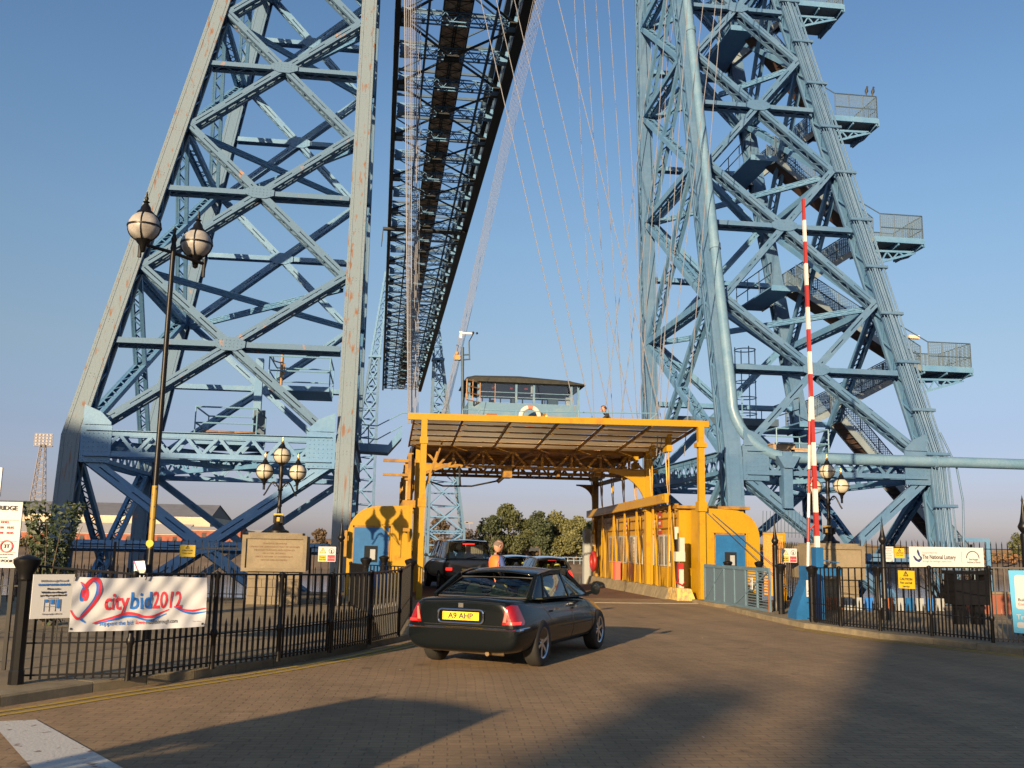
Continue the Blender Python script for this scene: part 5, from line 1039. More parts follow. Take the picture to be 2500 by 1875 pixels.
def globe(root, c, r, m=GLOBE, cup=True, fin=1.0):
    mb = MB(); mb.ball(c, r, 20, .97); g = mb.build('globe', m, root); c = Vector(c); mb = MB()
    mb.lathe(c, [(r*1.02, -.012), (r*1.06, -.012), (r*1.06, .012), (r*1.02, .012)], 24)
    for a in (0, pi/2, pi/4*1.0, 3*pi/4)[:2]:
        P = [c+Vector((cos(a)*r*1.02*sin(b), sin(a)*r*1.02*sin(b), r*1.0*cos(b))) for b in [pi*k/12 for k in range(25)]]; mb.tube(P, .010, 5, False)
    mb.lathe(c, [(r*.56, r*.83), (r*.50, r*.96), (r*.34, r*1.10), (r*.30, r*1.28), (r*.14, r*1.52), (r*.11, r*1.58)], 14)
    mb.build('cage', BLACK, root)
    mb = MB(); mb.lathe(c, [(r*.11, r*1.55), (r*.22, r*1.63), (r*.09, r*1.72), (r*.14, r*1.88), (r*.05, r*2.04), (r*.08, r*2.12), (.002, r*2.35)], 12); mb.build('finial', GOLD if fin > 0 else BLACK, root)
    if cup: mb = MB(); mb.lathe(c, [(r*.5, -r*.87), (r*.44, -r*.98), (r*.22, -r*1.25), (r*.17, -r*1.6), (.01, -r*1.68)], 12); mb.build('cup', BLACK, root)
def lantern(x, y, zb, label):
    r0 = empty('globe_lantern', label, 'lantern', (x, y, zb), 0, 'three globe lanterns on monuments')
    m = MB(); m.lathe((0, 0, 0), [(.26, 0), (.26, .05), (.17, .09), (.12, .18), (.10, .2), (.12, .26), (.115, .38), (.13, .40), (.09, .42), (.05, .50), (.045, .62), (.065, .66), (.045, .72), (.045, 1.02), (.07, 1.05), (.05, 1.1), (.045, 1.35), (.065, 1.42), (.05, 1.5), (.06, 1.6), (.03, 1.68)], 14)
    for a in range(4): m.obox((.12*cos(a*pi/2+.7), .12*sin(a*pi/2+.7), .33), Vector((.03, 0, 0)), Vector((0, .03, 0)), Vector((0, 0, .09)))
    m.build('column', BLACK, r0); m = MB()
    for s_ in (-1, 1):
        P = [Vector((s_*(.04+.36*t_), 0, 1.10-.0+.16*sin(t_*pi*1.35)-.05*t_)) for t_ in [k/12 for k in range(13)]]; m.tube(P, .02, 7)
        m.tube([Vector((s_*(.13+.055*cos(a)*(1-a/9)), 0, 1.17+.055*sin(a)*(1-a/9))) for a in [k*.6 for k in range(12)]], .011, 5); m.tube([Vector((s_*.40, 0, 1.05)), Vector((s_*.40, 0, 1.22))], .03, 7)
    m.build('scroll_arm', BLACK, r0); m = MB(); m.obox((0, -.125, .33), Vector((.035, 0, 0)), Vector((0, .008, 0)), Vector((0, 0, .05))); m.box(-.11, .11, -.13, -.11, .43, .47); m.build('gilded_crest', GOLD, r0)
    globe(r0, (0, 0, 1.90), .205); globe(r0, (-.40, 0, 1.50), .205); globe(r0, (.40, 0, 1.50), .205)
    return r0
lantern(-2.42, 25.0, ZK+1.70, 'ornate black lantern with three cream globes on the left monument'); l2 = lantern(11.88, 25.0, ZK+1.70, 'ornate black lantern with three cream globes on the right monument, beside the raised barrier'); l2.rotation_euler.z = RAD(-56)
# ---------------------------------------------------------------- tall twin globe lamp post
lp = empty('street_lamp', 'tall black street lamp with two large white globes and a yellow warning sleeve', 'street lamp', (-3.38, 15.64, ZK)); m = MB()
m.lathe((0, 0, 0), [(.085, 0), (.085, .9), (.06, .95), (.045, 1.2), (.042, 3), (.04, 6.0), (.05, 6.05), (.04, 6.1), (.035, 6.16), (.05, 6.2), (.03, 6.26), (.02, 6.3), (.03, 6.34), (.004, 6.42)], 14); m.build('pole', BLACK, lp)
m = MB(); m.lathe((0, 0, 0), [(.046, 1.36), (.046, 2.30)], 14); m.build('warning_sleeve', mat('worn yellow tape', (.30, .185, .02), .5, var=.1, vscale=20, vcol=(.05, .04, .03), thr=(.6, .66)), lp)
m = MB(); m.lathe((0, -.075, 1.43), [(.001, -.012), (.055, -.012), (.055, .0)], 16, 'y'); m.build('warning_disc', SIGNY, lp); m = MB(); m.tube([(0, 0, 5.98), (-.42, -.35, 6.0)], .028, 7); m.tube([(0, 0, 5.98), (.42, .35, 5.92)], .028, 7); m.tube([(.42, .35, 5.70), (.42, .35, 6.0)], .03, 7); m.tube([(-.42, -.35, 5.78), (-.42, -.35, 6.1)], .03, 7); m.build('bracket_arm', BLACK, lp)
ga = gy(312, 490, 15.64-.35)-Vector((-3.38, 15.64, ZK)); gb = gy(425, 527, 15.64+.35)-Vector((-3.38, 15.64, ZK)); globe(lp, ga, .245, GLOBE2, True, -1); globe(lp, gb, .245, GLOBE2, True, -1)
pt = empty('snagged_kite', 'small crumpled pink and white foil kite snagged on the tall street lamp', 'kite', gy(303, 1232, 15.4)); m = MB(); m.add([(-.10, 0, .13), (.05, 0, .14), (.09, -.06, .02), (.06, .0, -.10), (-.08, .03, -.20), (-.03, -.08, .0)], [(0, 1, 2, 5), (0, 5, 3, 4), (5, 2, 3)]); m.build('foil', WHITE, pt); m = MB(); m.tube([(-.10, -.005, .13), (-.02, -.085, .0), (-.08, .025, -.20)], .009, 5); m.build('pink_edge', mat('pink', (.55, .12, .3)), pt)
# ---------------------------------------------------------------- signs and banners
def on_rail(x, y, a, b, off=.07):
    a = Vector((*a, 0)); b = Vector((*b, 0)); n = Vector((b.y-a.y, -(b.x-a.x), 0)).normalized(); v = ray(x, y); a = a+n*off; return O+v*((a-O).dot(n)/v.dot(n))
_n = Vector((LF[2][1]-LF[0][1], -(LF[2][0]-LF[0][0]))).normalized(); BO = .075+max(0, (Vector(LF[1])-Vector(LF[0])).dot(_n)); A_ = on_rail(158, 1247, LF[0], LF[2], BO); B_ = on_rail(446, 1243, LF[0], LF[2], BO); T = B_-A_; T.z = 0; L_ = T.length; ang = math.atan2(T.y, T.x)
# ticket board at far left
Yb = 12.0; p = gy(20, 1190, Yb); tb = sign('information_board', 'large white ticket board reading BRIDGE at the left edge, behind the nearest pier', (-4.55, Yb, 1.62), 0, 1.02, .74, SIGNW, thick=.03)
for s_, x, z, sz, mt, al, bd in (('TRANSPORTER BRIDGE', .46, .30, .072, BLKT, 'RIGHT', .02), ('OPERATION INFORMATION', -.02+.0, .21, .06, BLKT, 'RIGHT', .01), ('OPERATING TIMES', .38, .14, .036, REDT, 'RIGHT', 0), ('MONDAY - FRI    07.00 - 18.05', .44, .08, .036, REDT, 'RIGHT', 0), ('SATURDAY      09.00 - 18.05', .44, .02, .036, REDT, 'RIGHT', 0), ('SUNDAY    CLOSED', .30, -.04, .03, BLKT, 'RIGHT', 0), ('MAXIMUM WEIGHT', .20, -.12, .045, BLKT, 'RIGHT', 0), ('The Transporter Bridge may close at short notice', .46, -.22, .024, GREYT, 'RIGHT', 0), ('for maintenance and inspection work', .40, -.255, .024, GREYT, 'RIGHT', 0), ('NO SERVICE IN POOR', .46, -.295, .044, BLKT, 'RIGHT', .01), ('VISIBILITY OR HIGH WINDS', .30, -.345, .04, BLKT, 'RIGHT', .01)): text(s_, sz, mt, tb, (x, -.006, z), align=al, bold=bd)
m = MB(); m.lathe((.38, -.01, -.13), [(.058, 0), (.070, 0), (.070, -.004), (.058, -.004), (.058, 0)], 24, 'y'); m.build('weight_roundel', REDT, tb); text('3T', .06, BLKT, tb, (.38, -.008, -.13))
m = MB()
for z in (.165, -.075, -.195): m.box(-.48, .48, -.006, -.002, z-.003, z+.003)
m.build('rule_lines', GREYT, tb); m = MB(); m.box(-.50, -.46, .03, .07, -1.5, .37); m.box(.44, .48, .03, .07, -1.5, .37); m.build('board_leg', BLACK, tb)
m = MB(); tb2 = empty('upper_board', 'white board fixed above the ticket board at the left edge', 'sign', (-4.72, Yb, 2.18)); m.box(-.5, .42, 0, .03, -.13, .2); m.build('board', SIGNW, tb2)
fence_z = lambda f: 1.18
q = on_rail(114, 1288, LF[0], LF[2], BO); sg_ = sign('notice_board', 'portrait white notice with small blue bars tied to the railing beside the banner', (q.x, q.y, q.z), ang, .40, .44, SIGNW, [('Middlesbrough Council', 0, .155, .028, GREYT), ('TRANSPORTER BRIDGE', 0, .115, .03, BLUT), ('Please note:', 0, .075, .026, BLKT), ('Vehicles are charged', 0, .04, .028, BLKT), ('per day or part thereof', 0, .01, .026, BLKT), ('Charges apply to all users', 0, -.175, .018, GREYT)])
m = MB()
for (x, z0_, z1_) in ((-.06, -.06, -.03), (0, -.08, -.03), (.06, -.12, -.03)): m.box(x-.014, x+.014, -.008, -.002, z0_, z1_)
m.build('bar_chart', BLUT, sg_); m = MB()
for x in (-.08, -.03, .03, .08): m.box(x-.0015, x+.0015, -.006, -.002, -.15, -.03)
m.box(-.08, .08, -.006, -.002, -.103, -.1); m.box(-.05, .05, -.006, -.002, -.022, -.014); m.build('chart_lines', GREYT, sg_)
# banner on the railing
bn = empty('banner', 'white campaign banner reading citybid2012 tied to the kerbside railing', 'banner', (A_.x, A_.y, 0), ang); zb0, zb1 = .645, 1.19; nxx, nzz = 60, 14; vs = []
def ripple(x, z): return -.015-.014*sin(x*5+z*6)-.045*max(0, sin((x-.75)*2.6-(z-.6)*2.6))**4*(1 if x > .7 else 0)-.009*sin(x*17+z*9)-.006*sin(x*31-z*24)
for j in range(nzz+1):
    for i in range(nxx+1): x = L_*i/nxx; f = j/nzz; zlo = zb0-.01*sin(x*2.2); zhi = zb1+.008*cos(x*6.6); z = zlo+(zhi-zlo)*f; vs.append((x, ripple(x, z), z))
m = MB(); m.add(vs, [(j*(nxx+1)+i, j*(nxx+1)+i+1, (j+1)*(nxx+1)+i+1, (j+1)*(nxx+1)+i) for j in range(nzz) for i in range(nxx)], True); m.build('sheet', mat('white banner vinyl', (.50, .52, .56), .5), bn)
def on_banner(s_, size, mt, x, z, bold, name, wx=None):
    o = text(s_, size, mt, bn, (0, 0, 0), (0, 0, 0), 'LEFT', name, 0.0, bold); me = o.data; W = max(v.co.x for v in me.vertices)
    k = (wx/W) if wx else 1
    bm_ = bmesh.new(); bm_.from_mesh(me); bmesh.ops.triangulate(bm_, faces=bm_.faces); bmesh.ops.subdivide_edges(bm_, edges=[e for e in bm_.edges if e.calc_length() > .05], cuts=2, use_grid_fill=False); 
    for v in bm_.verts: X_, Z_ = x+v.co.x*k, z+v.co.y; v.co = (X_, ripple(X_, Z_)-.005, Z_)
    bmesh.ops.triangulate(bm_, faces=bm_.faces); bm_.to_mesh(me); bm_.free(); me.update(); return o
zz = .935; u = L_/1.0
on_banner('city', .25, REDT, L_*.222, zz, .016, 'lettering', L_*.183); on_banner('bid', .25, BLUT, L_*.410, zz, .016, 'lettering', L_*.17); on_banner('2012', .25, REDT, L_*.585, zz, .016, 'lettering', L_*.225)
on_banner('support the bid ', .062, BLUT, L_*.21, .715, .01, 'lettering', L_*.235); on_banner('love', .062, REDT, L_*.465, .715, .01, 'lettering', L_*.065); on_banner('middlesbrough.com', .062, BLKT, L_*.535, .715, .003, 'lettering', L_*.25); on_banner('Tees Valley', .02, GREYT, L_*.9, .705, 0, 'lettering')
def ribbon(pts, w_, mt, name):
    P = [Vector(p) for p in pts]
    for _ in range(3):
        Q = [P[0]]
        for a, b in zip(P[:-1], P[1:]): Q += [a*.75+b*.25, a*.25+b*.75]
        P = Q+[P[-1]]
    vs = []; n = len(P)
    for i, p in enumerate(P):
        t = (P[min(i+1, n-1)]-P[max(i-1, 0)]).normalized(); nn = Vector((-t.y, t.x)); ww = w_*(.25+.75*sin(pi*min(1, i/(n-1)*1.0))); 
        for s_ in (-1, 1): q = p+nn*ww*s_/2; vs.append((q.x, ripple(q.x, q.y)-.005, q.y))
    m = MB(); m.add(vs, [(2*i, 2*i+1, 2*i+3, 2*i+2) for i in range(n-1)]); return m.build(name, mt, bn)
hx = lambda a, b: (L_*a, zb0+(zb1-zb0)*b)
ribbon([hx(.05, .92), hx(.085, .84), hx(.108, .72), hx(.098, .58), hx(.080, .62), hx(.078, .76), hx(.10, .92), hx(.15, 1.0), hx(.185, .90), hx(.182, .66), hx(.145, .45), hx(.065, .22), hx(.03, .26), hx(.0, .40)], .042, REDT, 'heart_ribbon'); ribbon([hx(.055, .90), hx(.085, .78), hx(.085, .62), hx(.066, .56), hx(.062, .74), hx(.075, .85)], .030, BLUT, 'heart_ribbon'); ribbon([hx(.13, .95), hx(.17, .90), hx(.168, .66), hx(.13, .45), hx(.06, .25), hx(.11, .16)], .034, BLUT, 'heart_ribbon')
ribbon([hx(.16, .14), hx(.28, .23), hx(.42, .34), hx(.55, .19), hx(.72, .36)], .03, REDT, 'wave_ribbon'); ribbon([hx(.18, .12), hx(.30, .21), hx(.44, .28), hx(.56, .13), hx(.70, .28)], .022, BLUT, 'wave_ribbon'); ribbon([hx(.75, .42), hx(.88, .30), hx(.999, .37)], .022, REDT, 'wave_ribbon'); ribbon([hx(.75, .41), hx(.88, .25), hx(.999, .30)], .022, BLUT, 'wave_ribbon')
m = MB()
for x in (.02, L_*.52, L_-.03): m.tube([(x, -.015, zb1-.03), (x+.01, -.03, zb1+.03), (x, .03, zb1+.05)], .006, 5)
for x in (.02, L_-.03): m.lathe((x, ripple(x, .67)-.004, .675), [(.004, -.002), (.012, -.002), (.012, .0)], 10, 'y')
m.build('tie', BLK2, bn)
# caution plates on the spear fences
def haz(label, x, y, z, w_=.42, h_=.36, two=True, rz=0):
    r0 = sign('warning_sign', label, (x, y, z), rz, w_, h_, SIGNW); m = MB(); m.box(-w_*.46, -w_*.04, -.004, 0, -h_*.46, -h_*.06); m.build('yellow_panel', SIGNY, r0); m = MB(); m.box(w_*.04, w_*.46, -.004, 0, -h_*.46, -h_*.06); m.build('red_panel', REDT, r0); tri(r0, -w_*.25, h_*.2, .14, SIGNY); m = MB(); m.lathe((w_*.25, -.005, h_*.2), [(.058, 0), (.066, 0), (.066, -.004), (.058, -.004)], 20, 'y'); m.lathe((w_*.25, -.005, h_*.235), [(.001, -.003), (.016, -.003), (.016, 0)], 10, 'y'); m.box(w_*.25-.016, w_*.25+.016, -.008, -.003, h_*.08, h_*.18); m.build('roundel', BLKT, r0)
    text('Danger', .05, BLKT, r0, (-w_*.25, -.008, -h_*.2)); text('Deep water', .035, BLKT, r0, (-w_*.25, -.008, -h_*.36)); text('No entry', .045, SIGNW, r0, (w_*.25, -.008, -h_*.27)); return r0
q = gy(706, 1197, 24.7); haz('white, yellow and red danger sign on the fence beside the left monument', q.x, 24.75, q.z); q = gy(1705, 1200, 24.9); haz('white, yellow and red danger sign partly behind the red and white barrier', q.x, 24.9, q.z)
def caution(label, x, y, z, w_, h_, l1, rz=0): r0 = sign('caution_sign', label, (x, y, z), rz, w_, h_, SIGNY); tri(r0, 0, h_*.3, h_*.3, BLKT); text('CAUTION', h_*.19, BLKT, r0, (0, -.006, h_*.02), bold=.01); [text(t_, h_*.17, BLKT, r0, (0, -.006, -h_*(.18+.2*i))) for i, t_ in enumerate(l1)]; return r0
q = gy(405, 1190, 24.8); caution('small yellow caution sign on the tall fence behind the banner', q.x, 24.8, q.z, .36, .28, ['Deep water']); q = gy(1943, 1195, 25.1); caution('small yellow caution sign between the paper notice and the long sponsor board', q.x, 25.1, q.z, .28, .26, ['Deep water'])
ra = math.atan2(RF[3][1]-RF[2][1], RF[3][0]-RF[2][0])
f_ = .52; px_, py_ = RF[2][0]+(RF[3][0]-RF[2][0])*.32, RF[2][1]+(RF[3][1]-RF[2][1])*.32; q = on_rail(1963, 1252, RF[2], RF[3], .0); q2_ = Vector((RF[3][1]-RF[2][1], -(RF[3][0]-RF[2][0]), 0)).normalized()*.07; q = q+q2_; caution('larger yellow sign reading rise and fall barrier on the right railing', q.x, q.y, q.z, .36, .33, ['Rise and fall', 'barrier'], rz=ra)
q = gy(1919, 1197, 25.1); pn = sign('paper_notice', 'white paper notice with dense small print on the right quay fence', (q.x, 25.1, q.z), 0, .30, .40, SIGNW, [(t_, 0, .15-i*.045, .028, GREYT) for i, t_ in enumerate(('Transporter Bridge', 'service information', 'the gondola runs every', 'fifteen minutes', 'from this landing', 'please wait here', 'until signalled'))])
# sponsor board
a = gy(1968, 1180, 23); b = gy(2122, 1183, 23); w_ = (b-a).length; q = gy(2045, 1204, 23); h_ = gy(2045, 1182, 23).z-gy(2045, 1226, 23).z
nb = sign('sponsor_board', 'long white sponsor board reading The National Lottery on the right quay fence', q, RAD(-4), w_, h_, SIGNW); 
text('The National Lottery', .145, BLKT, nb, (-w_*.33, -.006, 0), align='LEFT', bold=.012, sx=.68); text('Supported by', .07, GREYT, nb, (-w_*.33, -.006, h_*.22), align='LEFT'); text('through the Heritage Lottery Fund', .065, GREYT, nb, (-w_*.33, -.006, -h_*.2), align='LEFT', sx=.8); text('heritage', .07, BLKT, nb, (w_*.36, -.006, -h_*.08)); text('lottery fund', .07, BLKT, nb, (w_*.36, -.006, -h_*.22))
m = MB(); m.tube([(w_*.35+.16*cos(t_), -.008, -h_*.02+.17*sin(t_)) for t_ in [pi*k/14 for k in range(15)]], .010, 5); m.box(w_*.2, w_*.2+.004, -.005, 0, -h_*.3, h_*.3); m.build('arch_emblem', BLKT, nb)
m = MB(); m.prism([(-.03, .16), (0, .22), (.03, .16), (.02, .07), (.06, .0), (.02, -.03), (-.02, -.03), (-.10, .06), (-.13, .05), (-.10, -.02), (-.06, -.07), (.02, -.10), (.09, -.04), (.10, .02), (.05, .06), (.0, .08)], .006, Matrix.Translation((-w_*.385, -.008, -.03))); m.build('crossed_fingers_emblem', mat('navy print', (.02, .03, .12), .5), nb)
# blue banner at the right edge
q0 = Vector((*RF[5], 0)); dd = Vector((RF[6][0]-RF[5][0], RF[6][1]-RF[5][1], 0)).normalized()
bb = empty('blue_banner', 'light blue and white banner fixed to the railing at the right edge of the photo', 'banner', gy(2178, 1232, 15.7)-Vector((0, 0, 0)), math.atan2(dd.y, dd.x)); LB = mat('sky blue vinyl', (.10, .38, .62), .5); h1 = gy(2178, 1232, 15.7).z-gy(2188, 1366, 15.7).z
m = MB(); m.add([(0, 0, 0), (.9, 0, .02), (.9, 0, -h1-.02), (.03, 0, -h1+.0)], [(0, 1, 2, 3)]); m.add([(0, .01, 0), (.9, .01, .02), (.9, .01, -h1-.02), (.03, .01, -h1)], [(0, 3, 2, 1)]); m.build('sheet', LB, bb); m = MB()
def rrect(m, x0, x1, z0, z1, r, y):
    P = []
    for (cx_, cz_, a0) in ((x1-r, z1-r, 0), (x0+r, z1-r, pi/2), (x0+r, z0+r, pi), (x1-r, z0+r, 1.5*pi)):
        for k in range(5): a = a0+pi/2*k/4; P.append((cx_+r*cos(a), y, cz_+r*sin(a)))
    m.add(P, [tuple(range(len(P)))])
rrect(m, .09, .85, -.62*h1, -.07*h1, .05, -.004); rrect(m, .09, .85, -.92*h1, -.83*h1, .03, -.004); m.build('white_panel', SIGNW, bb); text('Transporter Bridge', .12, SIGNW, bb, (.09, -.006, -.75*h1), align='LEFT', bold=.01); text('Building', .07, BLKT, bb, (.13, -.008, -.47*h1), align='LEFT'); text('Communities', .06, REDT, bb, (.13, -.008, -.54*h1), align='LEFT')
# bin
q = gy(2089, 1270, 20.2); bi = empty('litter_bin', 'black rectangular litter bin behind the right railing', 'bin', (q.x, 20.2, .52)); m = MB(); m.box(-.40, .40, -.22, .22, 0, .52); m.build('body', BLACK, bi); m = MB(); m.box(-.43, .43, -.25, .25, .64, .72); m.box(-.40, -.34, -.2, .2, .52, .64); m.box(.34, .40, -.2, .2, .52, .64); m.box(-.43, .43, -.24, .24, .48, .52); m.build('hood', BLACK, bi); m = MB(); m.box(-.32, -.1, -.1, .1, -.42, 0); m.box(.1, .32, -.1, .1, -.42, 0); m.build('leg', BLACK, bi); m = MB(); m.lathe((-.15, -.235, .56), [(.01, -.005), (.015, 0)], 8, 'y'); m.build('latch', CHROME, bi)
# bench / painted boards beyond the right railing
bo = empty('painted_board', 'row of blue, white and orange painted boards low behind the right railing', 'board', (12.6, 24.4, .12)); cols = [mat('orange board', (.28, .09, .03)), GREYM, BLDOOR, GREYM, BLUT, GREYM]
for i in range(12): m = MB(); m.box(-1.2+i*.28, -1.2+i*.28+.2, 0, .05, 0, .32); m.build('board', cols[(i//2 if i < 4 else i) % 6], bo)
rb_ = empty('brick_pier', 'low red brick block behind the litter bin at the right', 'wall', (15.4, 23.6, .1)); m = MB(); m.box(-.5, .6, 0, .4, 0, .5); m.build('brickwork', BRK, rb_); m = MB(); m.box(-.54, .64, -.04, .44, .5, .56); m.build('coping', STONE, rb_)
q0_ = gy(2196, 1218, 17.2); b = gy(2040, 1236, 18.6)-q0_; ch_ = empty('chain_rail', 'dark sagging chain from the largest finial post to the right railing', 'chain', q0_); m = MB(); m.tube([b*k/10+Vector((0, 0, -.06*sin(pi*k/10))) for k in range(11)], .012, 5); m.build('links', BLACK, ch_)
# shrub by the left fence
sh_ = tree(-5.6, 18.2, ZK, 1.8, .8, 77, mat('dark shrub leaf', (.035, .055, .022), .6, var=.4), 'dark leafy shrub with upright stems behind the left ticket board', 'shrub', leaves=700, leaf=.045, trunk=False, name='shrub', col=.05)
m = MB(); rnd = random.Random(3)
for i in range(12): a = rnd.uniform(0, 6.28); h_ = rnd.uniform(1.3, 2.15); m.tube([(0, 0, 0), (.25*cos(a), .25*sin(a), h_*.6), (.5*cos(a), .4*sin(a), h_)], [.018, .012, .004], 5)
m.build('stem', BARK, sh_)
m = MB()
for i in range(700):
    a = rnd.uniform(0, 6.28); t_ = rnd.uniform(.4, 1); h_ = 2.1*t_; p = Vector((.5*cos(a)*t_, .4*sin(a)*t_, h_)); u_ = Vector((rnd.gauss(0, 1), rnd.gauss(0, 1), rnd.gauss(.4, .6))).normalized()*.07; v_ = u_.cross(Vector((rnd.gauss(0, 1), rnd.gauss(0, 1), 0))).normalized()*.025; m.add([p-u_, p+v_, p+u_, p-v_], [(0, 1, 2, 3)])
m.build('sprigs', MATS['dark shrub leaf'], sh_)
bw = empty('bare_bush', 'leafless twiggy bush under the right tower stairs', 'bush', (16.2, 27.0, .1)); m = MB(); rnd = random.Random(8)
for i in range(34):
    a = rnd.uniform(0, 6.28); p = Vector((0, 0, 0)); d = Vector((cos(a)*.5, sin(a)*.4, 1)).normalized(); P = [p]
    for k in range(5): d = (d+Vector((rnd.gauss(0, .25), rnd.gauss(0, .25), rnd.gauss(0, .15)))).normalized(); P.append(P[-1]+d*.42)
    m.tube(P, [.02, .016, .012, .009, .006, .003], 4)
m.build('twigs', BARK, bw)
m = MB(); rnd = random.Random(12)
for i in range(14): 
    x, y = rnd.uniform(-1, 9), rnd.uniform(8, 24); s_ = rnd.uniform(.015, .035); a = rnd.uniform(0, 3); m.add([(x, y, .012), (x+s_*cos(a), y+s_*sin(a), .02), (x+s_*cos(a+1.3)*1.2, y+s_*1.2*sin(a+1.3), .013)], [(0, 1, 2)])
stuff(tag(m.build('litter', mat('pale litter', (.5, .42, .33))), 'few tiny scraps and leaves scattered on the brick road', 'litter'))
# ================================================================ VEHICLES
from mathutils.bvhtree import BVHTree
from mathutils.geometry import delaunay_2d_cdt
CG = bpy.data.materials.new('tinted car glass'); CG.use_nodes = True; t = CG.node_tree; ou = t.nodes['Material Output']; t.nodes.remove(t.nodes['Principled BSDF'])
tp_ = t.nodes.new('ShaderNodeBsdfTransparent'); tp_.inputs[0].default_value = (.70, .74, .72, 1); gl_ = t.nodes.new('ShaderNodeBsdfGlossy'); gl_.inputs['Roughness'].default_value = .02; gl_.inputs[0].default_value = (.9, .95, 1, 1); fr = t.nodes.new('ShaderNodeFresnel'); fr.inputs[0].default_value = 1.6; mxx = t.nodes.new('ShaderNodeMixShader'); t.links.new(fr.outputs[0], mxx.inputs[0]); t.links.new(tp_.outputs[0], mxx.inputs[1]); t.links.new(gl_.outputs[0], mxx.inputs[2]); t.links.new(mxx.outputs[0], ou.inputs[0])
REDL = mat('red lamp lens', (.26, .006, .008), .12, coat=.6, var=.2, vscale=14); REDG = mat('lit brake lamp', (.7, .02, .02), .2, emit=((1, .03, .02), .9)); PLATE = mat('yellow number plate', (.80, .52, .01), .4); TYRE = mat('tyre rubber', (.018, .017, .016), .8, bump=.3, bscale=60); SEAT = mat('olive seat fabric', (.42, .44, .14), .8); INT = mat('dark interior', (.02, .02, .022), .7); CLEARL = mat('clear lamp lens', (.5, .42, .38), .1, coat=.5)
def evalmesh(o):
    dg = bpy.context.evaluated_depsgraph_get(); me = bpy.data.meshes.new_from_object(o.evaluated_get(dg)); old = o.data; o.modifiers.clear(); o.data = me; bpy.data.meshes.remove(old); return o
def loft_body(st, paint, root, wheels, wr, hw):
    """st: list of (y, [(x,z)...]) half profiles from bottom centre round to top centre"""
    m = MB(); n = len(st[0][1]); vs = []
    for y, P in st:
        vs += [(x, y, z) for x, z in P]+[(-x, y, z) for x, z in P[-2:0:-1]]
    k = 2*n-2; N = len(st); fs = [(j*k+i, j*k+(i+1) % k, (j+1)*k+(i+1) % k, (j+1)*k+i) for j in range(N-1) for i in range(k)]+[tuple(range(k))[::-1], tuple(range((N-1)*k, N*k))]
    m.add(vs, fs, True); o = m.build('body', paint, root); o.data.shade_smooth() if hasattr(o.data, 'shade_smooth') else None
    sub = o.modifiers.new('s', 'SUBSURF'); sub.levels = 2; sub.render_levels = 2; evalmesh(o)
    cutters = []
    for wy in wheels:
        c = MB(); c.lathe((0, wy, wr), [(.001, -1.2), (wr*1.13, -1.2), (wr*1.13, 1.2), (.001, 1.2)], 28, 'x', False); co = c.build('cut', None); cutters.append(co)
        # keep the middle of the body: the cutter is hollowed out by two side cylinders instead
        for v in co.data.vertices: pass
    for co in cutters:
        b = o.modifiers.new('b', 'BOOLEAN'); b.operation = 'DIFFERENCE'; b.object = co; b.solver = 'EXACT'
    evalmesh(o)
    for co in cutters: bpy.data.objects.remove(co)
    for p in o.data.polygons: p.use_smooth = True
    try: o.data.set_sharp_from_angle(angle=RAD(40))
    except Exception: pass
    return o
def patch(body, root, name, poly, O_, U, V_, mt, off=.004, res=.045, bvh=None):
    U = Vector(U).normalized(); V_ = Vector(V_).normalized(); D = U.cross(V_); O_ = Vector(O_)   # D points out; rays go along -D
    pts = [Vector(p) for p in poly]; x0, x1 = min(p.x for p in pts), max(p.x for p in pts); y0, y1 = min(p.y for p in pts), max(p.y for p in pts)
    def ins(q):
        c = False
        for a, b in zip(pts, pts[1:]+pts[:1]):
            if (a.y > q.y) != (b.y > q.y) and q.x < (b.x-a.x)*(q.y-a.y)/(b.y-a.y)+a.x: c = not c
        return c
    dense = []
    for a, b in zip(pts, pts[1:]+pts[:1]):
        k = max(1, int((b-a).length/res)); dense += [a+(b-a)*i/k for i in range(k)]
    nb = len(dense); x = x0+res/2
    while x < x1:
        y = y0+res/2
        while y < y1:
            q = Vector((x, y))
            if ins(q) and min((q-p).length for p in dense[:nb]) > res*.45: dense.append(q)
            y += res
        x += res
    r = delaunay_2d_cdt(dense, [(i, (i+1) % nb) for i in range(nb)], [], 2, 1e-5); vs = []
    last = None
    for p in r[0]:
        s = O_+U*p.x+V_*p.y+D*1.5; h = bvh.ray_cast(s, -D, 3.0); q = h[0]
        if q is None: q = (bvh.find_nearest(O_+U*p.x+V_*p.y)[0])
        vs.append(q+D*off)
    m = MB(); m.add(vs, [f for f in r[2] if len(f) >= 3 and ins(sum((Vector(r[0][i]) for i in f), Vector((0, 0)))/len(f))], True); return m.build(name, mt, root)
def seam(body, root, pts, O_, U, V_, bvh, r=.004, mt=None, name='panel_gap'):
    U = Vector(U).normalized(); V_ = Vector(V_).normalized(); D = U.cross(V_); P = []
    for a, b in zip(pts[:-1], pts[1:]):
        for k in range(8):
            p = Vector(a)+(Vector(b)-Vector(a))*k/8; s = Vector(O_)+U*p.x+V_*p.y+D*1.5; h = bvh.ray_cast(s, -D, 3)[0]
            if h: P.append(h)
    if len(P) < 2: return None
    m = MB(); m.tube(P, r, 4, False); return m.build(name, mt or INT, root)
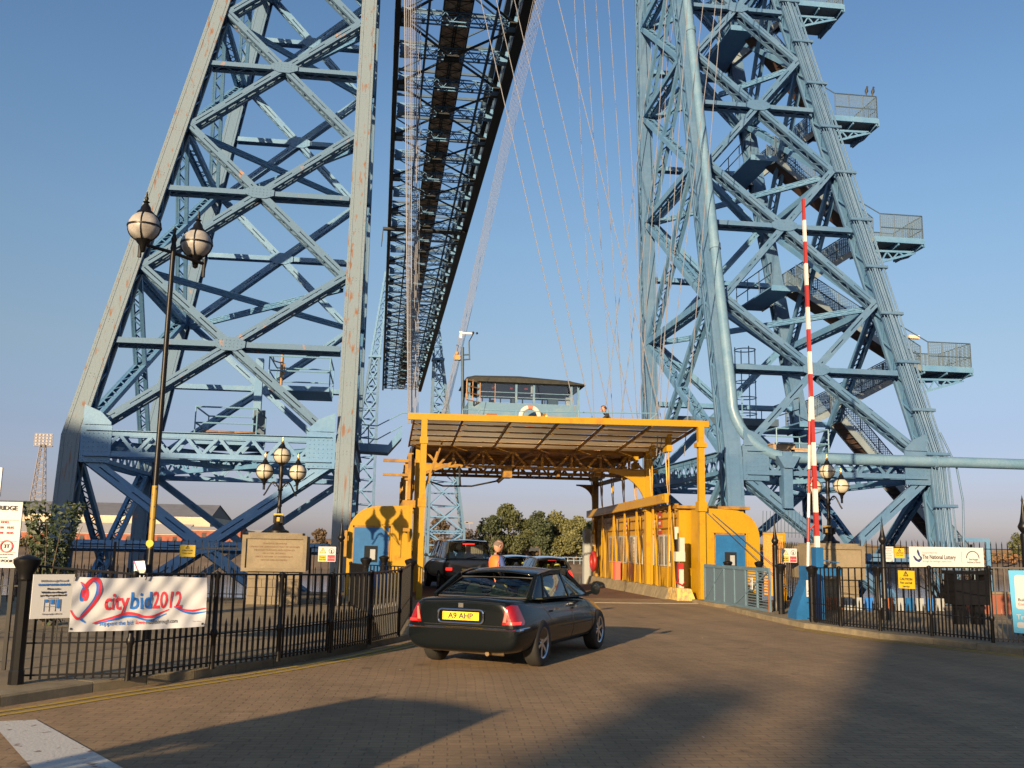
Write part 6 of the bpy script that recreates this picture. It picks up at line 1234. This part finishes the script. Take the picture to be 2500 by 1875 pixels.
def wheel(root, x, y, r, side, spokes=6):
    w = MB(); w_ = .10; w.lathe((x, y, r), [(r*.66, -w_), (r*.9, -w_), (r*.98, -w_*.8), (r, -w_*.5), (r, w_*.5), (r*.98, w_*.8), (r*.9, w_), (r*.66, w_)], 32, 'x'); ty = w.build('wheel', TYRE, root)
    m = MB(); s = side; m.lathe((x, y, r), [(r*.67, s*w_*.95), (r*.66, s*w_*.98), (r*.60, s*w_*.85), (r*.60, -s*w_*.9)], 28, 'x'); m.lathe((x, y, r), [(.001, s*w_*.80), (r*.16, s*w_*.80), (r*.18, s*w_*.6)], 14, 'x')
    for k in range(spokes):
        a = 2*pi*k/spokes+.3; m.bar((x+s*w_*.68, y+r*.1*cos(a), r+r*.1*sin(a)), (x+s*w_*.76, y+r*.64*cos(a), r+r*.64*sin(a)), r*.14, .02, (1, 0, 0))
    m.build('rim', ALLOY, ty); m = MB(); m.lathe((x, y, r), [(.001, s*.02), (r*.62, s*.02)], 20, 'x'); m.build('brake_disc', INT, ty)
def quad(m, a, b, c, d, n=5, bulge=.0, out=(0, 0, 0)):
    vs = []; out = Vector(out); a, b, c, d = map(Vector, (a, b, c, d))
    for j in range(n+1):
        for i in range(n+1): u, v = i/n, j/n; vs.append(a*(1-u)*(1-v)+b*u*(1-v)+c*u*v+d*(1-u)*v+out*bulge*(4*u*(1-u)*.5+4*v*(1-v)*.5))
    m.add(vs, [(j*(n+1)+i, j*(n+1)+i+1, (j+1)*(n+1)+i+1, (j+1)*(n+1)+i) for j in range(n) for i in range(n)], True)
def car(name, label, paint, K, loc, az, cat='car'):
    root = empty(name, label, cat, loc, -az); body = loft_body(K['st'], paint, root, K['wheels'], K['wr'], K['hw'])
    bm_ = bmesh.new(); bm_.from_mesh(body.data); bvh = BVHTree.FromBMesh(bm_); bm_.free()
    for y in K['wheels']:
        for s in (-1, 1): wheel(root, s*(K['hw']-.10), y, K['wr'], s)
        m = MB(); m.box(-K['hw']+.22, K['hw']-.22, y-.38, y+.38, .2, .72); m.build('wheel_well', INT, root)
    A0, A1, C1, C0, bx = K['A0'], K['A1'], K['C1'], K['C0'], K['B']   # front base, front top, rear top, rear base; pillar ys
    mir = lambda p: (-p[0], p[1], p[2])
    # roof
    m = MB(); vs = []; ys = [A1, *K['roofmid'], C1]; n = 8
    for (x, y, z) in ys:
        for i in range(n+1): u = -1+2*i/n; vs.append((x*u, y, z+K['crown']*(1-u*u)))
    m.add(vs, [(j*(n+1)+i, j*(n+1)+i+1, (j+1)*(n+1)+i+1, (j+1)*(n+1)+i) for j in range(len(ys)-1) for i in range(n)], True)
    ro = m.build('roof', paint, root); md = ro.modifiers.new('t', 'SOLIDIFY'); md.thickness = .03; md.offset = -1; md = ro.modifiers.new('s', 'SUBSURF'); md.levels = md.render_levels = 1; evalmesh(ro)
    for p in ro.data.polygons: p.use_smooth = True
    for s in (1, -1):
        m = MB(); f = (lambda p: p) if s > 0 else mir
        top = [f(q) for q in ys]
        for a, b in zip(top[:-1], top[1:]): m.bar(Vector(a)-Vector((s*.01, 0, .01)), Vector(b)-Vector((s*.01, 0, .01)), .05, .045)
        m.bar(f(A0), f(A1), .06, .05, (1, 0, 0))
        # rear quarter panel
        q0, q1 = f(K['Q0']), f(K['Q1']); quad(m, f(C0), q0, q1, f(C1), 3, .01, (s, 0, 0)); m.bar(q0, q1, .03, .03, (1, 0, 0)); m.bar(f(C0), f(C1), .05, .05, (0, 0, 1))
        m.build('pillars', paint, root)
    for s in (1, -1):
        f = (lambda p: Vector(p)) if s > 0 else (lambda p: Vector(mir(p)))
        def belt(y): t_ = (y-A0[1])/(C0[1]-A0[1]); return f((K['bw'], y, A0[2]+(C0[2]-A0[2])*t_))
        def topl(y):
            for a, b in zip(ys[:-1], ys[1:]):
                if b[1] <= y <= a[1]: t_ = (y-a[1])/(b[1]-a[1]); return f((a[0]+(b[0]-a[0])*t_, y, a[2]+(b[2]-a[2])*t_-.03))
            return f((A1[0], A1[1], A1[2]-.03)) if y > A1[1] else f((C1[0], C1[1], C1[2]-.03))
        cuts = [(A0[1]-.12, A1[1]-.02)]+[(b, b-.04) for b in bx]+[(K['Q0'][1]+.02, K['Q1'][1]+.02)]
        for i, ((b0, t0), (b1, t1)) in enumerate(zip(cuts[:-1], cuts[1:])):
            g = .03 if i else 0; m = MB(); quad(m, belt(b0-g), belt(b1+g*.6), topl(t1+g*.6), topl(t0-g), 4, .012, (s, 0, 0)); m.build('side_window', CG, root)
        m = MB()
        for b in bx: m.bar(belt(b), topl(b-.04), .055, .03, (1, 0, 0))
        m.bar(belt(A0[1]-.05), belt(K['Q0'][1]), .02, .03, (0, 0, 1)); m.build('window_frame', paint, root)
    m = MB(); quad(m, A0, mir(A0), mir(A1), A1, 6, .04, (0, 1, .5)); m.build('windscreen', CG, root)
    rg = K.get('rg', 0); a, b, c, d = Vector(C0), Vector(mir(C0)), Vector(mir(C1)), Vector(C1); m = MB(); i_ = K.get('rgi', .05)
    a = a+Vector((-i_, 0, 0)); b += Vector((i_, 0, 0)); c += Vector((i_*.8, 0, -.03)); d += Vector((-i_*.8, 0, -.03)); quad(m, a, b, c, d, 6, .03, (0, -1, .4)); rw = m.build('rear_window', CG, root)
    m = MB(); m.tube([a, b, c, d, a], .012, 5); m.build('seal', INT, rw)
    # interior
    m = MB()
    for y, zt in ((K['seat'][0], K['seat'][2]), (K['seat'][1], K['seat'][2]-.02)):
        for x in (-.36, .36) if y == K['seat'][0] else (-.4, .0, .4): m.ball((x, y, zt-.12), .20, 12, .8); m.ball((x, y-.02, zt+.03), .12, 12, .75); 
    m.build('seats', SEAT, root)
    m = MB(); m.box(-K['bw']+.12, K['bw']-.12, C0[1]+.15, A0[1]-.1, .4, A0[2]-.03) if False else m.box(-.6, .6, A0[1]-.25, A0[1]-.05, A0[2]-.05, A0[2]+.05); m.build('dashboard', INT, root)
    # mirrors
    for s in (-1, 1): m = MB(); m.tube([(s*(K['bw']), A0[1]-.22, A0[2]+.02), (s*(K['bw']+.13), A0[1]-.24, A0[2]+.06)], .025, 6); m.lathe((s*(K['bw']+.17), A0[1]-.22, A0[2]+.09), [(.001, .06), (.05, .04), (.075, .0), (.07, -.04), (.001, -.045)], 14, 'y'); m.build('door_mirror', paint, root)
    return root, body, bvh
def prof(hb, zb, hm, zm, ht, zt, zc, hs=None): return [(0, zb), (hb*.7, zb), (hb, zb+.03), (hm, zb+(zm-zb)*.45), (hm, zm), (ht, zt-.02), (ht*.86, zt+.01), (ht*.4, zc), (0, zc)]
saloon = dict(hw=.845, wheels=(-1.31, 1.31), wr=.31, bw=.755, crown=.045, seat=(.05, -.85, 1.0),
    A0=(.69, 1.02, .93), A1=(.595, .30, 1.215), roofmid=((.62, -.05, 1.245), (.62, -.5, 1.245)), C1=(.59, -.97, 1.20), C0=(.71, -1.50, .98), Q0=(.755, -1.10, .965), Q1=(.615, -.80, 1.22), B=(.0, -.88), rgi=.06,
    st=[(-2.17, prof(.66, .30, .73, .52, .58, .90, .92)), (-2.15, prof(.72, .25, .79, .58, .65, .95, .975)), (-2.05, prof(.74, .20, .81, .60, .70, .97, 1.0)), (-1.75, prof(.77, .19, .835, .62, .72, .97, .99)), (-1.45, prof(.78, .19, .845, .64, .73, .96, .97)), (-.9, prof(.78, .19, .845, .66, .74, .95, .94)), (0, prof(.78, .19, .845, .66, .74, .93, .91)), (.85, prof(.78, .19, .845, .66, .73, .91, .93)), (1.2, prof(.77, .19, .84, .62, .70, .87, .91)), (1.65, prof(.74, .19, .81, .58, .66, .80, .85)), (2.0, prof(.68, .20, .74, .52, .58, .68, .74)), (2.17, prof(.55, .26, .60, .46, .45, .56, .60))])
PAINT = mat('black green metallic paint', (.0045, .0065, .008), .16, metal=.0, coat=.12, spec=.22)
rv_, body, bvh = car('saloon_car', 'dark green black four door saloon turning towards the gondola, number plate A9 AHP', PAINT, saloon, (2.20, 15.05, 0), RAD(29.5))
RX = ((-1, 0, 0))
back = dict(O_=(0, -2.2, 0), U=(1, 0, 0), V_=(0, 0, 1))
def pb_(name, poly, mt, off=.004, root=rv_, **k): return patch(body, root, name, poly, (0, -2.0, 0), (1, 0, 0), (0, 0, 1), mt, off, bvh=bvh, **k)
for s in (-1, 1):
    a_ = RAD(28)*s; U = (cos(a_), sin(a_), 0); O_ = (s*.60, -2.0, 0)
    tl_ = patch(body, rv_, 'tail_light', [(-.10, .62), (.20, .62), (.22, .66), (.12, .90), (.02, .915), (-.06, .88)], O_, U, (0, 0, 1), REDL, .008, .03, bvh); 
    if s < 0: bpy.data.objects.remove(tl_); tl_ = patch(body, rv_, 'tail_light', [(.10, .62), (-.20, .62), (-.22, .66), (-.12, .90), (-.02, .915), (.06, .88)], O_, U, (0, 0, 1), REDL, .008, .03, bvh)
    patch(body, tl_, 'indicator_lens', [(-s*.09, .66), (-s*.05, .66), (-s*.03, .85), (-s*.055, .85)], O_, U, (0, 0, 1), mat('smoked indicator lens', (.30, .16, .13), .12), .012, .03, bvh); patch(body, tl_, 'brake_lens', [(-s*.05, .635), (s*.15, .635), (s*.16, .67), (-s*.04, .67)], O_, U, (0, 0, 1), REDG, .013, .03, bvh)
m = MB(); y_ = -2.19; m.box(-.26, .26, y_, y_+.03, .67, .79); pl_ = m.build('number_plate', PLATE, rv_); text('A9 AHP', .115, BLKT, pl_, (0, y_-.003, .73), bold=.02, sx=.92)
m = MB(); P = []
for (cx_, cz_, a0) in ((.27, .775, 0), (-.27, .775, pi/2), (-.27, .68, pi), (.27, .68, 1.5*pi)):
    for k in range(5): a = a0+pi/2*k/4; P.append((cx_+.05*cos(a), y_+.0, cz_+.05*sin(a)))
m.tube(P+[P[0]], .014, 6); m.build('chrome_surround', CHROME, rv_); m = MB(); m.box(-.035, .035, y_+.0, y_+.03, .855, .92); m.build('boot_badge', CHROME, rv_)
seam(body, rv_, [(-.82, .545), (-.7, .55), (0, .56), (.7, .55), (.82, .545)], (0, -2, 0), (1, 0, 0), (0, 0, 1), bvh, .018, CHROME, 'bumper_trim')
for s in (-1, 1):
    SU = dict(O_=(0, 0, 0), U=(0, s, 0), V_=(0, 0, 1)); ar = ((0, 0, 0), (0, s, 0), (0, 0, 1), bvh)
    seam(body, rv_, [(s*-2.1, .56), (s*-1.75, .57)], *ar, .010, CHROME, 'bumper_trim')
    for y0 in (.92, -.02): seam(body, rv_, [(s*y0, .30), (s*(y0+.02), .60), (s*(y0-.02), .90)], *ar)
    seam(body, rv_, [(s*-.95, .62), (s*-1.12, .80), (s*-1.15, .93)], *ar); seam(body, rv_, [(s*.92, .28), (s*-.9, .28)], *ar); seam(body, rv_, [(s*.9, .50), (s*-.9, .51)], *ar, .007)
    for y0 in (.16, -.80): m = MB(); m.obox((s*.842, y0, .79), Vector((.012, 0, 0)), Vector((0, .08, 0)), Vector((0, 0, .014))); m.build('door_handle', CHROME, rv_)
seam(body, rv_, [(-.62, .60), (-.60, .93), (0, .955), (.60, .93), (.62, .60), (0, .60), (-.62, .60)], (0, -2, 0), (1, 0, 0), (0, 0, 1), bvh)
m = MB(); m.tube([(.35, -2.1, .21), (.35, -1.7, .22)], .03, 8); m.tube([(-.1, -2.0, .22), (.55, -2.0, .2)], .02, 6); m.build('exhaust', mat('rusty exhaust', (.2, .14, .08), .4, metal=.7), rv_)
for s in (-1, 1): patch(body, rv_, 'headlight', [(-.14, .60), (.14, .60), (.12, .72), (-.12, .72)], (s*.55, 2.0, 0), (-1, 0, 0), (0, 0, 1), CLEARL, .006, .04, bvh)
# lower waistline, taller glasshouse
def gz_(z): return z if z < .35 else (.35+(z-.35)*.87 if z < .98 else .898+(z-.98)*1.304)
def all_kids(o):
    for c in kids(o):
        yield c; yield from all_kids(c)
bpy.context.view_layer.update(); Ri = rv_.matrix_world.inverted()
for o_ in all_kids(rv_):
    if o_.type != 'MESH' or o_.name.split('.')[0] in ('wheel', 'rim', 'brake_disc', 'exhaust'): continue
    A_ = Ri @ o_.matrix_world; B_ = A_.inverted()
    for v in o_.data.vertices: p_ = A_ @ v.co; p_.z = gz_(p_.z); v.co = B_ @ p_
    o_.data.update()
# off-roader on the gondola
suv = dict(hw=.93, wheels=(-1.38, 1.38), wr=.38, bw=.86, crown=.05, seat=(.2, -.9, 1.35), A0=(.80, 1.05, 1.15), A1=(.70, .55, 1.78), roofmid=((.73, 0, 1.80), (.73, -1.6, 1.80)), C1=(.70, -2.12, 1.76), C0=(.82, -2.30, 1.15), Q0=(.86, -2.12, 1.15), Q1=(.72, -1.98, 1.77), B=(.1, -.85, -1.2), rgi=.07,
    st=[(-2.36, prof(.75, .48, .84, .80, .80, 1.08, 1.10)), (-2.32, prof(.84, .42, .92, .85, .86, 1.14, 1.16)), (-1.9, prof(.86, .38, .93, .9, .87, 1.15, 1.14)), (-.8, prof(.86, .36, .93, .9, .87, 1.15, 1.12)), (.4, prof(.86, .36, .93, .9, .87, 1.14, 1.12)), (1.0, prof(.86, .36, .93, .88, .85, 1.12, 1.14)), (1.6, prof(.85, .38, .92, .85, .82, 1.06, 1.10)), (2.15, prof(.82, .42, .90, .8, .78, 1.0, 1.04)), (2.3, prof(.75, .48, .82, .72, .70, .92, .95))])
GREY = mat('dark grey metallic paint', (.035, .04, .042), .25, coat=1, metal=.2)
dz = -.02
sv, b2, bv2 = car('off_road_car', 'dark grey boxy off road car with square rear window, parked on the gondola', GREY, suv, (3.04, 38.3, -.05), RAD(-7))
patch(b2, sv, 'tailgate_trim', [(-.75, .62), (.75, .62), (.75, .66), (-.75, .66)], (0, -2, 0), (1, 0, 0), (0, 0, 1), INT, .006, .08, bv2)
for s in (-1, 1):
    t_ = patch(b2, sv, 'tail_light', [(-.16, .70), (.16, .70), (.16, .86), (-.16, .86)], (s*.72, -2, 0), (1, 0, 0), (0, 0, 1), REDL, .01, .05, bv2); patch(b2, t_, 'lit_lens', [(-.13, .73), (.1, .73), (.1, .83), (-.13, .83)], (s*.72, -2, 0), (1, 0, 0), (0, 0, 1), REDG, .016, .05, bv2)
m = MB(); m.box(-.22, .22, -2.22, -2.19, 1.66, 1.70); m.build('high_brake_light', REDG, sv); m = MB(); m.tube([(-.1, -2.36, 1.16), (.3, -2.34, 1.22)], .012, 5); m.build('wiper', BLACK, sv); m = MB(); m.box(-.26, .26, -2.39, -2.35, .68, .79); m.build('number_plate', PLATE, sv)
m = MB(); m.box(-.05, .62, -1.9, -1.85, 1.12, 1.66); [m.box(-.05+i*.07, -.02+i*.07, -1.93, -1.9, 1.12, 1.66) for i in range(10)]; m.build('luggage_blind', mat('pale folded cloth', (.40, .36, .30), .8), sv); m = MB(); m.lathe((-.35, -2.20, 1.56), [(.001, -.02), (.11, -.02), (.12, 0)], 14, 'y'); m.build('round_sticker', BLACK, sv)
# hatchback on the gondola
hatch = dict(hw=.84, wheels=(-1.25, 1.28), wr=.31, bw=.74, crown=.05, seat=(.1, -.8, 1.02), A0=(.66, 1.0, .92), A1=(.54, .25, 1.30), roofmid=((.56, -.3, 1.34), (.55, -1.3, 1.32)), C1=(.52, -1.72, 1.27), C0=(.66, -2.02, .93), Q0=(.74, -1.75, .93), Q1=(.54, -1.5, 1.30), B=(-.02, -1.0), rgi=.06,
    st=[(-2.12, prof(.55, .30, .66, .5, .55, .84, .86)), (-2.08, prof(.70, .24, .80, .58, .68, .90, .92)), (-1.7, prof(.76, .2, .84, .62, .74, .93, .93)), (-.9, prof(.76, .2, .84, .64, .74, .93, .92)), (.3, prof(.76, .2, .84, .64, .74, .91, .90)), (1.0, prof(.76, .2, .84, .62, .72, .90, .92)), (1.6, prof(.74, .2, .80, .56, .66, .80, .84)), (1.95, prof(.66, .22, .72, .5, .56, .66, .72)), (2.08, prof(.5, .28, .56, .44, .42, .56, .6))])
SILV = mat('silver grey metallic paint', (.16, .17, .18), .25, coat=1, metal=.4); DKB = mat('dark blue metallic paint', (.015, .03, .07), .22, coat=1)
hb, b3, bv3 = car('hatchback_car', 'dark hatchback with pale roof line and lit red brake lamp, ahead of the saloon', mat('charcoal metallic paint', (.03, .033, .037), .22, coat=1), hatch, (6.37, 38.0, -.14), RAD(-1))
for s in (-1, 1): t_ = patch(b3, hb, 'tail_light', [(-.10, .66), (.12, .66), (.12, .88), (-.10, .88)], (s*.68, -2, 0), (1, 0, 0), (0, 0, 1), REDG if s > 0 else REDL, .01, .04, bv3)
m = MB(); m.box(-.24, .24, -2.14, -2.11, .62, .73); m.build('number_plate', PLATE, hb); m = MB(); m.box(-.15, .15, -1.86, -1.82, 1.215, 1.24); m.build('high_brake_light', REDL, hb)
bc, b4, bv4 = car('hatchback_car', 'dark blue car mostly hidden behind the man in the orange vest', DKB, hatch, (5.75, 42.4, -.16), RAD(-2))
# van behind the photographer whose shadow falls across the road
van = dict(suv); vn, b5, bv5 = car('parked_van', 'dark grey high roofed van parked behind the photographer', GREY, suv, (-5.1, .95, 0), RAD(38.5), 'van'); vn.scale = (1.1, 1.1, 1.30)
# ================================================================ PEOPLE
SKIN = mat('warm orange skin', (.48, .24, .16), .55, bump=.1, bscale=60); HAIR = mat('short greying hair', (.16, .115, .095), .8, bump=.6, bscale=120); DHAIR = mat('dark brown hair', (.045, .03, .02), .8, bump=.6, bscale=120)  # plain warm orange skin tone
def skin(name, nodes, edges, mt, root, lv=2, seg=None):
    me = bpy.data.meshes.new(name); me.from_pydata([n[0] for n in nodes], edges, []); o = bpy.data.objects.new(name, me); sc.collection.objects.link(o); o.parent = root
    sk = o.modifiers.new('k', 'SKIN'); sk.use_smooth_shade = True; lay = me.skin_vertices[0].data
    for i, n in enumerate(nodes): r = n[1]; lay[i].radius = r if isinstance(r, tuple) else (r, r); lay[i].use_root = (i == 0)
    sb = o.modifiers.new('s', 'SUBSURF'); sb.levels = sb.render_levels = lv; evalmesh(o); o.data.materials.clear(); o.data.materials.append(mt)
    for p in o.data.polygons: p.use_smooth = True
    return o
def head(root, c, yaw, pitch, hair, bald=False, s=1.0):
    c = Vector(c); R = Matrix.Rotation(yaw, 4, 'Z') @ Matrix.Rotation(pitch, 4, 'X'); T = Matrix.Translation(c) @ R @ Matrix.Scale(s, 4); m = MB(); vs = []; n = 20; k = 16
    for j in range(k+1):
        v = pi*j/k; z = -.115*cos(v) if True else 0
        for i in range(n):
            a = 2*pi*i/n; rx = .075*sin(v)**.85; ry = .095*sin(v)**.85; x, y = rx*cos(a), ry*sin(a)
            if z < -.02: f = (-.02-z)/.095; x *= 1-.35*f; y = y*(1-.25*f)+.018*f
            if y > 0: # face is +y
                nose = math.exp(-((x/.014)**2+((z+.015)/.022)**2))*.024; brow = math.exp(-((z-.03)/.012)**2)*.006; eye = -math.exp(-(((abs(x)-.032)/.016)**2+((z-.012)/.012)**2))*.010; chin = math.exp(-((x/.02)**2+((z+.095)/.018)**2))*.010; mouth = math.exp(-((x/.024)**2+((z+.055)/.008)**2))*.006; y += nose+brow+eye+chin+mouth
            vs.append(T @ Vector((x, y, z)))
    m.add(vs, [(j*n+i, j*n+(i+1) % n, (j+1)*n+(i+1) % n, (j+1)*n+i) for j in range(k) for i in range(n)], True)
    for s_ in (-1, 1): m.lathe((0, 0, 0), [], 3) if False else m.tube([T @ Vector((s_*.072, -.005, .02)), T @ Vector((s_*.088, -.018, .018)), T @ Vector((s_*.086, -.016, -.012)), T @ Vector((s_*.074, -.003, -.03))], [.008, .012, .011, .006], 8)
    h = m.build('head', SKIN, root); m = MB(); vs = []
    for j in range(10):
        v = pi*j/16
        for i in range(n+1):
            a = pi*.98+(2*pi*.02)+ (i/n)*pi*1.0 if j > 4 else 2*pi*i/n; a = (pi+pi*i/n) if j > 4 else a
            vs.append(T @ Vector((.081*sin(v)**.85*cos(a), .101*sin(v)**.85*sin(a)-.003, .122*cos(v)+.0)))
    k2 = n+1; m.add(vs, [(j*k2+i, j*k2+i+1, (j+1)*k2+i+1, (j+1)*k2+i) for j in range(4) for i in range(n)]+[(j*k2+i, j*k2+i+1, (j+1)*k2+i+1, (j+1)*k2+i) for j in range(5, 9) for i in range(n)], True)
    m.build('hair', hair, root)
    m = MB()
    for s_ in (-1, 1): m.ball(T @ Vector((s_*.031, .082, .012)), .011, 8)
    m.build('eyes', DGLASS, root); return T
def hand(root, W, D, side, mt=SKIN, curl=.5):
    """W wrist, D direction the hand points"""
    D = Vector(D).normalized(); up = Vector((0, 0, 1)); X = D.cross(up).normalized()*side; Nn = X.cross(D)*side; nodes = [(W, .022), (W+D*.04, (.034, .014)), (W+D*.085, (.036, .013))]; edges = [(0, 1), (1, 2)]
    o = skin('hand', nodes, edges, mt, root, 1)
    for i in range(4):
        b = W+D*.085+X*(-.027+.018*i); L_ = (.062, .072, .068, .052)[i]; c1 = b+D*L_*.5-Nn*L_*.12*curl; c2 = c1+D*L_*.35-Nn*L_*.45*curl; skin('finger', [(b-D*.01, .0085), (c1, .008), (c2, .0065)], [(0, 1), (1, 2)], mt, o, 1)
    b = W+D*.03-X*.03; skin('thumb', [(b, .010), (b+D*.03-X*.022, .0095), (b+D*.055-X*.03-Nn*.01, .008)], [(0, 1), (1, 2)], mt, o, 1)
def person(label, loc, rz, P, cloth, hair, hyaw=0, hpitch=0, name='person'):
    root = empty(name, label, 'person', loc, rz); g = lambda k: Vector(P[k])
    N = [(g('pelvis'), (.155, .105)), (g('waist'), (.145, .10)), (g('chest'), (.175, .115)), (g('neckb'), (.085, .07)), (g('neck'), (.052, .055))]; E_ = [(0, 1), (1, 2), (2, 3), (3, 4)]
    for s in 'LR':
        i = len(N); N += [(g('sh'+s), .068), (g('el'+s), .043), (g('wr'+s), .028)]; E_ += [(2, i), (i, i+1), (i+1, i+2)]
        i = len(N); N += [(g('hip'+s), .088), (g('kn'+s), .06), (g('an'+s), .042), (g('to'+s), .035)]; E_ += [(0, i), (i, i+1), (i+1, i+2), (i+2, i+3)]
    b = skin('body', N, E_, SKIN, root); b.data.materials.clear(); [b.data.materials.append(c) for c in (SKIN, cloth['shirt'], cloth['trousers'], BLACK)]
    for p in b.data.polygons:
        z = p.center.z; x = abs(p.center.x-P['chest'][0]); low = P['pelvis'][2]+.04
        arm = min((p.center-g('wrL')).length, (p.center-g('wrR')).length)
        p.material_index = 3 if z < .10 else (2 if z < low and arm > .12 else (0 if (z > P['neckb'][2]+.02 or arm < cloth.get('bare', .04)) else 1))
    head(root, g('neck')+Vector((0, .015, .125)), hyaw, hpitch, hair, s=1.12)
    for s, sd in (('L', -1), ('R', 1)): hand(root, g('wr'+s), g('wr'+s)-g('el'+s), sd)
    return root, b
P1 = dict(pelvis=(0, 0, .95), waist=(0, .01, 1.08), chest=(0, .0, 1.32), neckb=(0, .0, 1.46), neck=(0, .03, 1.53), shL=(-.19, 0, 1.40), shR=(.19, 0, 1.40), elL=(-.24, .05, 1.14), elR=(.24, .06, 1.14), wrL=(-.14, .28, 1.08), wrR=(.16, .28, 1.10), hipL=(-.10, 0, .86), hipR=(.10, 0, .86), knL=(-.11, .04, .48), knR=(.11, .0, .48), anL=(-.12, 0, .10), anR=(.12, -.06, .10), toL=(-.13, .16, .04), toR=(.14, .10, .04))
ORG = mat('orange high visibility vest', (.95, .16, .02), .6, emit=((1, .12, .01), .12)); NAVY = mat('blue shirt', (.04, .07, .22), .8); NAVT = mat('navy trousers', (.02, .025, .05), .8)
ORG.node_tree.nodes['Principled BSDF'].inputs['Emission Strength'].default_value = 0
mn, mb_ = person('balding man in orange high visibility vest over blue shirt, looking down beside the cars', (*gy(1072, 1200, 19.9)[:2], 0), RAD(-68), P1, dict(shirt=NAVY, trousers=NAVT), HAIR, 0, RAD(-24)); mn.scale = (1.0, 1.0, .955)
m = MB(); vs = []; n = 24     # vest shell round the torso with shoulder straps
lv = [(.84, .178, .135), (.95, .172, .13), (1.08, .165, .125), (1.2, .178, .13), (1.32, .19, .138), (1.40, .165, .125), (1.46, .10, .09)]
for z, rx, ry in lv:
    for i in range(n): a = 2*pi*i/n; vs.append((rx*cos(a), ry*sin(a), z))
fs = []
for j in range(len(lv)-1):
    for i in range(n):
        a = (i+.5)*2*pi/n; side = abs(cos(a)) > .93
        if side and 3 <= j <= 4: continue
        fs.append((j*n+i, j*n+(i+1) % n, (j+1)*n+(i+1) % n, (j+1)*n+i))
m.add(vs, fs, True); m.build('vest', ORG, mn); m = MB()
for z0_, z1_, rx, ry in ((.98, 1.03, .178, .136),): vs = [((rx)*cos(2*pi*i/n), ry*sin(2*pi*i/n), z) for z in (z0_, z1_) for i in range(n)]; m.add(vs, [(i, (i+1) % n, n+(i+1) % n, n+i) for i in range(n)], True)
m.build('reflective_band', mat('silver reflective tape', (.6, .6, .55), .3), mn)
P2 = dict(P1); P2.update(chest=(0, .08, 1.30), neckb=(0, .15, 1.43), neck=(0, .22, 1.49), shL=(-.19, .10, 1.37), shR=(.19, .10, 1.37), elL=(-.26, .33, 1.16), elR=(.25, .35, 1.16), wrL=(-.12, .56, 1.16), wrR=(.12, .56, 1.16))
q = gy(1312, 912, 36.2); p2, _ = person('man in dark shirt leaning on the handrail of the gondola roof', (q.x+.12, 36.2, 5.40), RAD(80), P2, dict(shirt=mat('black shirt', (.015, .015, .02), .8), trousers=NAVT, bare=.24), DHAIR, 0, RAD(-20)); p2.location.z = q.z-1.16; p2.scale = (1.08, 1.08, 1.03)
# ================================================================ BUILDINGS BEHIND THE PHOTOGRAPHER (they throw the long shadows)
def back_block(label, P0, side, wdt, hs, name='warehouse'):
    s_ = Vector((sin(RAD(SUN_AZ-180)), cos(RAD(SUN_AZ-180)), 0)); pr = Vector((s_.y, -s_.x, 0))*side; P0 = Vector(P0); r0 = empty(name, label, 'building', P0); n = len(hs)-1; m = MB(); dp = -s_*12
    for i in range(n):
        a, b = pr*wdt*i/n, pr*wdt*(i+1)/n; ha, hb_ = hs[i], hs[i+1]; V = [a, b, b+dp, a+dp]; U = Vector((0, 0, 1))
        m.add([V[0]-U*.1, V[1]-U*.1, V[2]-U*.1, V[3]-U*.1, V[0]+U*ha, V[1]+U*hb_, V[2]+U*hb_, V[3]+U*ha], [(0, 1, 5, 4), (1, 2, 6, 5), (2, 3, 7, 6), (3, 0, 4, 7), (4, 5, 6, 7)])
    m.build('wall', BRK, r0)
    m = MB()
    for i in range(n): m.bar(pr*wdt*i/n+Vector((0, 0, hs[i]+.15))+dp*.5, pr*wdt*(i+1)/n+Vector((0, 0, hs[i+1]+.15))+dp*.5, 12.6, .25)
    m.build('roof', ROOFG, r0); m = MB()
    for i in range(6):
        for j in range(3): c = pr*wdt*(i+.5)/6+Vector((0, 0, 3+j*4)); m.obox(c, pr*.7, s_*.06, Vector((0, 0, 1)))
    m.build('window', DGLASS, r0); return r0
def spt(x, y, s): return (x-s*sin(RAD(SUN_AZ-180)), y-s*cos(RAD(SUN_AZ-180)), 0)
back_block('brick warehouse behind the photographer, left side, shading the left tower foot', spt(-1.0, 30.5, 62), -1, 34, [15.9, 18.6, 21, 21])
back_block('brick warehouse behind the photographer, right side, shading the near right of the road', spt(5.19, 10.97, 80), 1, 60, [19.4, 19.4, 18.6, 19.0])
p_, q_ = gz(1330, 1600), gz(1545, 1490); dd_ = 78; base = spt(q_.x, q_.y, dd_); ch = empty('shadow_pillar', 'unseen slender pillar added behind the camera to cast a soft shadow band', 'shadow caster', base); m = MB(); H_ = dd_*math.tan(RAD(SUN_EL)); m.lathe((0, 0, 0), [(.01, 0), (.8, 0), (.6, H_-.3), (.7, H_-.2), (.7, H_), (.01, H_)], 18); m.build('shaft', BRK, ch)  # unseen pillar, added only to throw a soft dark band across the road
